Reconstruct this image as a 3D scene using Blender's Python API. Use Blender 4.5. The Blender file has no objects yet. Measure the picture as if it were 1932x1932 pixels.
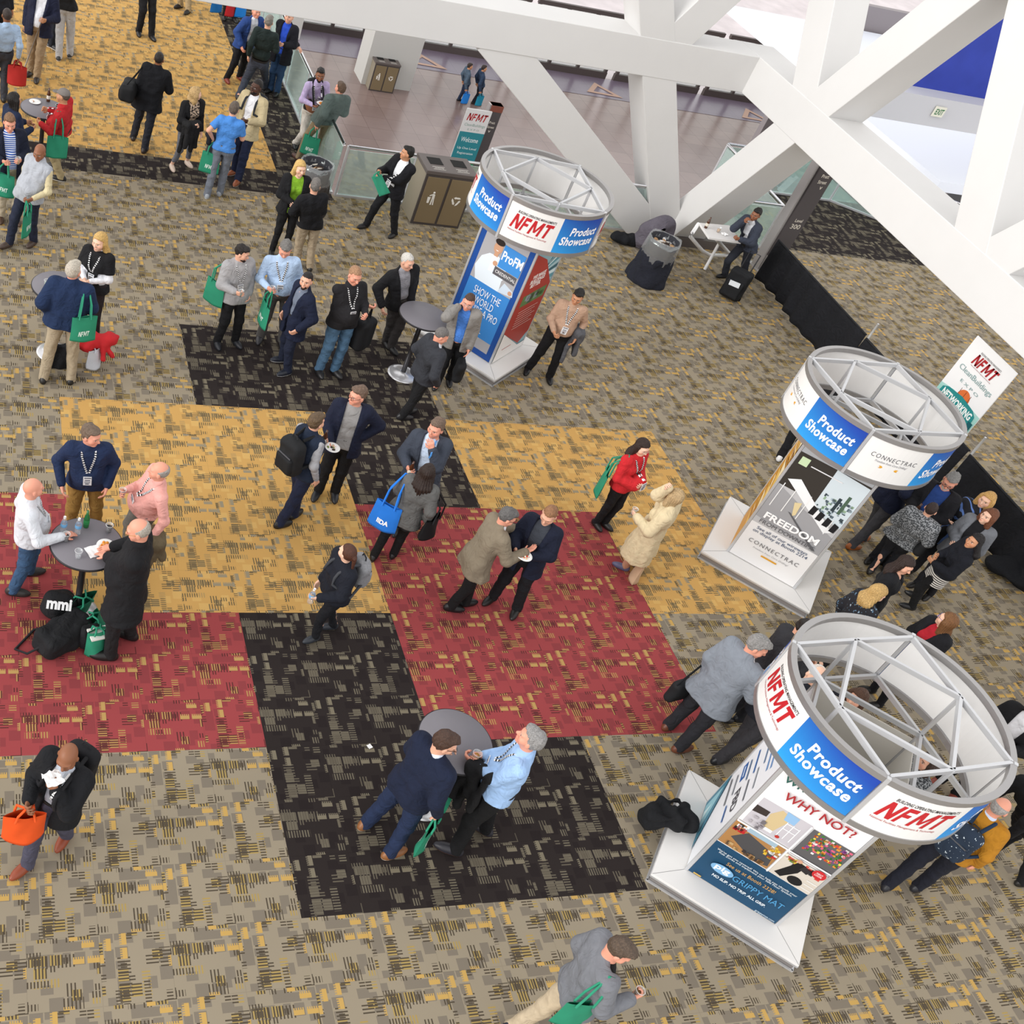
import bpy, bmesh, math, random
import numpy as np
from mathutils import Vector, Matrix
PI = math.pi
random.seed(4)
SC = bpy.context.scene
COL = SC.collection
# ------------------------------------------------------------------ camera
FPX, CX, CY, CAMZ = 2074.8, 542.6, 966.0, 9.25
RC = np.array([[0.95585127, -0.18779678, 0.22601043],
               [0.02918238, -0.70466489, -0.7089399],
               [0.29239824, 0.68423663, -0.66807447]])
cam_d = bpy.data.cameras.new('camera'); cam = bpy.data.objects.new('camera', cam_d); COL.objects.link(cam)
cam_d.sensor_width = 36.0; cam_d.lens = FPX / 1932.0 * 36.0
cam_d.shift_x = (966.0 - CX) / 1932.0; cam_d.shift_y = 0.0
cam_d.clip_start = 0.1; cam_d.clip_end = 300
_r = [RC[0], -RC[1], -RC[2]]
cam.matrix_world = Matrix(((_r[0][0], _r[1][0], _r[2][0], 0), (_r[0][1], _r[1][1], _r[2][1], 0), (_r[0][2], _r[1][2], _r[2][2], CAMZ), (0, 0, 0, 1)))
SC.camera = cam
# ------------------------------------------------------------------ light
SC.view_settings.view_transform = 'Standard'; SC.view_settings.look = 'None'
SC.view_settings.gamma = 1.0; SC.view_settings.use_curve_mapping = False
SC.view_settings.exposure = 0.0
w = bpy.data.worlds.new('daylight'); SC.world = w; w.use_nodes = True
# a white hall: brighter towards the window walls, dimmer towards the roof
_nt = w.node_tree; _g = _nt.nodes.new('ShaderNodeTexCoord'); _s = _nt.nodes.new('ShaderNodeSeparateXYZ'); _m = _nt.nodes.new('ShaderNodeMapRange')
_m.inputs[1].default_value = 0.0; _m.inputs[2].default_value = 1.0; _m.inputs[3].default_value = 1.75; _m.inputs[4].default_value = 0.95
_nt.links.new(_g.outputs['Generated'], _s.inputs[0]); _nt.links.new(_s.outputs[2], _m.inputs[0]); _nt.links.new(_m.outputs[0], _nt.nodes['Background'].inputs['Strength'])
_nt.nodes['Background'].inputs['Color'].default_value = (1.0, 0.99, 0.98, 1)
def sun(name, direction, strength, angle, color=(1, 1, 1)):
    d = bpy.data.lights.new(name, 'SUN'); d.energy = strength; d.angle = math.radians(angle); d.color = color
    o = bpy.data.objects.new(name, d); COL.objects.link(o)
    o.rotation_euler = Vector(direction).to_track_quat('-Z', 'Y').to_euler()
    return o
sun('window_sun', (0.93, 0.22, -0.34), 2.1, 32, (1.0, 0.98, 0.95))

# ------------------------------------------------------------------ helpers
def at(px, py, z=0.0):
    """point of height z seen at photo pixel (px, py)"""
    d = RC.T @ np.array([(px - CX) / FPX, (py - CY) / FPX, 1.0])
    t = (z - CAMZ) / d[2]
    return np.array([d[0] * t, d[1] * t, z])
def srgb(c):
    if isinstance(c, str):
        c = c.lstrip('#'); c = [int(c[i:i + 2], 16) / 255 for i in (0, 2, 4)]
    return tuple((x / 12.92 if x <= 0.04045 else ((x + 0.055) / 1.055) ** 2.4) for x in c)
_mats = {}
def mat(color, rough=0.85, metal=0.0, spec=0.3, noise=0.0, scale=60.0, alpha=1.0, trans=0.0, name=None, sheen=0.0):
    key = (str(color), rough, metal, spec, noise, scale, alpha, trans)
    if key in _mats: return _mats[key]
    m = bpy.data.materials.new(name or 'paint'); m.use_nodes = True
    nt = m.node_tree; b = nt.nodes['Principled BSDF']; c = srgb(color)
    b.inputs['Base Color'].default_value = (*c, 1); b.inputs['Roughness'].default_value = rough
    b.inputs['Metallic'].default_value = metal; b.inputs['Specular IOR Level'].default_value = spec
    if trans: b.inputs['Transmission Weight'].default_value = trans
    if alpha < 1: b.inputs['Alpha'].default_value = alpha
    if noise:
        tc = nt.nodes.new('ShaderNodeTexCoord'); n = nt.nodes.new('ShaderNodeTexNoise'); n.inputs['Scale'].default_value = scale
        n.inputs['Detail'].default_value = 3
        mr = nt.nodes.new('ShaderNodeMapRange'); mr.inputs[1].default_value = .3; mr.inputs[2].default_value = .7
        mr.inputs[3].default_value = 1 - noise; mr.inputs[4].default_value = 1 + noise
        mx = nt.nodes.new('ShaderNodeVectorMath'); mx.operation = 'SCALE'; mx.inputs[0].default_value = c
        nt.links.new(tc.outputs['Object'], n.inputs['Vector']); nt.links.new(n.outputs['Fac'], mr.inputs[0])
        nt.links.new(mr.outputs[0], mx.inputs['Scale']); nt.links.new(mx.outputs[0], b.inputs['Base Color'])
        if rough >= .85 and scale < 40:      # soft creases of cloth
            n2 = nt.nodes.new('ShaderNodeTexNoise'); n2.inputs['Scale'].default_value = 7; n2.inputs['Detail'].default_value = 2.5; n2.inputs['Distortion'].default_value = 1.6; nt.links.new(tc.outputs['Object'], n2.inputs['Vector'])
            bp = nt.nodes.new('ShaderNodeBump'); bp.inputs['Strength'].default_value = .75; bp.inputs['Distance'].default_value = .035; nt.links.new(n2.outputs['Fac'], bp.inputs['Height']); nt.links.new(bp.outputs[0], b.inputs['Normal'])
    _mats[key] = m
    return m
def tag(o, label=None, cat=None, group=None, kind=None):
    if label: o['label'] = label
    if cat: o['category'] = cat
    if group: o['group'] = group
    if kind: o['kind'] = kind
    return o
def empty(name, loc, rz=0.0):
    o = bpy.data.objects.new(name, None); COL.objects.link(o); o.location = loc; o.rotation_euler = (0, 0, rz)
    o.empty_display_size = .1
    return o
def link(name, me, parent=None, mats=(), smooth=False):
    o = bpy.data.objects.new(name, me); COL.objects.link(o)
    for m in mats: me.materials.append(m)
    if smooth: me.polygons.foreach_set('use_smooth', [True] * len(me.polygons))
    if parent is not None: o.parent = parent
    return o
class MB:
    """collects simple solids in one mesh"""
    def __init__(s): s.v = []; s.f = []; s.m = []; s.mi = 0; s.sm = []
    def add(s, vs, fs, smooth=False):
        n = len(s.v); s.v += [tuple(map(float, v)) for v in vs]
        for f in fs: s.f.append([n + i for i in f]); s.m.append(s.mi); s.sm.append(smooth)
        return s
    def box(s, c, size, rz=0.0, M=None):
        c = np.array(c, float); h = np.array(size, float) / 2
        vs = np.array([[x, y, z] for z in (-1, 1) for x, y in ((-1, -1), (1, -1), (1, 1), (-1, 1))]) * h
        if M is not None: vs = vs @ np.array(M).T
        if rz: cz, sz = math.cos(rz), math.sin(rz); vs = vs @ np.array([[cz, sz, 0], [-sz, cz, 0], [0, 0, 1]])
        return s.add(vs + c, [(3, 2, 1, 0), (4, 5, 6, 7), (0, 1, 5, 4), (1, 2, 6, 5), (2, 3, 7, 6), (3, 0, 4, 7)])
    def bar(s, a, b, wd, ht, up=(0, 0, 1)):
        a = np.array(a, float); b = np.array(b, float); d = b - a; L = np.linalg.norm(d); d /= L
        u = np.array(up, float); x = np.cross(d, u)
        if np.linalg.norm(x) < 1e-6: x = np.cross(d, (0, 1, 0))
        x /= np.linalg.norm(x); z = np.cross(x, d)
        return s.box((a + b) / 2, (wd, L, ht), M=np.array([x, d, z]).T)
    def tube(s, pts, r, n=10, closed=False, smooth=True):
        P = [np.array(p, float) for p in pts]; rr = r if hasattr(r, '__len__') else [r] * len(P)
        rings = []; up = None
        for i, p in enumerate(P):
            a = P[(i - 1) % len(P)] if (i > 0 or closed) else p; b = P[(i + 1) % len(P)] if (i < len(P) - 1 or closed) else p
            d = b - a; d /= (np.linalg.norm(d) + 1e-12)
            if up is None: up = np.array((0, 0, 1.)) if abs(d[2]) < .9 else np.array((1., 0, 0))
            x = np.cross(d, up); x /= (np.linalg.norm(x) + 1e-12); y = np.cross(x, d); up = y
            rings.append([p + rr[i] * (math.cos(t) * x + math.sin(t) * y) for t in np.linspace(0, 2 * PI, n, endpoint=False)])
        vs = [v for rg in rings for v in rg]; fs = []; m = len(P)
        for i in range(m if closed else m - 1):
            j = (i + 1) % m
            for k in range(n): fs.append((i * n + k, i * n + (k + 1) % n, j * n + (k + 1) % n, j * n + k))
        if not closed: fs += [tuple(range(n)), tuple(reversed(range((m - 1) * n, m * n)))]
        return s.add(vs, fs, smooth)
    def cyl(s, a, b, r, n=24, r2=None): return s.tube([a, b], [r, r if r2 is None else r2], n)
    def lathe(s, c, prof, n=32, smooth=True, axis=None, cap=True):
        """prof: (radius, height) list, around +Z at c"""
        vs = []; fs = []; m = len(prof); A = np.eye(3) if axis is None else np.array(axis)
        for r, z in prof:
            for k in range(n): t = 2 * PI * k / n; vs.append(np.array(c) + A @ np.array((r * math.cos(t), r * math.sin(t), z)))
        for i in range(m - 1):
            for k in range(n): fs.append((i * n + k, i * n + (k + 1) % n, (i + 1) * n + (k + 1) % n, (i + 1) * n + k))
        if cap and prof[0][0] > 1e-4: fs.append(tuple(reversed(range(n))))
        if cap and prof[-1][0] > 1e-4: fs.append(tuple(range((m - 1) * n, m * n)))
        return s.add(vs, fs, smooth)
    def poly(s, pts): return s.add(pts, [tuple(range(len(pts)))])
    def prism(s, pts, z0, z1):
        n = len(pts); vs = [(x, y, z0) for x, y in pts] + [(x, y, z1) for x, y in pts]
        return s.add(vs, [tuple(reversed(range(n))), tuple(range(n, 2 * n))] + [(i, (i + 1) % n, n + (i + 1) % n, n + i) for i in range(n)])
    def build(s, name, mats, parent=None, bevel=0.0, loc=None, **kw):
        me = bpy.data.meshes.new(name); vs = np.array(s.v)
        if loc is not None: vs = vs - np.array(loc)
        me.from_pydata([tuple(v) for v in vs], [], s.f)
        if not isinstance(mats, (list, tuple)): mats = [mats]
        for m in mats: me.materials.append(m)
        me.polygons.foreach_set('material_index', s.m); me.polygons.foreach_set('use_smooth', s.sm); me.update()
        o = bpy.data.objects.new(name, me); COL.objects.link(o)
        if parent is not None:
            o.parent = parent
            if loc is None: o.matrix_parent_inverse = Matrix.Identity(4)
        if loc is not None: o.location = loc
        if bevel:
            b = o.modifiers.new('bevel', 'BEVEL'); b.width = bevel; b.segments = 2; b.limit_method = 'ANGLE'
        return o
_tc = {}
def text_mesh(body, size=1.0, shear=0.0, bold=0.0, align='CENTER', spacing=1.0, width=None):
    """vertices (N,2) and faces of flat text, centred on its own box; width squeezes or stretches it"""
    k = (body, size, shear, bold, align, spacing)
    if k not in _tc:
        cu = bpy.data.curves.new('t', 'FONT'); cu.body = body; cu.size = size; cu.shear = shear; cu.offset = bold
        cu.align_x = align; cu.space_character = spacing; cu.space_line = .85; cu.resolution_u = 3; cu.fill_mode = 'FRONT'
        o = bpy.data.objects.new('t', cu); COL.objects.link(o)
        dg = bpy.context.evaluated_depsgraph_get(); me = bpy.data.meshes.new_from_object(o.evaluated_get(dg))
        v = np.array([p.co[:2] for p in me.vertices]); f = [tuple(p.vertices) for p in me.polygons]
        bpy.data.objects.remove(o); bpy.data.curves.remove(cu); bpy.data.meshes.remove(me)
        if len(v): v = v - (v.min(0) + v.max(0)) / 2
        _tc[k] = (v, f)
    v, f = _tc[k]; v = v.copy()
    if width and len(v): v *= np.array([width / np.ptp(v[:, 0]), 1.0])
    return v, f
GLYPH = {'N': [[(0, 0), (.26, 0), (.26, 1), (0, 1)], [(.74, 0), (1, 0), (1, 1), (.74, 1)], [(0, 1), (.28, 1), (1, 0), (.72, 0)]],
         'F': [[(0, 0), (.28, 0), (.28, 1), (0, 1)], [(.28, .78), (.86, .78), (.86, 1), (.28, 1)], [(.28, .40), (.78, .40), (.78, .60), (.28, .60)]],
         'M': [[(0, 0), (.20, 0), (.20, 1), (0, 1)], [(.80, 0), (1, 0), (1, 1), (.80, 1)], [(0, 1), (.24, 1), (.58, .18), (.42, .18)], [(1, 1), (.76, 1), (.42, .18), (.58, .18)]],
         'T': [[(.35, 0), (.65, 0), (.65, 1), (.35, 1)], [(0, .78), (1, .78), (1, 1), (0, 1)]]}
def block_text(mb, body, fn, cx, cy, width, height, shear=0.0):
    ws = {'N': 1.0, 'F': .8, 'M': 1.25, 'T': .9}; tot = sum(ws[c] for c in body) + .16 * (len(body) - 1); k = width / tot; x = cx - width / 2
    for c in body:
        for P in GLYPH[c]: mb.poly([fn(x + px * ws[c] * k + shear * (py - .5) * height, cy + (py - .5) * height) for px, py in P])
        x += (ws[c] + .16) * k
def put_text(mb, body, fn, size, cx, cy, **kw):
    """adds text to mb through fn(u, v) -> xyz; cx, cy the centre of the text"""
    h = kw.pop('height', None)
    if body == 'NFMT': return block_text(mb, body, fn, cx, cy, kw.get('width') or size * 2.6, h or size * .72, kw.get('shear', .12))
    v, f = text_mesh(body, size, **kw)
    if not len(v): return
    if h: v = v * np.array([1, h / np.ptp(v[:, 1])])
    mb.add([fn(cx + a, cy + b) for a, b in v], f)
# ------------------------------------------------------------------ carpet and stone materials
class NX:
    """tiny expression builder over math nodes"""
    def __init__(s, nt): s.nt = nt
    def m(s, op, a, b=None, c=None):
        n = s.nt.nodes.new('ShaderNodeMath'); n.operation = op
        for i, q in enumerate((a, b, c)):
            if q is None: continue
            if isinstance(q, (int, float)): n.inputs[i].default_value = q
            else: s.nt.links.new(q, n.inputs[i])
        return n.outputs[0]
    def hash(s, x, y, z):
        c = s.nt.nodes.new('ShaderNodeCombineXYZ')
        for i, q in enumerate((x, y, z)):
            if isinstance(q, (int, float)): c.inputs[i].default_value = q
            else: s.nt.links.new(q, c.inputs[i])
        w_ = s.nt.nodes.new('ShaderNodeTexWhiteNoise'); w_.noise_dimensions = '3D'; s.nt.links.new(c.outputs[0], w_.inputs['Vector'])
        return w_.outputs['Value']
    def mix(s, f, a, b):
        n = s.nt.nodes.new('ShaderNodeMix'); n.data_type = 'RGBA'
        s.nt.links.new(f, n.inputs[0])
        for i, q in ((6, a), (7, b)):
            if isinstance(q, tuple): n.inputs[i].default_value = (*q[:3], 1)
            else: s.nt.links.new(q, n.inputs[i])
        return n.outputs[2]
TILE = 0.607; TX0, TY0 = 1.312, 4.206
def carpet(name, base, solid, dash, dark, soft, dens=(.16, .34, .30, .16)):
    mt = bpy.data.materials.new(name); mt.use_nodes = True; nt = mt.node_tree; b = nt.nodes['Principled BSDF']
    b.inputs['Roughness'].default_value = .95; b.inputs['Specular IOR Level'].default_value = .15
    X = NX(nt); tc = nt.nodes.new('ShaderNodeTexCoord'); sp = nt.nodes.new('ShaderNodeSeparateXYZ'); nt.links.new(tc.outputs['Object'], sp.inputs[0])
    x = X.m('DIVIDE', X.m('SUBTRACT', sp.outputs[0], TX0), TILE); y = X.m('DIVIDE', X.m('SUBTRACT', sp.outputs[1], TY0), TILE)
    ix = X.m('FLOOR', x); iy = X.m('FLOOR', y); fx = X.m('SUBTRACT', x, ix); fy = X.m('SUBTRACT', y, iy)
    odd = X.m('PINGPONG', X.m('ADD', ix, iy), 1.0)
    def sel(f, a, b_): return X.m('ADD', X.m('MULTIPLY', f, b_), X.m('MULTIPLY', X.m('SUBTRACT', 1.0, f), a))
    u = sel(odd, fx, fy); v = sel(odd, fy, X.m('SUBTRACT', 1.0, fx))
    col = tuple(srgb(base))
    nz = nt.nodes.new('ShaderNodeTexNoise'); nz.inputs['Scale'].default_value = 700; nt.links.new(tc.outputs['Object'], nz.inputs['Vector'])
    n2 = nt.nodes.new('ShaderNodeTexNoise'); n2.inputs['Scale'].default_value = .9; nt.links.new(tc.outputs['Object'], n2.inputs['Vector'])
    def layer(cur, nu, nv, seed, thr, color, stripes, lo=0.0, off=0.0, duty=.5, jag=0.0, two=None):
        vv = X.m('ADD', X.m('MULTIPLY', v, nv), off); cv = X.m('FLOOR', vv); rv = X.m('SUBTRACT', vv, cv)
        uu = X.m('ADD', X.m('MULTIPLY', u, nu), X.m('MULTIPLY', X.hash(cv, seed, 3.3), 1.0)); cu = X.m('FLOOR', uu); ru = X.m('SUBTRACT', uu, cu)
        h = X.hash(cu, cv, seed)
        on = X.m('LESS_THAN', h, thr)
        # width of this block
        wd = X.m('ADD', .45, X.m('MULTIPLY', X.hash(cu, cv, seed + 9), .5))
        on = X.m('MULTIPLY', on, X.m('LESS_THAN', ru, wd))
        onb = X.m('MULTIPLY', on, X.m('LESS_THAN', rv, .88))
        if stripes:
            st = X.m('LESS_THAN', X.m('FRACT', X.m('MULTIPLY', u, stripes)), duty)
            if jag: st = X.m('MAXIMUM', st, X.m('LESS_THAN', rv, jag))
            on = X.m('MULTIPLY', on, st)
        on = X.m('MULTIPLY', on, X.m('LESS_THAN', rv, .9))
        r = X.mix(on, cur, tuple(srgb(color)))
        if two: r = X.mix(X.m('MULTIPLY', onb, X.m('LESS_THAN', X.m('FRACT', X.m('ADD', X.m('MULTIPLY', u, stripes), .5)), .45)), r, tuple(srgb(two)))
        return r
    c0 = X.mix(X.m('MULTIPLY', 0.0, 1.0), col, col)
    c = layer(c0, 4.0, 5.0, 1.7, dens[0], soft, 0)
    c = layer(c, 4.5, 7.0, 12.7, dens[0], soft, 0, off=.4)
    c = layer(c, 3.5, 6.0, 5.1, dens[1], dash, 22.0, off=.3, duty=.55, two=dark)
    c = layer(c, 4.0, 7.5, 33.1, dens[1] * .6, dash, 22.0, off=.62, duty=.5)
    c = layer(c, 5.0, 10.0, 8.3, dens[2], dark, 22.0, off=.7, duty=.45)
    c = layer(c, 3.0, 5.0, 21.9, dens[2] * .8, dark, 19.0, off=.1, duty=.4)
    c = layer(c, 5.0, 9.0, 15.1, dens[3], solid, 30.0, off=.5, duty=.5, jag=.62)
    # yarn grain and slow wear
    g = X.m('ADD', .70, X.m('MULTIPLY', nz.outputs['Fac'], .60)); g2 = X.m('ADD', .93, X.m('MULTIPLY', n2.outputs['Fac'], .14))
    edge = X.m('MINIMUM', X.m('MINIMUM', fx, X.m('SUBTRACT', 1.0, fx)), X.m('MINIMUM', fy, X.m('SUBTRACT', 1.0, fy)))
    g3 = X.m('ADD', .9, X.m('MULTIPLY', X.m('GREATER_THAN', edge, .006), .1))
    mul = nt.nodes.new('ShaderNodeVectorMath'); mul.operation = 'SCALE'; nt.links.new(c, mul.inputs[0]); nt.links.new(X.m('MULTIPLY', X.m('MULTIPLY', g, g2), g3), mul.inputs['Scale'])
    nt.links.new(mul.outputs[0], b.inputs['Base Color'])
    return mt
C_GREY = carpet('carpet_grey', '#948976', '#bd9a58', '#a38c55', '#4f463a', '#7c7366', (.16, .14, .28, .075))
C_YEL = carpet('carpet_yellow', '#c49a5a', '#91866f', '#a68b5c', '#6a5c44', '#cba463', (.08, .10, .34, .10))
C_RED = carpet('carpet_red', '#974345', '#b29058', '#aa8452', '#592e2d', '#883d40', (.20, .15, .20, .06))
C_DARK = carpet('carpet_dark', '#2c2625', '#78705f', '#6a6355', '#5f584c', '#272121', (.1, .14, .22, .06))
def stone(name, base, jw, tint, rough=.28, size=.9):
    mt = bpy.data.materials.new(name); mt.use_nodes = True; nt = mt.node_tree; b = nt.nodes['Principled BSDF']
    tc = nt.nodes.new('ShaderNodeTexCoord'); br = nt.nodes.new('ShaderNodeTexBrick')
    br.inputs['Color1'].default_value = (*srgb(base), 1); br.inputs['Color2'].default_value = (*srgb(tint), 1); br.inputs['Mortar'].default_value = (*srgb(jw), 1)
    br.inputs['Scale'].default_value = 1.0; br.inputs['Brick Width'].default_value = size; br.inputs['Row Height'].default_value = size; br.inputs['Mortar Size'].default_value = .008; br.offset = 0
    n = nt.nodes.new('ShaderNodeTexNoise'); n.inputs['Scale'].default_value = 1.3; n.inputs['Detail'].default_value = 4
    mx = nt.nodes.new('ShaderNodeVectorMath'); mx.operation = 'SCALE'
    mr = nt.nodes.new('ShaderNodeMapRange'); mr.inputs[3].default_value = .85; mr.inputs[4].default_value = 1.15
    for a, c in ((tc.outputs['Object'], br.inputs['Vector']), (tc.outputs['Object'], n.inputs['Vector']), (n.outputs['Fac'], mr.inputs[0]), (br.outputs['Color'], mx.inputs[0]), (mr.outputs[0], mx.inputs['Scale']), (mx.outputs[0], b.inputs['Base Color'])): nt.links.new(a, c)
    b.inputs['Roughness'].default_value = rough; b.inputs['Specular IOR Level'].default_value = .5
    return mt
STONE = stone('stone_floor', '#7d6a66', '#65544f', '#86736e', .24)
STONE_D = stone('stone_floor_dark', '#6c6070', '#5d5260', '#726674')
WHITE = mat('#d2d1d0', .55, spec=.3, noise=.012, scale=2, name='white_painted_steel')
ALU = mat('#c9cacd', .35, .45, name='aluminium'); ALU_D = mat('#807f80', .4, .7, name='aluminium_dark'); CHROME = mat('#d5d5d8', .12, 1.0, name='chrome')
PANEL_W = mat('#e4e2e0', .5, name='white_panel'); RIM = mat('#a3a1a1', .35, .6, name='rim_aluminium'); BLACK = mat('#141416', .8, name='black'); BLACKG = mat('#18181a', .35, spec=.5, name='black_gloss')
def glass_mat(name, tint, rough=.05, mixf=.75, dc=(.75, .84, .82), df=.45):
    m = bpy.data.materials.new(name); m.use_nodes = True; nt = m.node_tree; nt.nodes.clear()
    o = nt.nodes.new('ShaderNodeOutputMaterial'); t = nt.nodes.new('ShaderNodeBsdfTransparent'); t.inputs[0].default_value = (*tint, 1)
    g = nt.nodes.new('ShaderNodeBsdfGlossy'); g.inputs['Roughness'].default_value = rough; g.inputs['Color'].default_value = (.9, 1, .97, 1)
    d = nt.nodes.new('ShaderNodeBsdfDiffuse'); d.inputs[0].default_value = (*dc, 1)
    a = nt.nodes.new('ShaderNodeMixShader'); a.inputs[0].default_value = df; nt.links.new(g.outputs[0], a.inputs[1]); nt.links.new(d.outputs[0], a.inputs[2])
    x = nt.nodes.new('ShaderNodeMixShader'); x.inputs[0].default_value = 1 - mixf; nt.links.new(t.outputs[0], x.inputs[1]); nt.links.new(a.outputs[0], x.inputs[2]); nt.links.new(x.outputs[0], o.inputs[0])
    return m
GLASS = glass_mat('rail_glass', (.82, .93, .9), mixf=.55); GLASSC = glass_mat('clear_glass', (.95, .97, .96), mixf=.82)
PLASTIC = glass_mat('clear_plastic', (.97, .97, .98), .12, .78, (.9, .9, .92), .6)
# ------------------------------------------------------------------ floor
BX = [1.312 + 1.809 * i for i in range(-12, 16)]; BY = [4.206 + 1.8355 * i for i in range(-8, 14)]
def gx(i): return TX0 + 3 * TILE * .9945 * i
GXS = [1.31, 3.145, 4.995, 6.80, 8.60, 10.36]       # measured column lines
GYS = [4.206, 6.03, 7.82, 9.66, 11.51, 13.38]       # measured row lines
def floor_mesh():
    mb = MB()
    def q(x0, x1, y0, y1, m): mb.mi = m; mb.add([(x0, y0, 0), (x1, y0, 0), (x1, y1, 0), (x0, y1, 0)], [(0, 1, 2, 3)])
    xs = [-14] + GXS + [30]; ys = [-4] + GYS + [17.92]
    Z = {}
    def fill(c, i0, i1, j0, j1):
        for i in range(i0, i1):
            for j in range(j0, j1): Z[(i, j)] = c
    # column i lies between xs[i] and xs[i+1]; column 0 is left of the first line
    fill(3, 2, 4, 1, 2); fill(3, 2, 3, 2, 3); fill(2, 3, 5, 2, 4); fill(2, 0, 2, 2, 3); fill(2, 0, 1, 3, 4)
    fill(1, 1, 3, 3, 5); fill(1, 4, 6, 4, 5); fill(1, 5, 6, 3, 4); fill(3, 2, 4, 5, 6); fill(3, 3, 4, 4, 5)
    for i in range(len(xs) - 1):
        for j in range(len(ys) - 1):
            if j == len(ys) - 2:
                # the back row: grey up to the dark border strip
                if i < 6 and xs[i] < 6.5:
                    q(xs[i], min(xs[i + 1], 6.55), ys[j], 17.68, 0); continue
            q(xs[i], xs[i + 1], ys[j], ys[j + 1], Z.get((i, j), 0))
    q(-14, 6.55, 17.68, 18.54, 3); q(-14, 5.62, 18.54, 34, 1); q(5.62, 6.55, 18.54, 34, 3)
    q(6.55, 6.80, 13.38, 17.92, 0)
    q(16.1, 30, 17.92, 20.6, 3)
    o = mb.build('floor', [C_GREY, C_YEL, C_RED, C_DARK]); tag(o, kind='structure')
    mb = MB(); mb.box((-3.7, 26, -.31), (20.5, 16.2, .6)); mb.box((8, 6.9, -.31), (44, 22, .6)); mb.box((23, 19.25, -.31), (13.8, 2.7, .6))
    tag(mb.build('trim_1', mat('#d9d6d2', .7)), kind='structure')
    # lower concourse
    LZ = -6.2; mb = MB()
    mb.add([(-10, 18, LZ), (60, 18, LZ), (60, 43.4, LZ), (-10, 43.4, LZ)], [(0, 1, 2, 3)])
    mb.mi = 1; mb.add([(-10, 41.15, LZ + .01), (60, 41.15, LZ + .01), (60, 43.3, LZ + .01), (-10, 43.3, LZ + .01)], [(0, 1, 2, 3)])
    tag(mb.build('floor', [STONE, STONE_D]), kind='structure')
    mb = MB(); mb.add([(-30, 43.4, LZ - .02), (80, 43.4, LZ - .02), (80, 110, LZ - .02), (-30, 110, LZ - .02)], [(0, 1, 2, 3)])
    tag(mb.build('floor', mat('#cfc6c8', .6, noise=.1, scale=1)), kind='structure')
floor_mesh()
LZ = -6.2
# ------------------------------------------------------------------ white steel space frame
def beam(name, pts, wd, ht, label, up=(0, 0, 1)):
    mb = MB()
    for a, b in zip(pts[:-1], pts[1:]): mb.bar(a, b, wd, ht, up)
    o = mb.build(name, WHITE, bevel=.012); tag(o, kind='structure'); return o
XF, YF = 13.72, 17.77     # front planes of the two truss faces
TH = .72; FX, FY = XF + TH / 2, YF + TH / 2
n_ = 0
def tr(a, b, wd, ht, up=(0, 0, 1)):
    global n_; n_ += 1
    return beam('trim_%d' % (n_ + 1), [a, b], wd, ht, '', up)
ZN = 3.40
tr((-8, FY, ZN), (FX + TH / 2, FY, ZN), TH, .66)
tr((FX, FY + TH / 2 - .004, ZN), (FX, 2.0, ZN), TH - .006, .668)
YU = (0, 1, 0); XU = (1, 0, 0)
def inY(x0, z0, s, za, zb, k): tr((x0 + s * (za - z0), FY + .001 * k, za), (x0 + s * (zb - z0), FY + .001 * k, zb), .62, TH - .006 * k, YU)
def inX(y0, z0, s, za, zb, k): tr((FX + .001 * k, y0 + s * (za - z0), za), (FX + .001 * k, y0 + s * (zb - z0), zb), .64, TH - .006 * k, XU)
tr((13.75, FY, -.25), (8.55, FY, ZN - .1), .66, TH - .03, YU)
inY(12.52, 2.1, -.578, -.3, 9, 2)
inY(12.18, 4.15, .60, 3.4, 9, 3)
inX(17.78, .46, -.605, -.3, 9, 2)
inX(16.3, 3.8, .59, 3.4, 9, 3)
inX(11.75, 4.0, .58, 3.4, 9, 2)
inX(10.94, 4.0, -.62, 3.4, 9, 3)
mb = MB(); mb.prism([(13.2, YF + .01), (XF + .01, YF - .02), (XF + .01, FY + .4), (13.2, FY + .3)], -.3, .42); tag(mb.build('trim_19', WHITE), kind='structure')
mb = MB(); mb.box((14.55, 17.95, .09), (1.5, .9, .19)); tag(mb.build('trim_20', mat('#5d5653', .6)), kind='structure')
# ------------------------------------------------------------------ lower concourse: doors, pillar, graphics on the floor
mb = MB()
for x0 in (13.15, 18.3, 22.9, 27.6, 32.2, 36.8):
    mb.mi = 0
    mb.box((x0 + 1.5, 43.35, LZ + .14), (4.3, .16, .28))
    for k in range(4): mb.box((x0 - .55 + k * 1.37, 43.35, LZ + 1.3), (.13, .14, 2.6))
    mb.box((x0 + 1.5, 43.35, LZ + 2.62), (4.3, .16, .16))
tag(mb.build('door_1', mat('#514846', .5)), kind='structure')
mb = MB()
for x0 in (13.15, 18.3, 22.9, 27.6, 32.2, 36.8):
    for k in range(3): mb.box((x0 + .135 + k * 1.37, 43.35, LZ + 1.4), (1.24, .02, 2.3))
tag(mb.build('window_1', GLASSC), kind='structure')
mb = MB(); mb.box((14.13 + .98, 38.78 + .57, LZ + 2.6), (1.96, 1.14, 5.2)); tag(mb.build('wall_pillar', mat('#bdbcb8', .7)), kind='structure')
mb = MB(); mb.box((11.9, 42.6, LZ + 1.6), (1.0, 1.0, 3.2)); tag(mb.build('wall_back', mat('#c6c5c1', .7)), kind='structure')
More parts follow.
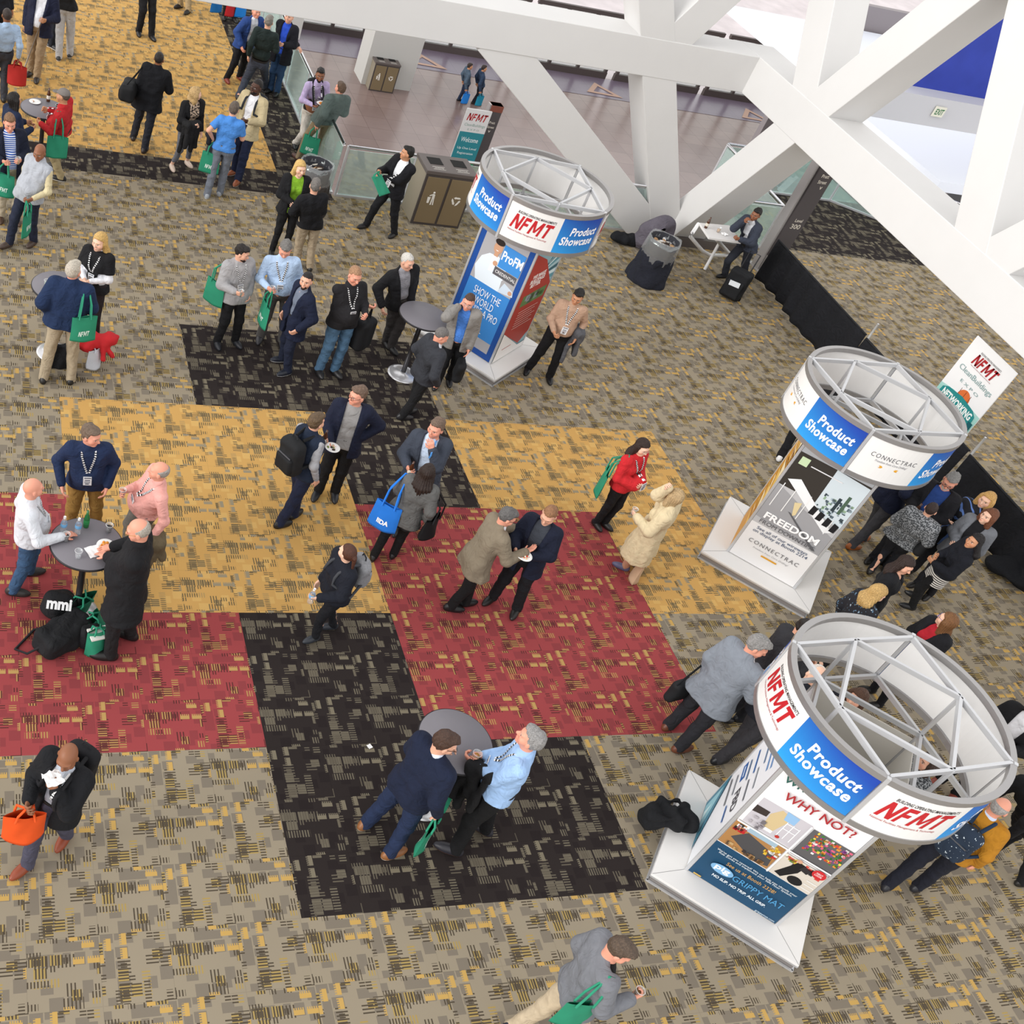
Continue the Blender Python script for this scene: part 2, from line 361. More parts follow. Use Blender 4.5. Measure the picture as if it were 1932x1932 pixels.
def letter_a(x, y):
    mb = MB(); a = np.array([(x, y), (x + 1.7, y - .1), (x + .85, y + 1.15)]); c = a.mean(0); b = c + (a - c) * .55
    z = LZ + .025
    for i in range(3):
        j = (i + 1) % 3; mb.poly([(*a[i], z), (*a[j], z), (*b[j], z), (*b[i], z)])
    tag(mb.build('floor_marking', mat('#b09282', .6)), 'tan triangle outline set in the lower stone floor', 'floor marking', 'triangle markings on the lower floor')
for q in ((16.8, 41.55), (24.9, 41.5), (32.6, 41.4)): letter_a(*q)
# ------------------------------------------------------------------ glass railings along the edge of the carpet
def railing(pts, label, H=.98, nposts=None, steel=ALU):
    root = empty('glass_railing', (*pts[0], 0)); tag(root, label, 'railing', 'glass railings round the void')
    o = np.array((*pts[0], 0))
    m = MB(); m.tube([np.array((*p, H)) - o for p in pts], .028, 8); m.build('handrail', CHROME, root)
    for a, b in zip(pts[:-1], pts[1:]):
        a = np.array((*a, 0.)); b = np.array((*b, 0.)); L = np.linalg.norm(b - a); n = max(1, round(L / 1.45)); d = (b - a) / n
        for i in range(n):
            p = a + d * i - o; q = p + d; e = d / np.linalg.norm(d) * .04
            g = MB(); g.bar(p + e + (0, 0, H / 2 - .01), q - e + (0, 0, H / 2 - .01), .014, H - .1); g.build('glass_panel', GLASS, root)
            if i or True:
                k = MB(); k.bar(p + (0, 0, .0), p + (0, 0, H), .035, .05, up=(0, 1, 0)); k.build('post', steel, root)
        k = MB(); k.bar(a - o + (0, 0, .02), b - o + (0, 0, .02), .06, .04); k.build('base_channel', steel, root)
railing([(6.55, 30), (6.55, 17.95)], 'glass railing beside the dark carpet running back to the far left')
railing([(6.62, 17.9), (13.35, 17.9)], 'glass railing with steel handrail behind the brown bins and white steel')
railing([(14.6, 17.85), (16.05, 17.85), (16.15, 20.5)], 'short glass railing behind the white shelf table')
railing([(16.2, 20.55), (19.6, 20.55), (22.5, 18.6)], 'glass railing beyond the dark carpet near the escalators')
# ------------------------------------------------------------------ waste stations
def bins(loc, label, dark='#4a4341', tan='#7a6a50'):
    root = empty('waste_station', loc); tag(root, label, 'bin', 'two door waste and recycling stations')
    b = MB(); b.box((.48, .33, .5), (.96, .62, 1.0)); b.build('cabinet', mat('#b9b4a8' if 0 else '#8b8272', .6), root)
    f = MB(); f.box((.48, .02, .5), (.965, .03, 1.0)); f.build('frame', mat(dark, .6), root)
    t = MB(); t.box((.48, .33, 1.03), (1.0, .68, .07)); t.build('lid', mat('#5b5350', .5), root, bevel=.01)
    for k in (0, 1):
        d = MB(); d.box((.25 + k * .465, -.002, .5), (.415, .02, .9)); dd = d.build('door', mat(tan, .6), root, bevel=.004)
        o = MB(); o.box((.25 + k * .465, .40, 1.066), (.26, .26, .008)); o.build('opening', mat('#121110', .8), root)
        m = MB(); fn = lambda u, v, k=k: (.25 + k * .465 + u, .13 + v, 1.0675)
        put_text(m, 'WASTE' if not k else 'RECYCLE', fn, .06, 0, 0, width=.18)
        m.box((.25 + k * .465, .175, 1.066), (.24, .008, .004)); m.box((.25 + k * .465, .085, 1.066), (.24, .008, .004))
        m.build('lettering', mat('#d8d4cc', .6), root)
        s = MB(); fs = lambda u, v, k=k: (.25 + k * .465 + u, -.0155, .55 + v)
        if k == 0:
            s.lathe((.25 - .0, -.014, .66), [(0, 0), (.022, 0), (.022, .003), (0, .003)], 14, axis=[[1, 0, 0], [0, 0, -1], [0, 1, 0]])
            for P in ([(-.02, .09), (.03, .08), (.035, -.02), (-.015, -.01)], [(-.015, -.01), (.01, -.01), (.005, -.13), (-.02, -.13)], [(.012, -.01), (.036, -.02), (.05, -.13), (.028, -.13)], [(-.02, .085), (-.02, .055), (-.07, .035), (-.075, .055)], [(-.10, .02), (-.04, .02), (-.05, -.10), (-.09, -.10)]):
                s.poly([fs(*p) for p in P])
        else:
            for q in range(3):
                a0 = 2 * PI * q / 3 + PI / 2
                def rot(p): return (p[0] * math.cos(a0) - p[1] * math.sin(a0), p[0] * math.sin(a0) + p[1] * math.cos(a0))
                for P in ([(.04, -.05), (.075, -.05), (.075, .02), (.04, .02)], [(.03, .02), (.085, .02), (.058, .06)], [(.075, -.05), (.04, -.05), (.05, -.085)]): s.poly([fs(*rot(p)) for p in P])
        s.build('symbol', mat('#e6e3dc', .6), dd)
    return root
bins((7.93, 17.18, 0), 'brown waste and recycling station on the carpet against the glass railing')
bins((14.31, 38.3, LZ), 'brown waste and recycling station on the lower floor against the grey pillar')
# ------------------------------------------------------------------ printed surfaces
def print_mat():
    m = bpy.data.materials.new('print'); m.use_nodes = True; nt = m.node_tree; b = nt.nodes['Principled BSDF']
    a = nt.nodes.new('ShaderNodeAttribute'); a.attribute_name = 'ink'; nt.links.new(a.outputs['Color'], b.inputs['Base Color']); b.inputs['Roughness'].default_value = .5
    b.inputs['Specular IOR Level'].default_value = .3
    return m
PRINT = print_mat()
def ink_grid(name, fn, nu, nv, colfn, parent):
    """a printed sheet: fn(s, t) -> xyz, colfn(s, t) -> srgb hex or tuple (0..1)"""
    vs = []; cs = []
    for j in range(nv + 1):
        for i in range(nu + 1):
            s_, t_ = i / nu, j / nv; vs.append(fn(s_, t_)); cs.append(colfn(s_, t_))
    fs = [(j * (nu + 1) + i, j * (nu + 1) + i + 1, (j + 1) * (nu + 1) + i + 1, (j + 1) * (nu + 1) + i) for j in range(nv) for i in range(nu)]
    me = bpy.data.meshes.new(name); me.from_pydata(vs, [], fs)
    at_ = me.color_attributes.new('ink', 'FLOAT_COLOR', 'POINT')
    at_.data.foreach_set('color', [x for c in cs for x in (*c, 1.0)])
    me.update(); return link(name, me, parent, [PRINT])
def lerp(a, b, t): t = min(1, max(0, t)); return tuple(a[i] + (b[i] - a[i]) * t for i in range(3))
class Sheet:
    """flat art on a face: polygons and text in metres from the lower left corner, each layer a hair further out"""
    def __init__(s, name, org, ux, uy, nrm, parent):
        s.o = np.array(org, float); s.ux = np.array(ux, float); s.uy = np.array(uy, float); s.n = np.array(nrm, float); s.name = name; s.parent = parent; s.k = 0; s.mb = MB(); s.ms = []
    def fn(s): z = .001 + .0007 * s.k; return lambda u, v: tuple(s.o + s.ux * u + s.uy * v + s.n * z)
    def col(s, c):
        s.k += 1; m = mat(c, .5, name='ink')
        if m not in s.ms: s.ms.append(m)
        s.mb.mi = s.ms.index(m); return s
    def poly(s, c, pts): s.col(c); f = s.fn(); s.mb.poly([f(*p) for p in pts]); return s
    def rect(s, c, x0, y0, x1, y1): return s.poly(c, [(x0, y0), (x1, y0), (x1, y1), (x0, y1)])
    def disc(s, c, x, y, r, n=16, ry=None): return s.poly(c, [(x + r * math.cos(2 * PI * i / n), y + (ry or r) * math.sin(2 * PI * i / n)) for i in range(n)])
    def text(s, c, body, size, x, y, **kw): s.col(c); put_text(s.mb, body, s.fn(), size, x, y, **kw); return s
    def bits(s, cols, x0, y0, x1, y1, n, a, b, rng, slant=0):
        for i in range(n):
            c = cols[rng.randrange(len(cols))]; w_, h_ = rng.uniform(a, b), rng.uniform(a, b); x = rng.uniform(x0, x1 - w_); y = rng.uniform(y0, y1 - h_); s.k -= 1 if i else 0
            s.poly(c, [(x, y), (x + w_, y + slant * w_), (x + w_, y + h_ + slant * w_), (x, y + h_)])
        return s
    def build(s): return s.mb.build(s.name, s.ms, s.parent)
# ------------------------------------------------------------------ round header kiosks
HT = .485; RR = .99; ZT, ZB = 2.93, 2.28
BLUE_A, BLUE_B = srgb('#1f3fa0'), srgb('#2f9ae0')
def kiosk(cx, cy, deg, label, posters, logo):
    root = empty('showcase_kiosk', (cx, cy, 0), math.radians(deg)); tag(root, label, 'kiosk', 'square kiosks under a round truss header')
    b = MB(); b.box((0, 0, .125), (1.56, 1.56, .03)); bo = b.build('base_top', PANEL_W, root, bevel=.004)
    for sx in (-1, 1):
        for sy in (-1, 1): sm = MB(); sm.bar((sx * .49, sy * .49, .1405), (sx * .775, sy * .775, .1405), .004, .001); sm.build('seam', mat('#7d7b7b', .6), bo)
    k = MB(); k.box((0, 0, .06), (1.52, 1.52, .10)); k.build('plinth', mat('#8c8785', .45, .3), root)
    e = MB()
    for z in (.105, .012):
        for a, c in (((-.78, -.775), (.78, -.775)), ((.775, -.78), (.775, .78)), ((.78, .775), (-.78, .775)), ((-.775, .78), (-.775, -.78))): e.bar((*a, z), (*c, z), .02, .022)
    e.build('edge_trim', ALU, root)
    for sx in (-1, 1):
        for sy in (-1, 1):
            p = MB(); p.box((sx * HT, sy * HT, (.14 + ZT) / 2), (.034, .034, ZT - .14)); p.build('post', ALU, root, bevel=.005)
    faces = {'front': ((-HT + .02, -HT, .15), (1, 0, 0), (0, -1, 0)), 'left': ((-HT, HT - .02, .15), (0, -1, 0), (-1, 0, 0)), 'right': ((HT, -HT + .02, .15), (0, 1, 0), (1, 0, 0)), 'back': ((HT - .02, HT, .15), (-1, 0, 0), (0, 1, 0))}
    W_, H_ = 2 * HT - .04, 2.10
    for nm, (o, ux, n) in faces.items():
        c = np.array(o) + np.array(ux) * W_ / 2 + np.array((0, 0, 1)) * H_ / 2
        p = MB(); p.bar(c - np.array(ux) * W_ / 2, c + np.array(ux) * W_ / 2, .012, H_); p = p.build('panel', mat('#dcd8d0', .55), root)
        if nm in posters:
            s = Sheet('poster', np.array(o) + np.array(n) * .006, ux, (0, 0, 1), n, p); posters[nm](s, W_, H_); s.build()
    # header
    for z, nm in ((ZT - .03, 'rim'), (ZB + .03, 'rim')):
        r = MB(); pr = [(RR - .045, -.03), (RR + .012, -.03), (RR + .012, .03), (RR - .045, .03), (RR - .045, -.03)]; r.lathe((0, 0, z), pr, 72, smooth=False, cap=False); r.build(nm, RIM, root)
    def nodes(z): return [((RR - .03) * math.cos(t), (RR - .03) * math.sin(t), z) for t in (PI, 1.5 * PI, 0, .5 * PI)], [(sx * HT, sy * HT, z) for sx, sy in ((-1, -1), (1, -1), (1, 1), (-1, 1))]
    for z in (ZT - .02, ZB + .05):
        O, I = nodes(z)
        segs = [(O[i], I[i]) for i in range(4)] + [(I[i], O[(i + 1) % 4]) for i in range(4)] + [(I[0], I[1]), (I[2], I[3]), (I[1], I[2]), (I[3], I[0])]
        for a, c in segs:
            a = np.array(a); c = np.array(c); r = MB(); r.bar(a + (c - a) * .01, c - (c - a) * .01, .03, .05); r.build('truss_bar', ALU, root)
    for t in (PI, 1.5 * PI, 0, .5 * PI):
        r = MB(); r.box(((RR - .0) * math.cos(t), (RR) * math.sin(t), (ZT + ZB) / 2), (.034, .034, ZT - ZB + .01), rz=t); r.build('upright', ALU, root)
    R1 = RR + .002
    for q in range(4):
        a0 = PI + q * PI / 2 + .022; a1 = a0 + PI / 2 - .044; am = (a0 + a1) / 2 + .03
        inn = lambda s_, t_, a0=a0, a1=a1: ((R1 - .02) * math.cos(a0 + (a1 - a0) * s_), (R1 - .02) * math.sin(a0 + (a1 - a0) * s_), ZB + .06 + (ZT - ZB - .12) * t_)
        ink_grid('header_lining', inn, 20, 1, lambda s_, t_: srgb('#ecebea'), root)
        def wp(aa, ab, r=R1): return lambda s_, t_: (r * math.cos(aa + (ab - aa) * s_), r * math.sin(aa + (ab - aa) * s_), ZB + .055 + (ZT - ZB - .11) * t_)
        pw = ink_grid('header_panel', wp(a0, am), 12, 1, lambda s_, t_: srgb('#e3e2e0'), root)
        pb = ink_grid('header_panel', wp(am, a1), 12, 6, lambda s_, t_: lerp(BLUE_B, BLUE_A, .75 * t_ + .35 * s_), root); pb['label'] = 'blue header panel'
        zc = (ZT + ZB) / 2
        def ring_fn(ac, k=1): return lambda u, v: ((R1 + .003 * k) * math.cos(ac + u / R1), (R1 + .003 * k) * math.sin(ac + u / R1), zc + v)
        m = MB(); put_text(m, 'Product\nShowcase', ring_fn((am + a1) / 2), .155, 0, 0, shear=.12, bold=.0045, spacing=1.08, align='RIGHT', width=.60, height=.28); m.build('lettering', mat('#f4f6fb', .5), pb)
        f = ring_fn((a0 + am) / 2)
        if logo == 'NFMT' or q in (2, 3):
            m = MB(); put_text(m, 'NFMT', f, .3, 0, .02, shear=.22, bold=.0085, width=.56, height=.215); m.build('lettering', mat('#b9242b', .5), pw)
            m = MB(); put_text(m, "BUILDING OPERATING MANAGEMENT'S", f, .05, .03, .165, shear=.2, bold=.0006, width=.56, height=.040); m.build('lettering', mat('#2a2426', .5), pw)
            m = MB(); put_text(m, 'National Facilities Management & Technology', f, .04, -.02, -.125, width=.58, height=.032); m.build('lettering', mat('#a8383b', .5), pw)
        else:
            m = MB(); put_text(m, 'CONNECTRAC', f, .09, 0, .06, width=.56, height=.06, spacing=1.3); m.build('lettering', mat('#5c5c60', .5), pw)
            m = MB(); put_text(m, 'Freedom from Core Drilling!', f, .05, 0, -.01, shear=.2, width=.4, height=.04); m.build('lettering', mat('#8d8d92', .5), pw)
            m = MB(); m.poly([f(*p) for p in ((-.12, -.09), (.12, -.09), (.105, -.075), (.12, -.055), (-.12, -.055), (-.105, -.075))]); m.build('lettering', mat('#d69c2c', .5), pw)
    return root
def p_profm(s, W, H):
    s.rect('#1d4a94', 0, 0, W, H).rect('#a9a7aa', .09, .1, W - .09, H - .05).rect('#3b84cc', .09, .28, W - .09, 1.12)
    # person in a white suit holding a sign
    s.poly('#dfe8f0', [(.18, 1.12), (.62, 1.12), (.60, 1.3), (.66, 1.42), (.52, 1.56), (.42, 1.62), (.26, 1.6), (.15, 1.5), (.10, 1.32)])
    s.poly('#c9d6e4', [(.60, 1.12), (.86, 1.16), (.84, 1.24), (.66, 1.3)])
    s.poly('#f4f4f4', [(.33, 1.35), (.40, 1.35), (.42, 1.6), (.32, 1.6)])
    s.disc('#c99a7c', .36, 1.74, .075, 18, .10).disc('#2a211f', .36, 1.83, .085, 18, .05).rect('#c99a7c', .33, 1.6, .40, 1.68)
    s.disc('#c99a7c', .40, 1.5, .04).disc('#c99a7c', .80, 1.2, .035)
    s.poly('#f7f3f0', [(.33, 1.70), (.39, 1.70), (.36, 1.685)])
    s.rect('#3f8ad2', .45, 1.48, W - .10, 1.84).rect('#5c5a5e', .42, 1.34, W - .12, 1.47)
    s.text('#ffffff', 'ProFM', .2, .645, 1.68, width=.36, height=.15, bold=.004).text('#f1f1f1', 'CREDENTIAL', .07, .63, 1.405, width=.36, height=.05)
    s.text('#eef4fb', 'SHOW THE\nWORLD\nYOU\'RE A PRO', .12, .48, .83, width=.62, height=.42).rect('#cfe0f2', .34, .35, .62, .365)
def p_red(s, W, H):
    s.rect('#8fb3bd', 0, 0, W, H)
    rng = random.Random(3)
    for i in range(9): s.poly(['#5b93a0', '#cfe0e2', '#33606e', '#a7c5cb'][i % 4], [(.35 + .03 * i, 1.35 + .04 * i), (W, 1.3 + .09 * i), (W, 1.37 + .09 * i), (.35 + .03 * i, 1.40 + .04 * i)])
    s.poly('#a8372f', [(0, .55), (.28, .38), (.72, .12), (W, .3), (W, 1.2), (.42, 1.75), (0, 1.95)])
    s.rect('#5d7d4c', .14, .98, .86, 1.18); s.bits(['#6f9a55', '#3f6a3c', '#8e9aa0', '#4a5a4a'], .14, .98, .86, 1.18, 14, .05, .12, rng)
    s.text('#f3e9e6', 'WE MAKE\nBUILDINGS\nBETTER.', .1, .38, 1.42, width=.44, height=.24, bold=.004)
    for k in range(7): s.rect('#d8a9a3', .2, .86 - .05 * k, .8 - .06 * (k % 3), .875 - .05 * k)
    s.rect('#f0eeec', 0, 0, W, .1).poly('#f0eeec', [(0, .1), (.7, .1), (0, .55)]).rect('#b0605a', .16, .19, .44, .205)
def p_connectrac(s, W, H):
    s.rect('#e4e3e3', 0, 0, W, H).rect('#b9b9bb', 0, .62, W, 1.3).rect('#37332f', 0, 1.3, W, 1.85).rect('#a5a8ac', 0, 1.85, W, H)
    s.poly('#9b9b9e', [(0, .72), (W, .62), (W, .95), (0, 1.3)]).poly('#c9d4da', [(.5, 1.2), (W, 1.12), (W, 1.82), (.48, 1.85)])
    rng = random.Random(8); s.bits(['#7c8d98', '#57666f', '#a9b9c2', '#3f4b52', '#8fa98f'], .52, 1.2, W, 1.5, 60, .015, .05, rng)
    s.rect('#4b6150', .78, 1.3, .82, 1.6).rect('#2e3a40', .70, 1.3, .74, 1.52)
    s.poly('#c3d8b0', [(.05, 1.68), (.16, 1.68), (.16, 1.8), (.05, 1.8)])
    s.poly('#e8eaec', [(.06, 1.42), (.2, 1.5), (.88, 1.02), (.80, .96)]).poly('#d9c79a', [(.3, 1.16), (.38, 1.2), (.4, 1.0), (.37, .96)])
    for x in (.06, .22, .42, .8): s.rect('#e9e9e9', x, .95, x + .012, 1.2 if x > .5 else 1.35)
    for k in range(4): s.poly('#1f1f22', [(.5 + .11 * k, 1.12 - .03 * k), (.57 + .11 * k, 1.12 - .03 * k), (.58 + .11 * k, 1.24 - .03 * k), (.51 + .11 * k, 1.26 - .03 * k)])
    s.poly('#5b5b5e', [(.3, 1.0), (.33, 1.0), (.86, .66), (.82, .65)]); s.rect('#dcdcde', .2, 1.72, .62, 1.735)
    s.text('#f6f6f7', 'FREEDOM', .15, .46, .80, width=.74, height=.11, bold=.005).text('#5f5f64', 'FROM DOWNTIME', .09, .46, .685, width=.76, height=.06)
    s.text('#1f3f66', 'See all of our wireways\non display at Booth 2214', .08, .46, .535, width=.76, height=.12)
    s.text('#6a6a6e', 'CONNECTRAC', .08, .46, .35, width=.7, height=.06, spacing=1.3).text('#98989c', 'Freedom from Core Drilling!', .05, .46, .265, width=.5, height=.035, shear=.2)
    s.rect('#d69c2c', .36, .19, .58, .215)
def p_gold(s, W, H):
    s.rect('#c98f2c', 0, 0, W, H); rng = random.Random(5)
    for k in range(26):
        y = .3 + k * .068; s.poly(['#e2b95a', '#a8701f', '#f0e0b8', '#b98128'][k % 4], [(.1 + .2 * rng.random(), y), (W, y + .2 * rng.random()), (W, y + .24), (.3, y + .03)])
    s.text('#f6e9c8', 'CONNECTRAC', .1, .5, 1.6, width=.7)
def p_pig(s, W, H):
    s.rect('#e6e5e7', 0, 0, W, H).rect('#1d4868', 0, 0, W, .60)
    rng = random.Random(2)
    # four photographs
    s.rect('#c0bcc2', .04, 1.02, .52, 1.42).poly('#c9b48a', [(.2, 1.10), (.30, 1.10), (.36, 1.36), (.24, 1.40), (.18, 1.28)]).poly('#8db4d9', [(.30, 1.3), (.40, 1.3), (.40, 1.41), (.28, 1.42)]).poly('#3a3230', [(.04, 1.2), (.17, 1.22), (.17, 1.3), (.04, 1.3)]).rect('#f3f3f3', .22, 1.06, .30, 1.10)
    for x in (.34, .40, .46): s.rect('#f2f2f4', x, 1.08, x + .008, 1.3)
    s.rect('#f2f2f4', .34, 1.2, .468, 1.21).rect('#f2f2f4', .34, 1.28, .468, 1.29).disc('#b3362f', .36, 1.07, .02)
    s.rect('#5b5a5c', .54, .98, W, 1.40); s.bits(['#c8452f', '#d98f33', '#3f7a35', '#7f3f86', '#e2c54a', '#e9dfe0', '#2f5f2c', '#d45f7a'], .58, 1.1, W, 1.40, 130, .015, .035, rng)
    s.rect('#a87b4a', 0, .62, .50, 1.0).poly('#4b4a4c', [(.06, .76), (.36, .62), (.49, .66), (.46, .84), (.16, .92)]).rect('#9cb4c4', .12, .93, .42, 1.0); s.bits(['#b8242a', '#e4e4e4', '#c9a33c', '#2b2b2b'], .0, .86, .14, 1.0, 16, .02, .05, rng); s.bits(['#b8242a', '#d8b13c', '#ddd'.replace('#ddd', '#dddddd')], .36, .76, .50, .95, 22, .02, .04, rng)
    s.rect('#cfc7bc', .52, .62, W, .96); s.bits(['#c64d42', '#4f7d45', '#e6e0d2', '#2f2f33', '#c9b23e'], .52, .84, W, .96, 40, .02, .05, rng).poly('#1c1b1d', [(.56, .66), (.63, .64), (.72, .80), (.74, .93), (.66, .94), (.62, .82)]).disc('#1c1b1d', .75, .69, .07, 16, .06).disc('#c89a80', .66, .95, .025)
    s.poly('#2f2b2d', [(.70, .86), (.78, .84), (.80, .90), (.72, .93)]).bits(['#5c4a3a', '#8c6a48', '#3c3230', '#b99a6c'], 0, .62, .50, .70, 18, .02, .06, rng).bits(['#6f6a6e', '#8c868c', '#a9a4aa'], .05, 1.02, .22, 1.18, 10, .02, .05, rng)
    for k in range(3): s.rect('#e9e9e9', .82, .66 + k * .06, .92, .67 + k * .06)
    s.rect('#f1f1f1', .505, .61, .52, 1.42).rect('#f1f1f1', 0, 1.0, W, 1.02).disc('#c22a30', .86, .93, .062, 20).text('#ffffff', 'FIRST\nLOOK', .03, .86, .93, width=.07, height=.05)
    s.text('#2a5a52', 'WITH', .1, .20, 1.78, width=.30, height=.08, bold=.002).text('#a32e33', 'WHY NOT?', .13, .48, 1.60, width=.66, height=.105, bold=.002)
    s.text('#e9f1f6', "We've got you covered! We can help you identify your\nRisk Zones and implement your Safe Floor System.", .05, .46, .51, width=.82, height=.065).text('#d9a552', 'See us at Booth 2328!', .06, .46, .415, width=.5, height=.05)
    s.disc('#7fb2dc', .22, .295, .115, 22, .065).text('#ffffff', 'pig', .12, .22, .30, width=.15, height=.09, bold=.003).text('#4f9bd0', 'GRIPPY MAT', .1, .60, .29, width=.52, height=.08).text('#e9f1f6', 'NO SLIP. NO TRIP. ALL GRIP.', .05, .46, .175, width=.56, height=.04, bold=.001).text('#cfe0ea', 'grippymat.com', .04, .8, .05, width=.2).rect('#c9a552', .04, .04, .12, .06)
def p_sponsors(s, W, H):
    s.rect('#eceef2', 0, 0, W, H).text('#b3262c', 'NFMT', .14, .48, 1.75, width=.5, height=.14, bold=.008, shear=.2).rect('#6f92c0', .22, 1.56, .74, 1.60).rect('#6f92c0', .26, 1.47, .70, 1.51)
    s.text('#4c4c52', 'FBD', .15, .62, .86, width=.3, height=.13, bold=.004).rect('#2f63a8', .1, .83, .34, .93).rect('#dfe8f4', .14, .87, .30, .895)
    for i, (x, y, w_) in enumerate(((.3, 1.36, .4), (.62, 1.25, .3), (.3, 1.15, .34), (.66, 1.08, .3), (.3, 1.0, .3), (.3, .72, .3), (.68, .66, .24), (.3, .58, .4))): s.rect(['#6d87a8', '#9aa0a8', '#3f6fb0', '#7b8088'][i % 4], x - w_ / 2, y, x + w_ / 2, y + .03)
    s.poly('#3f7d96', [(0, 0), (W * .75, 0), (0, .55)]).poly('#8fc3d0', [(.06, .02), (W * .5, .02), (.06, .42)]).poly('#d7edf0', [(.16, .02), (W * .3, .02), (.16, .2)])
kiosk(8.05, 13.46, -52.2, 'furthest round header kiosk, with a blue poster of a person in a white suit', {'front': p_profm, 'right': p_red}, 'NFMT')
kiosk(10.90, 8.84, -44, 'middle round header kiosk, with a grey meeting room poster and a golden side panel', {'front': p_connectrac, 'left': p_gold}, 'CONNECTRAC')
kiosk(7.92, 4.36, -42, 'nearest round header kiosk, with a poster of four photographs over a dark blue band', {'front': p_pig, 'left': p_sponsors}, 'NFMT')
# ------------------------------------------------------------------ smooth solids: blended rounded shapes turned into one closed surface
def _n(v): v = np.array(v, float); return v / (np.linalg.norm(v) + 1e-12)
def cone(a, b, ra, rb, k=.03): return ('c', np.array(a, float), np.array(b, float), ra, rb, k)
def ell(c, r, M=None, k=.03): return ('e', np.array(c, float), np.array(r, float), np.eye(3) if M is None else np.array(M), k)
def rbox(c, h, r, M=None, k=.02): return ('b', np.array(c, float), np.array(h, float), r, np.eye(3) if M is None else np.array(M), k)
def _d(op, P):
    if op[0] == 'c':
        _, a, b, ra, rb, k = op; ba = b - a; L = ba @ ba + 1e-12; pa = P - a
        t = np.clip((pa @ ba) / L, 0, 1); return np.linalg.norm(pa - t[..., None] * ba, axis=-1) - (ra + (rb - ra) * t)
    if op[0] == 'e':
        _, c, r, M, k = op; q = (P - c) @ M; k0 = np.linalg.norm(q / r, axis=-1); k1 = np.linalg.norm(q / (r * r), axis=-1) + 1e-9; return k0 * (k0 - 1) / k1
    if op[0] == 'b':
        _, c, h, r, M, k = op; q = np.abs((P - c) @ M) - (h - r); return np.linalg.norm(np.maximum(q, 0), axis=-1) + np.minimum(q.max(-1), 0) - r
def _bb(op):
    if op[0] == 'c': return np.minimum(op[1] - op[3], op[2] - op[4]), np.maximum(op[1] + op[3], op[2] + op[4])
    R = (np.abs(op[3 if op[0] == 'e' else 4]) @ op[2]); return op[1] - R, op[1] + R
def smin(a, b, k):
    h = np.maximum(k - np.abs(a - b), 0) / k; return np.minimum(a, b) - h * h * k * .25
def smax(a, b, k): return -smin(-a, -b, k)
def ev(ops, P):
    D = np.full(P.shape[:-1], .3)
    for op in ops:
        if op[0] == 'cut': D = smax(D, op[1](P), op[2])
        elif op[0] == 'sub': D = smax(D, -_d(op[1], P), op[2])
        elif op[0] == 'warp': D = D + op[1](P)
        else: D = smin(D, _d(op, P), op[-1])
    return D
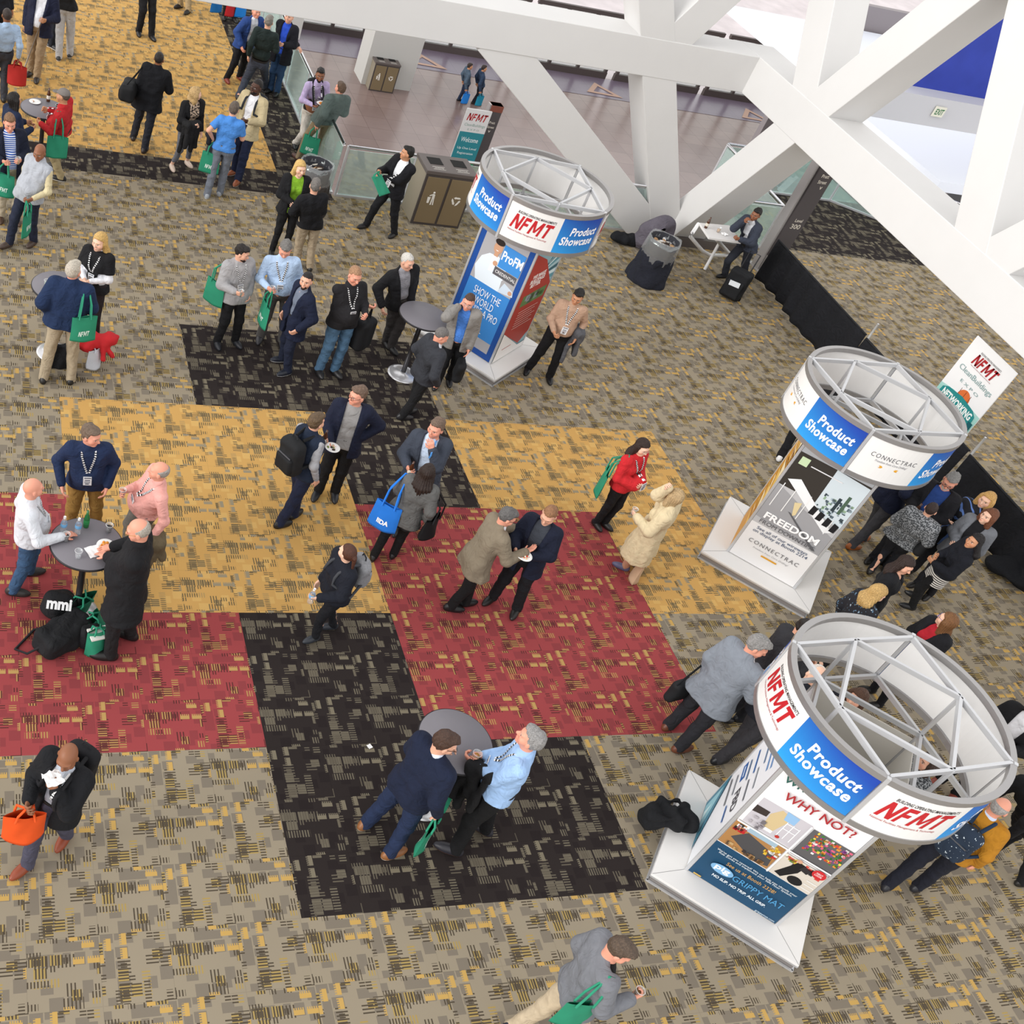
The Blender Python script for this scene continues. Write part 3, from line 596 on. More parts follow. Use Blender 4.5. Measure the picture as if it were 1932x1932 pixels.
def solid(ops, h):
    """evaluates the ops in order on a grid and extracts the surface"""
    bbs = [_bb(o) for o in ops if o[0] in 'ceb']; lo = np.min([b[0] for b in bbs], 0) - 3 * h; hi = np.max([b[1] for b in bbs], 0) + 3 * h
    n = np.ceil((hi - lo) / h).astype(int) + 1; ax = [lo[i] + h * np.arange(n[i]) for i in range(3)]
    D = np.full(n, .3, np.float32)
    def sub(l, u):
        i0 = np.maximum(((l - lo) / h).astype(int), 0); i1 = np.minimum(((u - lo) / h).astype(int) + 2, n); sl = tuple(slice(a, b) for a, b in zip(i0, i1))
        g = np.stack(np.meshgrid(*[ax[i][sl[i]] for i in range(3)], indexing='ij'), -1); return sl, g
    for op in ops:
        if op[0] in ('cut', 'warp'):
            near = np.abs(D) < .06 if op[0] == 'warp' else D < .05; I = np.argwhere(near); P = lo + I * h; t = tuple(I.T)
            D[t] = smax(D[t], op[1](P), op[2]) if op[0] == 'cut' else D[t] + op[1](P)
        elif op[0] == 'sub':
            l, u = _bb(op[1]); sl, g = sub(l - 3 * h, u + 3 * h); D[sl] = smax(D[sl], -_d(op[1], g), op[2])
        else:
            k = op[-1]; l, u = _bb(op); m = k + 2 * h; sl, g = sub(l - m, u + m); D[sl] = smin(D[sl], _d(op, g), k)
    ins = D < 0
    s = np.zeros(n - 1, np.int8); cr = [(i, j, k) for i in (0, 1) for j in (0, 1) for k in (0, 1)]
    for i, j, k in cr: s += ins[i:n[0] - 1 + i, j:n[1] - 1 + j, k:n[2] - 1 + k]
    I = np.argwhere((s > 0) & (s < 8))
    if not len(I): return np.zeros((0, 3)), []
    idx = -np.ones(n - 1, np.int64); idx[tuple(I.T)] = np.arange(len(I))
    V = {c: D[I[:, 0] + c[0], I[:, 1] + c[1], I[:, 2] + c[2]] for c in cr}
    acc = np.zeros((len(I), 3)); cnt = np.zeros(len(I))
    for a in cr:
        for x in range(3):
            if a[x]: continue
            b = list(a); b[x] = 1; b = tuple(b); da, db = V[a], V[b]; m = (da < 0) != (db < 0); t = np.where(m, da / np.where(m, da - db, 1), 0)
            p = np.tile(np.array(a, float), (len(I), 1)); p[:, x] += t; acc += p * m[:, None]; cnt += m
    vs = lo + (I + acc / cnt[:, None]) * h
    F = []
    for x in range(3):
        y, z = (x + 1) % 3, (x + 2) % 3
        A = np.moveaxis(ins, (x, y, z), (0, 1, 2)); J = np.moveaxis(idx, (x, y, z), (0, 1, 2))
        e = A[:-1] != A[1:]; E = np.argwhere(e[:, 1:-1, 1:-1]); E[:, 1:] += 1
        q = np.stack([J[E[:, 0], E[:, 1] - 1, E[:, 2] - 1], J[E[:, 0], E[:, 1], E[:, 2] - 1], J[E[:, 0], E[:, 1], E[:, 2]], J[E[:, 0], E[:, 1] - 1, E[:, 2]]], 1)
        fl = ~A[E[:, 0], E[:, 1], E[:, 2]]; q[fl] = q[fl][:, ::-1]; F.append(q)
    F = np.concatenate(F); F = F[(F >= 0).all(1)]
    return vs, F
def npmesh(name, vs, F):
    me = bpy.data.meshes.new(name); me.vertices.add(len(vs)); me.vertices.foreach_set('co', np.asarray(vs, np.float32).ravel())
    me.loops.add(len(F) * 4); me.loops.foreach_set('vertex_index', np.asarray(F, np.int32).ravel())
    me.polygons.add(len(F)); me.polygons.foreach_set('loop_start', np.arange(0, len(F) * 4, 4, dtype=np.int32)); me.polygons.foreach_set('loop_total', np.full(len(F), 4, np.int32))
    me.polygons.foreach_set('use_smooth', [True] * len(F)); me.update(calc_edges=True)
    return me
def solid_obj(name, ops, h, mats, parent=None, mi=None, org=None):
    vs, F = solid(ops, h)
    if org is not None: vs = vs - np.array(org)
    me = npmesh(name, vs, F)
    for m in (mats if isinstance(mats, (list, tuple)) else [mats]): me.materials.append(m)
    if mi is not None: me.polygons.foreach_set('material_index', np.array(mi(vs[F].mean(1)), np.int32))
    o = bpy.data.objects.new(name, me); COL.objects.link(o)
    if parent is not None: o.parent = parent
    return o
def folds(seed, amp=.006, f=38.0, axis=(0, 0, 1)):
    r = random.Random(seed); ks = []
    for i in range(5):
        v = np.array([r.gauss(0, 1), r.gauss(0, 1), r.gauss(0, .8)]); v = v / np.linalg.norm(v) * f * r.uniform(.6, 1.5); ks.append((v, r.uniform(0, 6.28)))
    def w_(P):
        s = 0
        for i, (k, p) in enumerate(ks): s = s + np.sin(P @ k + p + 1.3 * np.sin(P @ ks[(i + 1) % 5][0] * .5))
        return amp * s / 2.2
    return ('warp', w_)
# ------------------------------------------------------------------ people
def skin_mat():
    m = bpy.data.materials.new('skin'); m.use_nodes = True; nt = m.node_tree; b = nt.nodes['Principled BSDF']
    a = nt.nodes.new('ShaderNodeAttribute'); a.attribute_name = 'tone'; nt.links.new(a.outputs['Color'], b.inputs['Base Color'])
    b.inputs['Roughness'].default_value = .5; b.inputs['Specular IOR Level'].default_value = .35
    b.inputs['Subsurface Weight'].default_value = .0
    return m
SKIN = skin_mat()
_hm = {}
def hair_mat(c):
    if c in _hm: return _hm[c]
    m = mat(c, .55, spec=.4, noise=.3, scale=70).copy(); nt = m.node_tree; b = nt.nodes['Principled BSDF']; tc = nt.nodes.new('ShaderNodeTexCoord'); mp = nt.nodes.new('ShaderNodeMapping'); mp.inputs['Scale'].default_value = (1, 1, .25)
    n = nt.nodes.new('ShaderNodeTexNoise'); n.inputs['Scale'].default_value = 160; n.inputs['Detail'].default_value = 4; bp = nt.nodes.new('ShaderNodeBump'); bp.inputs['Strength'].default_value = .9; bp.inputs['Distance'].default_value = .01
    for a, d in ((tc.outputs['Object'], mp.inputs['Vector']), (mp.outputs[0], n.inputs['Vector']), (n.outputs['Fac'], bp.inputs['Height']), (bp.outputs[0], b.inputs['Normal'])): nt.links.new(a, d)
    _hm[c] = m; return m
TONE = {'fair': '#dba68c', 'pink': '#dd9a82', 'tan': '#c08a68', 'brown': '#8a5a40', 'dark': '#4e3226', 'pale': '#e6b9a0'}
ARM = {  # wrist relative to the shoulder: out, forward, up; then the elbow hint: out, forward, up; curl; palm normal (out, fwd, up)
    'hang': ((.07, .05, -.515), (.3, -1, -.2), .35, (-1, 0, 0)),
    'swing': ((.06, .22, -.45), (.2, -1, -.3), .4, (-1, 0, 0)),
    'back': ((.06, -.2, -.47), (.4, -1, 0), .4, (-1, .2, 0)),
    'pocket': ((.055, .09, -.455), (.7, -1, -.1), .5, (-1, 0, 0)),
    'akimbo': ((.02, .03, -.37), (1, -.5, 0), .25, (-.3, -1, 0)),
    'hold': ((-.05, .30, -.24), (.5, -.3, -1), .95, (-1, .1, .3)),
    'holdlow': ((-.02, .30, -.34), (.5, -.5, -1), .95, (-1, .1, .3)),
    'plate': ((-.10, .27, -.26), (.6, -.2, -1), .45, (-.2, -.1, 1)),
    'clasp': ((-.13, .24, -.30), (.6, -.2, -1), .7, (-1, -.3, .2)),
    'phone': ((-.06, .07, .13), (.8, .5, -1), .9, (-1, 0, 0)),
    'face': ((-.12, .22, .02), (.4, .2, -1), .8, (-.6, -1, 0)),
    'table': ((-.02, .42, -.30), (.6, -.5, -.6), .3, (0, 0, -1)),
    'talk': ((.02, .36, -.17), (.5, -.2, -1), .25, (-.5, 0, 1)),
    'cross': ((-.22, .20, -.24), (.6, .1, -.6), .5, (-.2, -1, 0)),
    'strap': ((-.05, .14, -.10), (.6, -.2, -1), 1.0, (-.5, -1, 0)),
}
def two_bone(a, t, l1, l2, hint):
    d = t - a; L = np.linalg.norm(d); m = (l1 + l2) * .995
    if L > m: t = a + d / L * m; d = t - a; L = m
    x = (l1 * l1 - l2 * l2 + L * L) / (2 * L); hgt = math.sqrt(max(l1 * l1 - x * x, 1e-6)); u = d / L
    h = np.array(hint, float); h = h - (h @ u) * u; h = h / (np.linalg.norm(h) + 1e-9)
    return a + u * x + h * hgt, t
def rotv(v, ax, an):
    ax = _n(ax); return v * math.cos(an) + np.cross(ax, v) * math.sin(an) + ax * (ax @ v) * (1 - math.cos(an))
def hand_ops(w, d, pn, s, curl, side):
    """w wrist, d direction of the hand, pn palm normal; side +1 right, -1 left"""
    d = _n(d); pn = np.array(pn, float); pn = _n(pn - (pn @ d) * d); x = np.cross(d, pn) * side   # x: towards the thumb... 
    x = -x; ops = []; kn = w + d * .088 * s
    ops.append(cone(w - d * .01 * s, w + d * .03 * s, .025 * s, .024 * s, .012))
    for i, o in enumerate((-.030, -.010, .011, .031)):
        ops.append(cone(w + d * .015 * s + x * o * .5 * s, kn + x * o * s, .0155 * s, .0125 * s, .012))
    for i, (o, L) in enumerate(((-.032, .060), (-.011, .076), (.0105, .080), (.032, .070))):
        p = kn + x * o * s; dd = rotv(d, x * 1.0, 0); r = .0094 * s; c = curl * (1.15 - .12 * i)
        ax = np.cross(d, pn)
        for j, fr in enumerate((.45, .32, .25)):
            dd = rotv(dd, ax, c * (.8, 1.0, .7)[j]); q = p + (dd + x * o * .8) * L * fr * s * 1.08; ops.append(cone(p, q, r, r * .92, .005)); p = q; r *= .93
    t0 = w + d * .028 * s + x * .024 * s; t1 = t0 + (d * .030 + x * .030 + pn * .014) * s; t2 = t1 + (d * .030 + x * (.008 - .012 * curl) + pn * (.008 + .018 * curl)) * s
    ops += [cone(t0, t1, .0135 * s, .0115 * s, .01), cone(t1, t2, .0112 * s, .0095 * s, .006)]
    return ops, w + d * .085 * s + pn * .022 * s, (d, pn, x)
PEOPLE = []
def person(label, feet, head, face, look=None, pitch=0.0, H=1.75, w=1.0, belly=0.0, fem=False, tone='fair', hair=('short', '#3a2c22'),
           arms=('hang', 'hang'), legs='#23242a', shoes='#1c1a19', sole=None, top=(), lan=None, glasses=False, beard=None, h=.0078, hz=None, bend=None, skirt=None,
           bare=False, cap=None, tie=None, heels=False, group='people at the reception', elbows=(None, None), legh=None):
    if feet is None:      # feet out of sight: straight below the head
        hq = at(*head, .928 * H); g = proj(hq[0], hq[1], 0); feet = ((g[0] - 12, g[1]), (g[0] + 12, g[1])); v = at(g[0] + face[0], g[1] + face[1]) - at(*g); v = _n(v); r_ = np.array((v[1], -v[0])) * .11
        feet = (proj(hq[0] - r_[0], hq[1] - r_[1], 0), proj(hq[0] + r_[0], hq[1] + r_[1], 0))
    s = H / 1.75; fl = at(*feet[0]); fr = at(*feet[1]); mid = (fl + fr) / 2
    fw = at(mid_px(feet)[0] + face[0], mid_px(feet)[1] + face[1]) - at(*mid_px(feet)); fw = _n(fw); rt = np.array((fw[1], -fw[0], 0.))
    if (fr - fl) @ rt < 0: fl, fr = fr, fl
    Z = np.array((0, 0, 1.))
    if hz is None:      # the height that puts the head over the feet, kept near the given one
        H = min((abs(np.linalg.norm(at(*head, .928 * q)[:2] - mid[:2])) + .12 * abs(q - H), q) for q in np.linspace(H * .95, H * 1.05, 11))[1]; s = H / 1.75
    zh = .928 * H if hz is None else hz
    Hc = at(*head, zh); off = Hc[:2] - mid[:2]
    lean = float(np.linalg.norm(off))
    if lean > .62: Hc[:2] = mid[:2] + off / lean * .62
    pxy = mid[:2] + (Hc[:2] - mid[:2]) * .42
    if bend is not None: pxy = mid[:2] + (Hc[:2] - mid[:2]) * .42 - fw[:2] * bend
    root = empty('person', (mid[0], mid[1], 0)); tag(root, label, 'person', group); O = np.array((mid[0], mid[1], 0.))
    foot = []; hr = 0
    for f in (fl, fr): hr = max(hr, np.linalg.norm(f[:2] - pxy))
    zp = min(.93 * s, math.sqrt(max((.83 * s) ** 2 - max(hr - .09 * s, 0) ** 2, .25)) + .10 * s)
    P = np.array((*pxy, zp)); N = Hc - Z * .165 * s - fw * .025 * s
    U = _n(N - P); SL = np.linalg.norm(N - P)
    r2 = _n(rt - (rt @ U) * U); f2 = np.cross(U, r2); f2 = f2 if f2 @ fw > 0 else -f2
    def sp(t, o=0.0, f=0.0): return P + U * SL * t + r2 * o * s + f2 * f * s
    W = w
    SH = [sp(.93, sg * .172 * W) for sg in (-1, 1)]
    # legs
    LEG = []
    for sg, f in ((-1, fl), (1, fr)):
        hp = P + rt * sg * .088 * s * W - Z * .03; an = np.array((f[0], f[1], .085 * s)) - fw * .05 * s
        kn, an2 = two_bone(hp, an, .415 * s, .405 * s, fw + Z * .05); LEG.append((hp, kn, an))
    # head frame
    hf = fw if look is None else _n((at(head[0] + look[0], head[1] + look[1], zh) - at(*head, zh)))
    hrt = np.array((hf[1], -hf[0], 0.)); hf2 = _n(hf * math.cos(pitch) - Z * math.sin(pitch)); hu = np.cross(hrt, hf2); HM = np.array([hrt, hf2, hu]).T
    def hp_(x, y, z): return Hc + HM @ np.array((x, y, z)) * s
    def he(c, r, k): return ell(hp_(*c), np.array(r) * s, HM, k)
    hd = [he((0, -.012, .032), (.077, .096, .094), .01), he((0, .028, -.045), (.056, .062, .068), .05), he((0, .075, -.085), (.026, .022, .022), .03),
          cone(hp_(0, .086, .018), hp_(0, .112, -.018), .009 * s, .014 * s, .012), he((0, .100, -.022), (.019, .014, .010), .008), he((0, .07, .036), (.06, .028, .018), .02),
          he((.05, .05, -.02), (.024, .03, .03), .03), he((-.05, .05, -.02), (.024, .03, .03), .03), he((0, .092, -.056), (.024, .012, .012), .01),
          he((.081, -.008, -.004), (.010, .020, .032), .006), he((-.081, -.008, -.004), (.010, .020, .032), .006)]
    eyes = [('sub', he((sx * .033, .105, .012), (.016, .016, .010), .01), .012) for sx in (-1, 1)]
    body = hd + eyes + [cone(N - U * .03 * s, hp_(0, -.018, -.05), .056 * s * (.85 if fem else 1), .054 * s * (.85 if fem else 1), .03)]
    def torso(d, wf=1.0):
        a = .5 * d; T = [cone(sp(.0, -.062 * W), sp(.0, .062 * W), .112 * s * wf + d, .112 * s * wf + d, .06),
             cone(sp(.30, -.055 * W), sp(.30, .055 * W), (.098 if fem else .104) * s * (.5 + .5 * W) + belly * .35 + d, (.098 if fem else .104) * s * (.5 + .5 * W) + belly * .35 + d, .07),
             cone(sp(.63, -.078 * W), sp(.63, .078 * W), .108 * s + d, .108 * s + d, .08), cone(sp(.82, -.095 * W), sp(.82, .095 * W), .088 * s + d, .088 * s + d, .06),
             cone(sp(.93, -.14 * W), sp(.93, .14 * W), .050 * s + d, .050 * s + d, .05), cone(sp(.93), sp(1.0), .085 * s + d * .6, .052 * s + d * .5, .05)]
        if belly: T.append(ell(sp(.24, 0, .05 + belly * .7), np.array((.13 * W + d, .085 + belly * .8 + d, .17 + d)) * s, np.array([r2, f2, U]).T, .06))
        if fem: T += [ell(sp(.66, q * .075, .085), np.array((.062, .055, .062)) * s + d * .8, None, .04) for q in (-1, 1)]
        return T
    body += torso(-.004)
    for i, (hp, kn, an) in enumerate(LEG):
        body += [cone(hp, kn, .078 * s, .050 * s, .03), cone(kn, an, .046 * s, .033 * s, .03), ell(kn * .66 + an * .34 - fw * .010, ((.036 if fem else .040) * s,) * 3, None, .04), cone(an, an + fw * (.05 if fem else .09) * s - Z * .05 * s, (.027 if fem else .034) * s, (.014 if fem else .018) * s, .02)]
    AR = []; PALM = []
    for i, sg in ((0, -1), (1, 1)):
        spec = ARM[arms[i]] if isinstance(arms[i], str) else arms[i]
        if len(spec) == 2 and isinstance(spec[0], tuple):      # ((px, py, z), base style)
            bs = ARM[spec[1]]; tgt = at(*spec[0]); curl, pn = bs[2], bs[3]; hint = bs[1]
        else:
            o, hint, curl, pn = spec; tgt = SH[i] + (rt * sg * o[0] * 1 + fw * o[1] + Z * o[2]) * s
            if sg * 1: pass
        hv = rt * sg * hint[0] + fw * hint[1] + Z * hint[2]; el, wr = two_bone(SH[i], tgt, .285 * s, .265 * s, hv)
        pnw = rt * sg * pn[0] + fw * pn[1] + Z * pn[2]; hdir = _n(wr - el)
        if arms[i] in ('plate', 'talk', 'table', 'clasp') or (isinstance(spec, tuple) and len(spec) == 2): hdir = _n(hdir * .6 + fw * .5 - rt * sg * .3 * (arms[i] != 'table'))
        ho, pc, fr_ = hand_ops(wr, hdir, pnw, s, curl, sg); AR.append((SH[i], el, wr)); PALM.append((pc, fr_))
        body += [cone(SH[i], el, .050 * s, .040 * s, .03), cone(el, wr, .040 * s, .026 * s, .02)] + ho
    vs, F = solid(body, h); me = npmesh('body', vs - O, F)
    base_c = np.array(srgb(TONE.get(tone, tone))); col = np.tile(base_c, (len(vs), 1)); q = ((vs - Hc) @ HM) / s
    def blot(c, r, color, a=1.0):
        d = np.linalg.norm((q - np.array(c)) / np.array(r), axis=1); t = np.clip(1.25 - d, 0, .25)[:, None] * 4 * a; nonlocal col; col = col * (1 - t) + np.array(color) * t
    hc = srgb(hair[1]) if hair[0] != 'bald' else tuple(base_c * .35)
    for sx in (-1, 1):
        blot((sx * .033, .092, .012), (.015, .03, .0075), srgb('#e8e2de'), .8); blot((sx * .033, .095, .012), (.008, .03, .008), srgb('#2a1d16')); blot((sx * .034, .092, .034), (.021, .03, .0055), hc, .8)
        blot((sx * .05, .075, -.02), (.022, .03, .02), tuple(base_c * np.array((1.05, .8, .78))), .5)
    blot((0, .10, -.058), (.025, .03, .0075), tuple(base_c * np.array((.85, .5, .5))), .9 if fem else .6)
    ca = me.color_attributes.new('tone', 'FLOAT_COLOR', 'POINT'); ca.data.foreach_set('color', np.hstack([col, np.ones((len(col), 1))]).astype(np.float32).ravel())
    bo = link('body', me, root, [SKIN]); 
    hh_ = max(h * 1.6, .012); seed = hash_(label)
    # legs
    if not bare:
        lt = []
        for hp, kn, an in LEG:
            rk, ra = (.064, .046) if fem else (.076, .058)
            if skirt: rk, ra = .068, .050; lt.append(ell(kn * .66 + an * .34 - fw * .010, (.052 * s,) * 3, None, .04))
            lt += [cone(hp, kn, .100 * s * (.5 + .5 * W), rk * s, .03), cone(kn, np.array((an[0] + fw[0] * .012, an[1] + fw[1] * .012, .05 * s)), (rk - .002) * s, (ra + .006) * s, .03)]
        lt += [cone(sp(0, -.062 * W), sp(0, .062 * W), .124 * s, .124 * s, .05), cone(sp(.16, -.055 * W), sp(.16, .055 * W), .108 * s * (.5 + .5 * W) + belly * .3 + .008, .108 * s * (.5 + .5 * W) + belly * .3 + .008, .05)]
        if belly and top and (top[-1].get('hem', .86) >= .9 or top[-1].get('open')): lt.append(ell(sp(.24, 0, .05 + belly * .7), np.array((.13 * W + .002, .083 + belly * .8, .172)) * s, np.array([r2, f2, U]).T, .06))
        c0 = sp(.17); zc = .042 if legh is None else legh
        lt += [folds(seed, .0045 if not skirt else .0, 42.), ('cut', lambda p: (p - c0) @ U, .01), ('cut', lambda p: zc - p[..., 2], .006)]
        solid_obj('trousers' if not skirt else 'tights', lt, hh_, mat(legs, .9, noise=.10, scale=14), root, org=O)
        if not skirt and (belly < .01 or True):
            bl = [cone(sp(.15, -.055 * W), sp(.15, .055 * W), .112 * s * (.5 + .5 * W) + belly * .3 + .008, .112 * s * (.5 + .5 * W) + belly * .3 + .008, .01), ('cut', lambda p: np.abs((p - sp(.15)) @ U) - .017, .004)]
            solid_obj('belt', bl, .011, mat('#1d1815', .5), root, org=O)
    if skirt:
        sc, shz = skirt; cc = P * 1.0; cc[2] = shz; lo_ = (P + (mid - P) * ((zp - shz) / zp)); lo_[2] = shz
        so = [cone(sp(0, -.062), sp(0, .062), .130 * s, .130 * s, .05), cone(sp(.2, -.05), sp(.2, .05), .115 * s, .115 * s, .05)] + [cone(P + rt * q * .06, lo_ + rt * q * .08, .135 * s, .13 * s, .06) for q in (-1, 1)]
        so += [folds(seed, .003, 40), ('cut', lambda p: shz - p[..., 2], .008), ('cut', lambda p: (p - sp(.2)) @ U, .01)]
        solid_obj('skirt', so, hh_, STRIPES if sc == 'stripes' else mat(sc, .9, noise=.08, scale=20), root, org=O)
    # garments, inner to outer
    outer = None
    for gi, g in enumerate(top):
        nm, colr, d = g['n'], g['c'], g.get('d', .014)
        inner = gi < len(top) - 1; shut = inner and not top[-1].get('open')
        if inner: d = min(d, .006 + .006 * gi)
        hem = g.get('hem', .86); sl = g.get('sl', 2) if not inner or g.get('slv') else 0; T = torso(d)
        if inner: hem = max(hem, top[-1].get('hem', .86) + .03)
        hemz = hem * s
        if hemz < zp + .02:
            lo_ = P + (mid - P) * ((zp - hemz) / zp); lo_[2] = hemz; fl_ = g.get('flare', .0)
            T += [cone(P + rt * q * .062 * W * s, lo_ - Z * .03 + rt * q * (.085 * W * s + fl_ * .4), .118 * s + d + belly * .2, .118 * s + d + fl_ + belly * .2, .06) for q in (-1, 1)]
        T.append(folds(seed + gi, g.get('fold', .0055) if not inner else .0015, 34.))
        T.append(('cut', (lambda hz_: lambda p: hz_ - p[..., 2])(hemz), .006))
        if hemz > .9 * s: T.append(('cut', lambda p: -((p - sp(.06)) @ U), .006))
        op = g.get('open')
        if op:
            wt, wb, tb = op     # half width at the neck, at the bottom, start height fraction
            def vcut(p, wt=wt, wb=wb, tb=tb):
                q_ = p - P; x_ = np.abs(q_ @ r2); y_ = q_ @ f2; t_ = (q_ @ U) / SL; hw = wb + (wt - wb) * np.clip((t_ - tb) / (.98 - tb), 0, 1) ; hw = np.where(t_ < tb, wb if wb > 0 else -.02, hw)
                return np.minimum(hw * s - x_, y_ + .0)
            T.append(('cut', vcut, .004))
            if g.get('lapel', nm == 'jacket') and not inner:
                TT = [o_ for o_ in T if o_[0] in 'ceb']
                def sf(p0):
                    p = p0 + f2 * .34
                    for _ in range(22): p = p - f2 * max(min(float(ev(TT, p[None])[0]) - .001, .05), -.02)
                    return p
                tbb = max(tb, .38)
                for sg in (-1, 1):
                    pp = [sf(sp(t_, sg * (wb + (wt - wb) * min(max((t_ - tb) / (.98 - tb), 0), 1) + o_))) for t_, o_ in ((.95, .030), (.86, .036), (.78, .046), (.66, .036), (.54, .024), (tbb, .014))]
                    for a_, b_, ra_, rb_ in zip(pp[:-1], pp[1:], (.020, .024, .030, .024, .018), (.024, .030, .024, .018, .010)): T.append(cone(a_ - f2 * ra_ * .62, b_ - f2 * rb_ * .62, ra_, rb_, .004))
        if g.get('neck', True) and not g.get('open'): T.append(cone(N - U * .045 * s, N + U * .012 * s + fw * .004, .064 * s + d * .5, (.060 if not fem else .052) * s + d * .4, .02))
        if g.get('collar'): T += [cone(N - U * .03 * s, N + U * .03 * s, .066 * s + d * .7, .060 * s + d * .6, .015)] + ([('cut', vcut, .004)] if op else [])
        if g.get('hood'): T.append(ell(N - f2 * .075 * s - U * .03 * s, np.array((.10, .06, .07)) * s, np.array([r2, f2, U]).T, .03))
        if sl:
            for i, (S0, el, wr) in enumerate(AR):
                rr = .052 * s + d; cu = g.get('cuff', .0)
                if sl == 1: e2 = S0 + (el - S0) * .72; T += [cone(S0, e2, rr, .056 * s + d, .04), ('cut', lambda p, e2=e2, el=el, S0=S0: np.where(np.linalg.norm(p - el, axis=-1) < .16 * s, (p - e2) @ _n(el - S0), -1), .004)]
                else:
                    wq = el + (wr - el) * g.get('slen', .95)
                    T += [cone(S0, el, rr, .045 * s + d, .04), cone(el, wq, .045 * s + d, .034 * s + d * .75 + cu, .035), ('warp', (lambda el: lambda p: .006 * np.sin(95 * np.linalg.norm(p - el, axis=-1)) * np.exp(-(np.linalg.norm(p - el, axis=-1) / .11) ** 2))(el))]
        ms = g['m'] if 'm' in g else mat(colr, g.get('rough', .9), noise=g.get('noise', .07), scale=g.get('sc', 16))
        solid_obj(nm, T, hh_, ms, root, org=O); outer = T
        for (nm2, c2, fn2) in g.get('extra', ()): pass
    # shoes
    for i, (f, (hp, kn, an)) in enumerate(zip((fl, fr), LEG)):
        tow = rotv(fw, Z, (-1 if i == 0 else 1) * -.16); tr_ = np.array((tow[1], -tow[0], 0.)); FM = np.array([tr_, tow, Z]).T; c = np.array((an[0], an[1], 0.)) + tow * .055 * s; sf = s * (.90 if fem else 1)
        so = [ell(c + Z * .030 + tow * .02, np.array((.049, .140, .050)) * sf, FM, .02), cone(c + Z * .055 - tow * .03 * sf, c + Z * .035 + tow * .07 * sf, .042 * sf, .034 * sf, .03), ell(c - tow * .07 * sf + Z * .045, np.array((.040, .055, .055)) * sf, FM, .03), cone(c - tow * .06 * sf + Z * .05, an * 1.0 - Z * .01, .042 * sf, .044 * sf, .02), ('cut', lambda p: .002 - p[..., 2], .004)]
        sc = sole or shoes
        sh = solid_obj('shoe', so, .0085, [mat(shoes, .45, spec=.5, noise=.05, scale=30), mat(sc, .7)], root, mi=lambda c_: (c_[:, 2] < .022).astype(int), org=O)
        if heels: k = MB(); k.cyl(c - tow * .1 - Z * .0 - O, c - tow * .085 + Z * .06 - O, .006, 8, .016); k.build('heel', BLACKG, sh)
    # hair
    st, hcol = hair[0], hair[1]
    hm = hair_mat(hcol) if st != 'bald' else None
    def q2(P_): return ((P_ - Hc) @ HM) / s
    if st != 'bald':
        thick = {'short': 1, 'crew': .35, 'fringe': .3, 'long': 1.2, 'bob': 1.4, 'wavy': 1.6, 'bun': .9, 'pony': .9, 'thin': .2}.get(st, 1)
        t_ = .002 + .0085 * thick
        ho = [he((0, -.016, .036), (.077 + t_ * (.55 if st in ('short', 'crew') else 1), .096 + t_, .094 + t_ * 1.15), .01)]
        if st == 'short': ho += [he((.012, .040, .103), (.056, .050, .030), .03), he((0, -.05, .085), (.06, .05, .04), .03)]
        ho.append(('cut', lambda p: (lambda q: -(q[..., 2] - (np.interp(q[..., 1], [-.11, -.04, -.022, -.018, .004, .012, .05, .075, .10], [-.075, -.058, -.045, -.01, -.012, .040, .058, .086, .094]) + .006 * np.sin(q[..., 0] * 210) * (q[..., 1] > .03) + .55 * np.maximum(np.abs(q[..., 0]) - .022, 0) * (q[..., 1] > .02) + .0)) * s)(q2(p)) if st not in ('long', 'bob', 'wavy') else (lambda q: -(q[..., 2] - np.where(q[..., 1] > .0, .036 + .64 * q[..., 1], -.2)) * s)(q2(p)), .012))
        if st in ('fringe', 'thin'): ho.append(('cut', lambda p: (lambda q: (q[..., 2] - (.052 - .35 * q[..., 1] + (.03 if st == 'thin' else 0))) * s)(q2(p)), .012))
        if st in ('long', 'wavy'):
            L = .30 if st == 'long' else .24
            for x_ in (-.062, -.03, 0, .03, .062):
                dn = -Z * L * s - f2 * (.05 if abs(x_) > .05 else .06); a_ = hp_(x_, -.05 + abs(x_) * .6, .0); ho.append(cone(a_, a_ + dn * .55 + hrt * x_ * .4 - f2 * .03, .046 * s, .046 * s, .03)); ho.append(cone(a_ + dn * .55 + hrt * x_ * .4 - f2 * .03, a_ + dn, .046 * s, .026 * s, .03))
            ho.append(('warp', lambda p: .005 * np.sin(np.arctan2((p - Hc) @ hf, (p - Hc) @ hrt) * 26 + p[..., 2] * (60 if st == 'wavy' else 12))))
        if st == 'bob':
            for x_ in (-.072, -.04, 0, .04, .072): a_ = hp_(x_, -.045 + abs(x_) * .7, .02); ho.append(cone(a_, a_ - Z * .14 * s + hrt * x_ * .25, .045 * s, .034 * s, .03))
            ho.append(('warp', lambda p: .004 * np.sin(np.arctan2((p - Hc) @ hf, (p - Hc) @ hrt) * 24)))
        if st == 'bun': ho.append(he((0, -.115, .0), (.04, .035, .038), .015))
        if st == 'pony': ho += [he((0, -.11, .03), (.026, .03, .026), .015), cone(hp_(0, -.125, .02), hp_(0, -.145, -.16), .026 * s, .014 * s, .02)]
        if st in ('short',): ho.append(folds(seed + 7, .0036, 105.))
        if st == 'crew': ho.append(folds(seed + 7, .0014, 150.))
        solid_obj('hair', ho, .0078, hm, root, org=O)
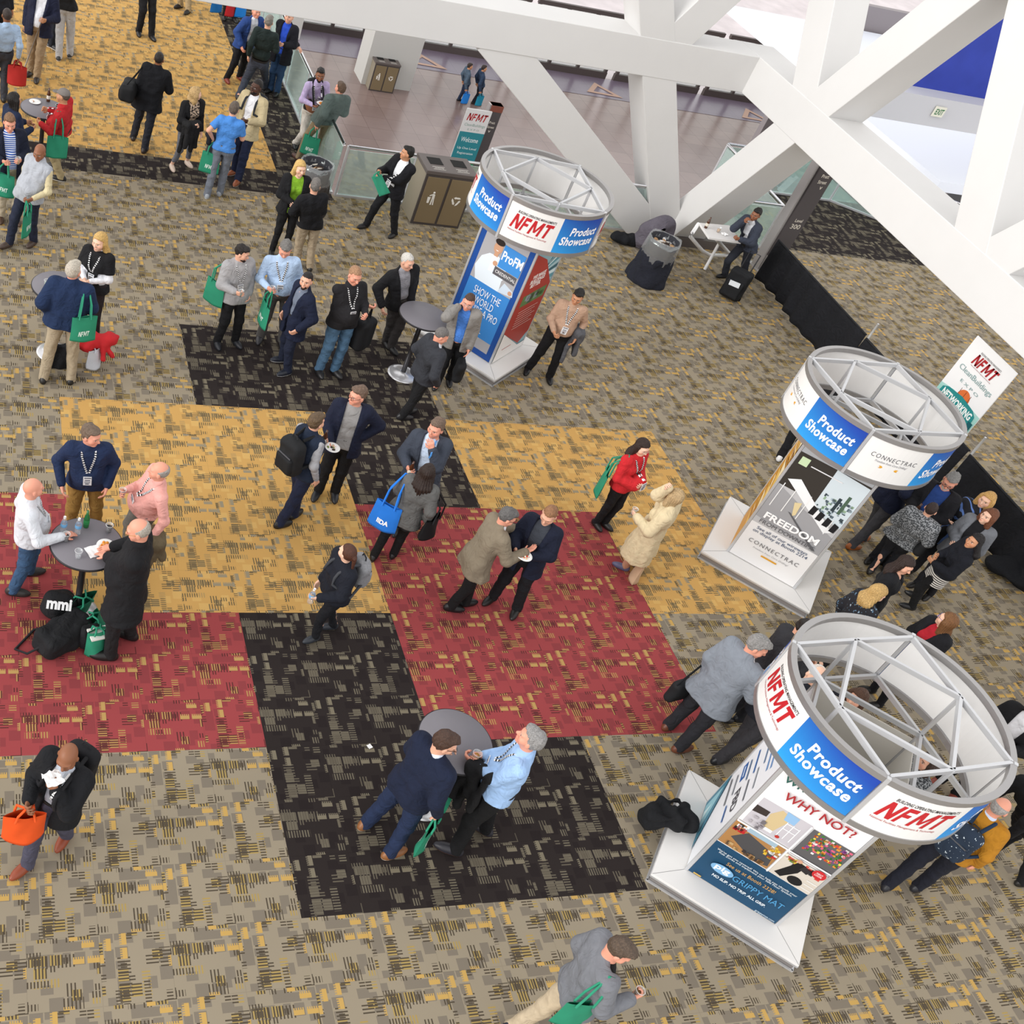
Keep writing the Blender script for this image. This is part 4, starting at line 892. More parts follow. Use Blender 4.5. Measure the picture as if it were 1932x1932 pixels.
    if beard:
        bo_ = [he((0, .03, -.047), (.061, .066, .070), .02), he((0, .08, -.086), (.031, .026, .026), .02), ('cut', lambda p: (lambda q: (q[..., 2] - (-.036 - .45 * np.maximum(q[..., 1] - .06, 0) + .25 * np.abs(q[..., 0]))) * s)(q2(p)), .006), ('cut', lambda p: (lambda q: -(q[..., 1] + .005) * s)(q2(p)), .006), ('sub', he((0, .11, -.055), (.022, .02, .010), .01), .005)]
        solid_obj('beard', bo_, .008, mat(beard, .8, noise=.2, scale=120), root, org=O)
    if glasses:
        gl = MB()
        for sx in (-1, 1):
            ctr = hp_(sx * .034, .106, .010) - O; gl.tube([ctr + HM @ np.array((.026 * math.cos(a), 0, .018 * math.sin(a))) * s for a in np.linspace(0, 2 * PI, 14, endpoint=False)], .0022, 5, closed=True)
            gl.tube([hp_(sx * .060, .104, .014) - O, hp_(sx * .084, .0, .012) - O], .0022, 5)
        gl.tube([hp_(-.009, .11, .014) - O, hp_(.009, .11, .014) - O], .0022, 5); gl.build('glasses', mat('#2a2422' if glasses is True else glasses, .3), root)
    if cap:
        co = [he((0, -.012, .052), (.090, .108, .088), .01), ('cut', lambda p: (lambda q: -(q[..., 2] - (.045 + .0 * q[..., 1])) * s)(q2(p)), .008), he((0, .125, .052), (.068, .062, .010), .012)]
        solid_obj('cap', co, .009, mat(cap, .85, noise=.1, scale=60), root, org=O)
    # things worn over the clothes, laid on the surface of the outermost garment
    allt = body if not outer else outer
    def surf(p0, dirn, out=.006):
        p = p0 + dirn * .32
        for _ in range(26):
            dd = float(ev(outer, p[None])[0]) if outer else .1
            p = p - dirn * max(min(dd - out, .05), -.02)
            if abs(dd - out) < .0015: break
        return p
    PEOPLE.append(dict(root=root, O=O, surf=surf, sp=sp, N=N, U=U, r2=r2, f2=f2, fw=fw, rt=rt, s=s, P=P, SL=SL, SH=SH, PALM=PALM, AR=AR, HM=HM, Hc=Hc, outer=outer, fl=fl, fr=fr, hp=hp_))
    me_ = PEOPLE[-1]
    if lan:
        cols = {'bw': ('#151517', '#e9e9ea'), 'blue': ('#3f86cf', '#5f9bdb'), 'white': ('#dedee2', '#cfd0d6'), 'none': None}[lan]
        lm = [mat(c, .7) for c in cols]; lo = None; rb = MB()
        for sg in (-1, 1):
            pts = [N + r2 * sg * .055 * s - f2 * .03 + U * .02]
            for t_, o_ in ((.985, .072), (.90, .070), (.80, .056), (.70, .042), (.60, .026), (.52, .012)):
                pts.append(surf(sp(t_, sg * o_), f2))
            P2 = []
            for a, b in zip(pts[:-1], pts[1:]):
                for k in range(4): P2.append(a + (b - a) * k / 4)
            P2.append(pts[-1])
            for k, (a, b) in enumerate(zip(P2[:-1], P2[1:])): rb.mi = k % 2; rb.bar(a - O, b - O + (b - a) * .1, .021, .003, up=f2)
        c = surf(sp(.46), f2, .015); lo = rb.build('lanyard', lm, root); u_ = _n(Z - (Z @ f2) * f2 * .3)
        bd = MB(); bd.bar(c - r2 * .045 - u_ * .06 - O, c + r2 * .045 - u_ * .06 - O, .006, .125, up=u_) ; bdo = bd.build('badge', mat('#e8e9ec', .4), lo)
        tx = MB()
        for k, (ww, zz, hh2) in enumerate(((.036, -.012, .012), (.028, -.045, .010), (.032, -.065, .006), (.030, -.082, .006), (.02, -.10, .012))): q_ = c + f2 * .0045 + u_ * zz; tx.bar(q_ - r2 * ww - O, q_ + r2 * ww - O, .002, hh2, up=u_)
        tx.build('badge_print', mat('#4a4f5c', .6), bdo)
    if tie:
        tb = MB(); pts = [surf(sp(t_), f2, .004) for t_ in (.97, .88, .78, .66, .54, .42, .30)]
        for a, b in zip(pts[:-1], pts[1:]): tb.bar(a - O, b - O, .05, .006, up=f2)
        tb.build('tie', mat(tie, .6), root)
    return me_
def proj(x, y, z):
    q = RC @ np.array((x, y, z - CAMZ)); return (FPX * q[0] / q[2] + CX, FPX * q[1] / q[2] + CY)
def mid_px(feet): return ((feet[0][0] + feet[1][0]) / 2, (feet[0][1] + feet[1][1]) / 2)
def hash_(t): return sum((i + 1) * ord(c) for i, c in enumerate(t)) % 99991
def stripes_mat():
    m = bpy.data.materials.new('stripes'); m.use_nodes = True; nt = m.node_tree; b = nt.nodes['Principled BSDF']; tc = nt.nodes.new('ShaderNodeTexCoord'); wv = nt.nodes.new('ShaderNodeTexWave')
    wv.bands_direction = 'Z'; wv.inputs['Scale'].default_value = 9; rp = nt.nodes.new('ShaderNodeValToRGB'); rp.color_ramp.interpolation = 'CONSTANT'; rp.color_ramp.elements[0].color = (*srgb('#1b1b1e'), 1); rp.color_ramp.elements[1].color = (*srgb('#e6e2dc'), 1); rp.color_ramp.elements[1].position = .45
    nt.links.new(tc.outputs['Object'], wv.inputs['Vector']); nt.links.new(wv.outputs['Fac'], rp.inputs[0]); nt.links.new(rp.outputs[0], b.inputs['Base Color']); b.inputs['Roughness'].default_value = .9
    return m
STRIPES = stripes_mat()
def wave_mat(c1, c2, scale, direc='Z', pos=.5, dist=0.0):
    m = bpy.data.materials.new('pattern'); m.use_nodes = True; nt = m.node_tree; b = nt.nodes['Principled BSDF']; tc = nt.nodes.new('ShaderNodeTexCoord'); wv = nt.nodes.new('ShaderNodeTexWave')
    wv.bands_direction = direc; wv.inputs['Scale'].default_value = scale; wv.inputs['Distortion'].default_value = dist; rp = nt.nodes.new('ShaderNodeValToRGB'); rp.color_ramp.interpolation = 'CONSTANT'; rp.color_ramp.elements[0].color = (*srgb(c1), 1); rp.color_ramp.elements[1].color = (*srgb(c2), 1); rp.color_ramp.elements[1].position = pos
    nt.links.new(tc.outputs['Object'], wv.inputs['Vector']); nt.links.new(wv.outputs['Fac'], rp.inputs[0]); nt.links.new(rp.outputs[0], b.inputs['Base Color']); b.inputs['Roughness'].default_value = .9
    return m
def speck_mat(c1, c2, scale, pos=.55, c3=None):
    m = bpy.data.materials.new('print_cloth'); m.use_nodes = True; nt = m.node_tree; b = nt.nodes['Principled BSDF']; tc = nt.nodes.new('ShaderNodeTexCoord'); wv = nt.nodes.new('ShaderNodeTexNoise')
    wv.inputs['Scale'].default_value = scale; rp = nt.nodes.new('ShaderNodeValToRGB'); rp.color_ramp.interpolation = 'CONSTANT'; rp.color_ramp.elements[0].color = (*srgb(c1), 1); rp.color_ramp.elements[1].color = (*srgb(c2), 1); rp.color_ramp.elements[1].position = pos
    if c3: e = rp.color_ramp.elements.new(pos + .08); e.color = (*srgb(c3), 1)
    nt.links.new(tc.outputs['Object'], wv.inputs['Vector']); nt.links.new(wv.outputs['Fac'], rp.inputs[0]); nt.links.new(rp.outputs[0], b.inputs['Base Color']); b.inputs['Roughness'].default_value = .9
    return m
# garment shorthands
def G(n, c, **k): return dict(n=n, c=c, **k)
def shirt(c, **k): k.setdefault('d', .012); k.setdefault('hem', .97); k.setdefault('collar', True); return G('shirt', c, **k)
def sweater(c, **k): k.setdefault('d', .020); k.setdefault('hem', .86); return G('sweater', c, **k)
def blazer(c, **k): k.setdefault('d', .030); k.setdefault('hem', .80); k.setdefault('open', (.085, .0, .40)); k.setdefault('collar', True); k.setdefault('flare', .012); k.setdefault('noise', .05); return G('jacket', c, **k)
def openj(c, **k): k.setdefault('open', (.085, .055, .1)); return blazer(c, **k)
# ------------------------------------------------------------------ furniture
def cocktail_table(x, y, label, rtop=.372, H=1.07, base='#dcdcdf'):
    root = empty('cocktail_table', (x, y, 0)); tag(root, label, 'table', 'round grey cocktail tables')
    m = MB(); m.lathe((0, 0, 0), [(0, H - .032), (rtop - .02, H - .032), (rtop, H - .024), (rtop + .003, H - .012), (rtop - .006, H), (0, H)], 56); m.build('tabletop', mat('#77747a', .55, noise=.03, scale=4), root)
    m = MB(); m.lathe((0, 0, 0), [(rtop - .004, H - .03), (rtop + .006, H - .022), (rtop + .006, H - .008), (rtop - .004, H - .001)], 56, cap=False); m.build('edge_band', mat('#252427', .5), root)
    m = MB(); m.cyl((0, 0, .05), (0, 0, H - .03), .036, 18); m.build('pole', mat('#3b3a3d', .3, .6), root)
    m = MB(); m.lathe((0, 0, 0), [(0, .03), (.04, .034), (.05, .06), (.055, .03), (.20, .016), (.235, .006), (.235, 0), (0, 0)], 48); m.build('base_plate', mat(base, .25, .6), root)
    return root
cocktail_table(1.33, 7.83, 'grey cocktail table carrying two water bottles and a green bottle')
cocktail_table(4.66, 5.33, 'bare grey cocktail table at the edge of the red carpet')
cocktail_table(6.47, 12.54, 'bare grey cocktail table beside the furthest round kiosk')
cocktail_table(1.28, 12.46, 'grey cocktail table with two cups, behind the man in the navy jacket')
cocktail_table(1.25, 17.59, 'grey cocktail table at the yellow carpet with a brown bottle on it')
TZ = 1.0705
def cup(px, py, z, label, liquid=None, r=.038, hgt=.10, solidc=None, group='plastic cups', loc=None):
    p = at(px, py, z) if loc is None else loc
    root = empty('plastic_cup', tuple(p)); tag(root, label, 'cup', group)
    m = MB(); m.lathe((0, 0, 0), [(0, 0), (r * .7, 0), (r * .82, hgt * .5), (r, hgt), (r * 1.04, hgt), (r * .97, hgt * .97), (r * .78, hgt * .5), (r * .66, .004), (0, .004)], 22); m.build('cup_wall', PLASTIC if not solidc else mat(solidc, .4), root)
    m = MB(); m.tube([(r * 1.02 * math.cos(a), r * 1.02 * math.sin(a), hgt) for a in np.linspace(0, 2 * PI, 22, endpoint=False)], .0022, 5, closed=True); m.build('rim', mat('#d8dadb', .3), root)
    if liquid: m = MB(); m.lathe((0, 0, .006), [(0, 0), (r * .64, 0), (r * .84, hgt * .62), (0, hgt * .62)], 20); m.build('drink', mat(liquid, .1, spec=.6), root)
    return root
def bottle(px, py, z, label, kind='water', loc=None, lean=(0, 0)):
    p = at(px, py, z) if loc is None else loc
    root = empty({'water': 'water_bottle', 'beer': 'beer_bottle', 'green': 'green_bottle'}[kind], tuple(p)); tag(root, label, 'bottle', 'drink bottles'); root.rotation_euler = (lean[0], lean[1], 0)
    if kind == 'water':
        m = MB(); m.lathe((0, 0, 0), [(0, 0), (.031, 0), (.033, .02), (.030, .05), (.033, .09), (.033, .13), (.026, .165), (.013, .185), (.013, .20), (0, .20)], 20); m.build('bottle_body', PLASTIC, root)
        m = MB(); m.lathe((0, 0, 0), [(.0335, .085), (.0345, .09), (.0345, .125), (.0335, .13)], 20, cap=False); m.build('label_band', mat('#6fa9d6', .5), root)
        m = MB(); m.cyl((0, 0, .198), (0, 0, .216), .0145, 14); m.build('cap', mat('#f0f0f0', .5), root)
    else:
        c = '#4a2814' if kind == 'beer' else '#1c6b35'
        m = MB(); m.lathe((0, 0, 0), [(0, 0), (.030, 0), (.031, .01), (.031, .12), (.026, .145), (.014, .18), (.0125, .225), (0, .225)], 20); m.build('bottle_body', mat(c, .12, spec=.7), root)
        m = MB(); m.lathe((0, 0, 0), [(.0312, .045), (.0322, .048), (.0322, .10), (.0312, .104)], 20, cap=False); m.build('label_band', mat('#d9d2c4' if kind == 'beer' else '#2f8a4c', .6), root)
    return root
def plate(px, py, z, label, food=('#d98a2f', '#c9702a', '#e2a050'), r=.095, n=16, loc=None, tilt=(0, 0)):
    p = at(px, py, z) if loc is None else loc
    root = empty('paper_plate', tuple(p)); tag(root, label, 'plate', 'small paper plates'); root.rotation_euler = (tilt[0], tilt[1], 0)
    m = MB(); m.lathe((0, 0, 0), [(0, 0), (r * .68, 0), (r, .014), (r * .99, .017), (r * .66, .004), (0, .004)], 30); m.build('plate_dish', mat('#efeeec', .6), root)
    if n:
        rng = random.Random(int(px)); f = MB(); ms = [mat(c, .6) for c in food]
        for i in range(n):
            a = rng.uniform(0, 6.28); q = r * .58 * math.sqrt(rng.random()); f.mi = i % len(ms); rr = rng.uniform(.010, .019); f.lathe((q * math.cos(a), q * math.sin(a), .005), [(0, 0), (rr, .003), (rr * .8, rr * .7), (0, rr)], 8)
        tag(f.build('food', ms, root), kind='stuff')
    return root
def napkin(px, py, z, label, size=.12, rz=.4, loc=None, crumple=0.01):
    p = at(px, py, z) if loc is None else loc; n = 7; rng = random.Random(int(px * 7)); vs = []; 
    for j in range(n):
        for i in range(n): vs.append(((i / (n - 1) - .5) * size, (j / (n - 1) - .5) * size, .003 + rng.uniform(0, crumple)))
    vs += [(x, y, z_ + .0025) for x, y, z_ in vs]; N2 = n * n
    fs = [(j * n + i, (j + 1) * n + i, (j + 1) * n + i + 1, j * n + i + 1) for j in range(n - 1) for i in range(n - 1)]; fs += [tuple(N2 + q for q in reversed(f)) for f in fs]
    for k in range(n - 1): fs += [(k, k + 1, N2 + k + 1, N2 + k), (N2 - n + k + 1, N2 - n + k, 2 * N2 - n + k, 2 * N2 - n + k + 1), ((k + 1) * n, k * n, N2 + k * n, N2 + (k + 1) * n), (k * n + n - 1, (k + 1) * n + n - 1, N2 + (k + 1) * n + n - 1, N2 + k * n + n - 1)]
    me = bpy.data.meshes.new('napkin'); me.from_pydata(vs, [], fs); o = link('paper_napkin', me, None, [mat('#efeeee', .8)]); o.location = tuple(p); o.rotation_euler = (0, 0, rz); tag(o, label, 'napkin', 'paper napkins'); return o
bottle(119, 1003, TZ, 'clear water bottle at the left edge of the left table'); bottle(146, 1006, TZ, 'clear water bottle nearest the middle of the left table'); bottle(162, 993, TZ, 'green glass bottle on the left table', 'green')
cup(205, 1003, TZ, 'plastic cup of dark drink at the right side of the left table', '#1c1212'); cup(147, 1052, TZ, 'empty clear plastic cup on the near side of the left table'); cup(124, 1020, TZ, 'dark drink under the hand of the man in the white sweatshirt', '#1c1212')
plate(199, 1031, TZ, 'white plate of orange food on the left table'); napkin(177, 1041, TZ, 'white napkin beside the plate of orange food', .15)
plate(66, 193, TZ, 'white plate with a crumpled napkin on the far left table', n=3, food=('#efefef', '#c9a184', '#efefef')); bottle(91, 191, TZ, 'brown beer bottle on the far left table', 'beer'); cup(109, 209, TZ, 'dark green cup on the far left table', None, solidc='#2b3f36'); 
cup(88, 541, TZ, 'clear cup holding pale drink at the left of the table', '#9fb59a'); plate(104, 531, TZ, 'empty white plate on the table behind the navy jacket man', n=0)
# ------------------------------------------------------------------ bags
GREEN = '#2a8a6b'
def tote(hand, d_out, label, color=GREEN, size=(.34, .36, .07), drop=.20, yaw=0.0, text='NFMT', tilt=0.0, group='green tote bags', tc='#dcefe6', stuffed=False):
    """hand: xyz of what carries the straps; the sack hangs drop below it; yaw = direction of its broad face normal"""
    W_, H_, D_ = size; ctr = np.array(hand, float); Zv = np.array((0, 0, 1.)); n = np.array((math.cos(yaw), math.sin(yaw), 0)); u = np.array((-n[1], n[0], 0))
    n, Zt = rotv(n, u, tilt), rotv(Zv, u, tilt)
    top = ctr - Zt * drop + np.array((*d_out, 0)) if len(d_out) == 2 else ctr - Zt * drop + np.array(d_out)
    if top[2] - H_ * Zt[2] < .01: top[2] = H_ * Zt[2] + .01
    root = empty('tote_bag', tuple(top - Zt * H_)); O = top - Zt * H_; tag(root, label, 'tote bag', group)
    nu, nv = 12, 12; rng = random.Random(hash_(label)); ph = rng.uniform(0, 6)
    def pt(s_, t_, side):
        x = (s_ - .5) * W_ * (1 - .06 * t_ + .03 * math.sin(3 * t_ + ph)); b = D_ * .5 * (math.sin(PI * s_) ** .7) * (1.25 - .75 * t_) + .006 * math.sin(9 * s_ + 5 * t_ + ph) * (s_ * (1 - s_) * 4)
        return u * x + Zt * (t_ * H_ + .012 * math.sin(5 * s_ + ph) * t_) + n * side * (max(b, .003) if 0 < s_ < 1 else 0)
    vs = []; fs = []
    for side in (1, -1):
        o = len(vs)
        for j in range(nv + 1):
            for i in range(nu + 1): vs.append(pt(i / nu, j / nv, side))
        for j in range(nv):
            for i in range(nu):
                f = (o + j * (nu + 1) + i, o + j * (nu + 1) + i + 1, o + (j + 1) * (nu + 1) + i + 1, o + (j + 1) * (nu + 1) + i); fs.append(f if side > 0 else tuple(reversed(f)))
    o2 = (nu + 1) * (nv + 1); fs.append(tuple([i for i in range(nu + 1)] + [o2 + i for i in range(nu - 1, 0, -1)])[::-1])
    me = bpy.data.meshes.new('sack'); me.from_pydata([tuple(v) for v in vs], [], fs); sk = link('sack', me, root, [mat(color, .75, noise=.05, scale=9)], smooth=True)
    for side in (1, -1):
        m = MB(); e = D_ * .35 * side; a = Zt * H_ + n * e
        m.tube([a - u * W_ * .22 - Zt * .03, a - u * W_ * .18 + Zt * drop * .5, ctr - O - u * .02, ctr - O + u * .02, a + u * W_ * .18 + Zt * drop * .5, a + u * W_ * .22 - Zt * .03], .011, 6); m.build('handle', mat(color, .75, noise=.05, scale=9), root)
        if text:
            m = MB(); uu = u * side
            def fn(a_, b_, side=side, uu=uu):
                s_ = .5 + a_ * side / W_; t_ = b_ / H_; p = pt(min(max(s_, .02), .98), t_, side); return tuple(p + n * side * .003)
            put_text(m, text, fn, .1, 0, H_ * .34, width=W_ * .42, height=.07, bold=.004); m.build('lettering', mat(tc, .6), sk)
    if stuffed:
        m = MB(); m.box(Zt * (H_ - .06) + u * .02, (.16, .22, .02), rz=yaw); m.build('papers', mat('#e9e7e2', .7), root)
    return root
def backpack(P_, label, color='#1b1c1f', size=(.29, .46, .17), pocket=None, one=None, mtl=None, off=0.0, low=.0):
    s = P_['s']; f2, r2, U, sp, O0 = P_['f2'], P_['r2'], P_['U'], P_['sp'], None
    c = P_['surf'](sp(.62 - low, off), -f2, size[2] * s * .5 - .005); M = np.array([r2, -f2, U]).T; h_ = np.array((size[0] / 2, size[2] / 2, size[1] / 2)) * s
    root = empty('backpack', tuple(c)); tag(root, label, 'backpack', 'backpacks'); O = c.copy()
    ops = [rbox(c - U * h_[2] * .1, h_ * np.array((.96, .78, .88)), .055 * s, M, .04), ell(c + U * h_[2] * .45, h_ * np.array((.80, .72, .52)), M, .06), ell(c - f2 * .03 * s - U * .09 * s, h_ * np.array((.85, .95, .7)), M, .05), folds(hash_(label), .005, 30)]
    mm = mtl or mat(color, .8, noise=.1, scale=30); b = solid_obj('pack_body', ops, .014, mm, root, org=O)
    for zz in (.55, .15):
        zp_ = MB(); zc_ = c + U * h_[2] * zz - f2 * h_[1] * 1.02; zp_.bar(zc_ - r2 * h_[0] * .62 - O, zc_ + r2 * h_[0] * .62 - O, .010, .012, up=U) if zz < .5 else zp_.tube([c + U * h_[2] * .2 + r2 * h_[0] * .93 * q_ - f2 * h_[1] * .45 + U * (h_[2] * .62 * (1 - q_ * q_)) - O for q_ in np.linspace(-1, 1, 9)], .006, 5); zp_.build('zip', mat('#5a5b60', .5), b)
    pc = c - f2 * h_[1] * .9 - U * h_[2] * .35; solid_obj('front_pocket', [rbox(pc, h_ * np.array((.78, .32, .45)), .03, M, .02), folds(3, .003, 40)], .012, mat(pocket, .8, noise=.1, scale=30) if pocket else mm, root, org=O)
    for sg in (-1, 1):
        if one and sg != one: continue
        pts = [c + U * h_[2] * .8 + r2 * sg * .06 * s + f2 * h_[1] * .7, sp(1.0, sg * .085, -.03) + U * .03, P_['surf'](sp(.93, sg * .10), f2, .010), P_['surf'](sp(.78, sg * .105), f2, .010), P_['surf'](sp(.60, sg * .115), f2, .010), P_['surf'](sp(.45, sg * .12), r2 * sg, .010), c - U * h_[2] * .6 + r2 * sg * h_[0] * .8]
        m = MB(); m.tube([p - O for p in pts], .019 * s, 8); m.build('strap', mat(color if not pocket else '#3c3e43', .8), root)
    m = MB(); tp = c + U * h_[2] * .98; m.tube([tp - r2 * .04 - O, tp - r2 * .03 + U * .04 - O, tp + r2 * .03 + U * .04 - O, tp + r2 * .04 - O], .008, 6); m.build('grab_handle', mat('#202124', .8), root)
    return root
def duffel(c, M, h_, label, color='#1a1b1e', name='shoulder_bag', strap=None, cat='bag', mi=None, r=.07):
    c = np.array(c, float); h_ = np.array(h_, float); root = empty(name, tuple(c)); tag(root, label, cat, 'dark carried bags')
    solid_obj('bag_body', [rbox(c, h_, min(r, min(h_) * .95), M, .03), folds(hash_(label), .006, 26)], .014, mi or mat(color, .75, noise=.1, scale=25), root, org=c)
    Mz = np.array(M); solid_obj('pocket', [rbox(c + Mz[:, 1] * h_[1] * .9 - Mz[:, 2] * h_[2] * .2, h_ * np.array((.7, .25, .5)), .02, M, .02)], .012, mat(color, .75, noise=.1, scale=25), root, org=c)
    if strap is not None: m = MB(); m.tube([np.array(p) - c for p in strap], .012, 7); m.build('strap', mat(color, .8), root)
    return root
def coat_over(c, u, dn, label, color='#1c1c1e', L=.5, W_=.20, T=.07, name='folded_coat', extra=(), mtl=None):
    """a coat draped over a forearm: u along the arm, hanging down both sides"""
    c = np.array(c, float); u = _n(u); Zv = np.array((0, 0, 1.)); sd = np.cross(u, Zv); sd = _n(sd); root = empty(name, tuple(c)); tag(root, label, 'coat', 'coats carried over an arm')
    ops = [cone(c - u * W_ * .6, c + u * W_ * .6, .055, .05, .04)]
    for sg, l in ((-1, L), (1, L * .7)):
        for k in (-1, 0, 1): ops.append(cone(c + u * k * W_ * .42 + sd * sg * .04, c + u * k * W_ * .5 + sd * sg * T - Zv * l * (1 - .12 * abs(k)), .048, .036, .05))
    ops += list(extra) + [folds(hash_(label), .011, 30.)]
    solid_obj('coat_body', ops, .014, mtl or mat(color, .9, noise=.12, scale=14), root, org=c)
    s_ = c + u * W_ * .3 + sd * T; solid_obj('sleeve', [cone(s_ - Zv * .05, s_ - Zv * (L + .1) + u * .06, .045, .034, .02), folds(hash_(label) + 1, .007, 36.)], .013, mtl or mat(color, .9, noise=.12, scale=14), root, org=c)
    return root
def palm(P_, i): return P_['PALM'][i][0]
def hold_cup(P_, i, label, liquid='#b98a3a', **k):
    p = palm(P_, i) - np.array((0, 0, .05)); return cup(0, 0, 0, label, liquid, loc=p, group='drinks held in the hand', **k)
def hold_bottle(P_, i, label, kind='beer'): return bottle(0, 0, 0, label, kind, loc=palm(P_, i) - np.array((0, 0, .09)))
def hold_plate(P_, i, label, **k): return plate(hash_(label) % 100, 0, 0, label, loc=palm(P_, i) + np.array((0, 0, .022)) + P_['fw'] * .05, **k)
def phone(P_, i, label): 
    p = palm(P_, i); d, pn, x = P_['PALM'][i][1]; m = MB(); M = np.array([x, d, pn]).T; m.box((0, 0, 0), (.072, .145, .009), M=M); o = m.build('mobile_phone', mat('#16171a', .3), bevel=.003); o.location = tuple(p); tag(o, label, 'phone'); return o
def yaw_of(v): return math.atan2(v[1], v[0])
def camyaw(p): return math.atan2(-p[1], -p[0])
def hand_tote(P_, i, label, turn=0.0, drop=.19, **k):
    h_ = palm(P_, i); out = P_['rt'] * (1 if i else -1); return tote(h_, out[:2] * .03, label, yaw=yaw_of(out) + turn, drop=drop, **k)
def shoulder_tote(P_, i, label, turn=0.0, drop=.36, back=.06, out_=.10, **k):
    sg = 1 if i else -1; sh = P_['SH'][i] + np.array((0, 0, .085)) * P_['s'] - P_['rt'] * sg * .02; o = P_['rt'] * sg * out_ - P_['fw'] * back; return tote(sh, o[:2], label, yaw=yaw_of(P_['rt'] * sg) + turn, drop=drop, **k)
WHT = '#dfe2e8'
# left table
q = person('bald man in a white sweatshirt and blue jeans at the left table', ((30, 1120), (60, 1084)), (62, 922), (100, 0), look=(100, -20), belly=.05, w=1.1, tone='pink', hair=('bald', ''), legs='#34506f', shoes='#2c2a29', top=[sweater('#cfd3da', sc=8)], lan='bw', arms=('hang', ((118, 1012, 1.12), 'table')), H=1.78)
q = person('man in a navy quarter zip sweater and mustard trousers behind the left table', ((128, 1005), (180, 1000)), (171, 822), (0, 100), look=(60, 30), pitch=.2, H=1.85, w=1.1, belly=.03, tone='pink', hair=('short', '#6b5a4c'), legs='#8a6a35', top=[shirt('#8fa3bf'), sweater('#1d2b4a', collar=True)], lan='bw', arms=('pocket', 'pocket'))
q = person('balding man in a pink shirt holding a drink beside the left table', ((232, 1038), (262, 1046)), (300, 890), (-90, 10), look=(-90, -20), tone='pink', belly=.06, w=1.12, hair=('fringe', '#9a948e'), legs='#6f6c66', top=[shirt('#e2a49b', hem=.90)], lan='bw', arms=('hang', 'hold'), H=1.78)
hold_cup(q, 1, 'cup of red drink in the hand of the pink shirt man', '#3a1418')
coat_over(q['AR'][0][2] - q['fw'] * .05, q['rt'], None, 'olive coat over the arm of the man in the pink shirt', '#5f5440', L=.38)
q = person('bald man in a long black coat facing the left table', ((199, 1240), (238, 1202)), (262, 1002), (-90, -20), pitch=.35, tone='pink', belly=.05, w=1.14, hair=('fringe', '#a8a196'), legs='#1b1a1c', shoes='#161516', top=[shirt('#2b2b2e'), blazer('#17171a', open=None, hem=.64, d=.034, flare=.05, collar=True)], arms=(((198, 1050, 1.12), 'table'), ((214, 1032, 1.14), 'table')), H=1.85, glasses='#b08a4a')
# upper left
q = person('blonde woman in a black vest with white sleeves at the left side', None, (188, 457), (-50, 40), look=(-70, 40), pitch=.1, fem=True, H=1.70, hair=('wavy', '#c9a463'), tone='pale', legs='#2a2426', top=[shirt('#e3e4ea', slv=1, slen=.95), G('vest', '#17171a', d=.024, sl=1, hem=.90)], lan='bw', arms=('clasp', 'clasp'))
q = person('grey haired man in a navy jacket and khaki trousers seen from behind', ((82, 716), (134, 718)), (138, 512), (25, -100), look=(60, -60), H=1.80, w=1.14, belly=.05, tone='pink', hair=('short', '#bdb4a6'), legs='#a3957e', top=[blazer('#1b2c4c', open=None, hem=.88, d=.04, collar=True)], arms=('pocket', 'hold'))
shoulder_tote(q, 1, 'green tote on the shoulder of the grey haired navy jacket man', turn=-1.2, back=.17, out_=.04)
q = person('bald man in a light grey vest with cream sleeves near the left edge', ((14, 466), (60, 462)), (75, 288), (-80, 40), look=(-80, 60), pitch=.25, H=1.80, w=1.12, belly=.04, tone='brown', hair=('bald', ''), legs='#23283a', shoes='#4a3b33', top=[shirt('#cfc29c', slv=1), G('vest', '#a9adb5', d=.034, sl=0, hem=.86, collar=True)], arms=('holdlow', 'pocket'))
hand_tote(q, 0, 'green tote held low by the bald man in the grey vest', turn=.3)
q = person('man in a navy jacket over a blue striped shirt at the left edge', ((2, 416), (30, 420)), (18, 232), (30, 90), pitch=.3, H=1.80, w=1.1, belly=.04, tone='pink', hair=('short', '#7b5c42'), legs='#b9ad97', shoes='#4b3527', top=[shirt('#3f66b5', m=wave_mat('#2f55a8', '#e6eaf2', 11, 'Z', .62)), openj('#161b2c', open=(.085, .07, .1))], lan='bw', arms=('hold', 'hold'))
hold_cup(q, 0, 'cup of pale beer held by the man in the striped blue shirt', '#c9a24a'); hand_tote(q, 1, 'green tote carried by the man in the striped blue shirt', turn=1.2)
q = person('man in a grey cap and red sweatshirt at the far left table', ((112, 340), (104, 318)), (119, 182), (-90, -30), H=1.78, w=1.12, belly=.07, tone='tan', hair=('crew', '#5a4c42'), legs='#a2926f', shoes='#1d1c1e', sole='#e8e8e8', top=[sweater('#b5262b')], arms=('hold', 'hold'), cap='#77716d', lan='bw')
shoulder_tote(q, 0, 'green tote on the shoulder of the man in red with the cap', turn=.5, text='')
q = person('dark haired woman in a navy top left of the far left table', None, (27, 190), (90, -10), fem=True, H=1.66, tone='tan', hair=('bob', '#1b1615'), legs='#1a1a1e', top=[sweater('#1d2740')], arms=('hold', 'hold'))
duffel(q['SH'][0] - q['U'] * .5 - q['rt'] * .12, np.array([q['fw'], -q['rt'], (0, 0, 1)]).T, (.14, .06, .12), 'brown handbag of the dark haired woman at the left edge', '#4a2c22')
q = person('bald man in a pale blue shirt at the upper left edge', ((6, 190), (-14, 178)), (13, 30), (-30, -80), H=1.82, w=1.05, tone='brown', hair=('crew', '#3a302c'), legs='#3a3c43', top=[shirt('#a9c1de', noise=.03)], arms=('hang', 'hang'))
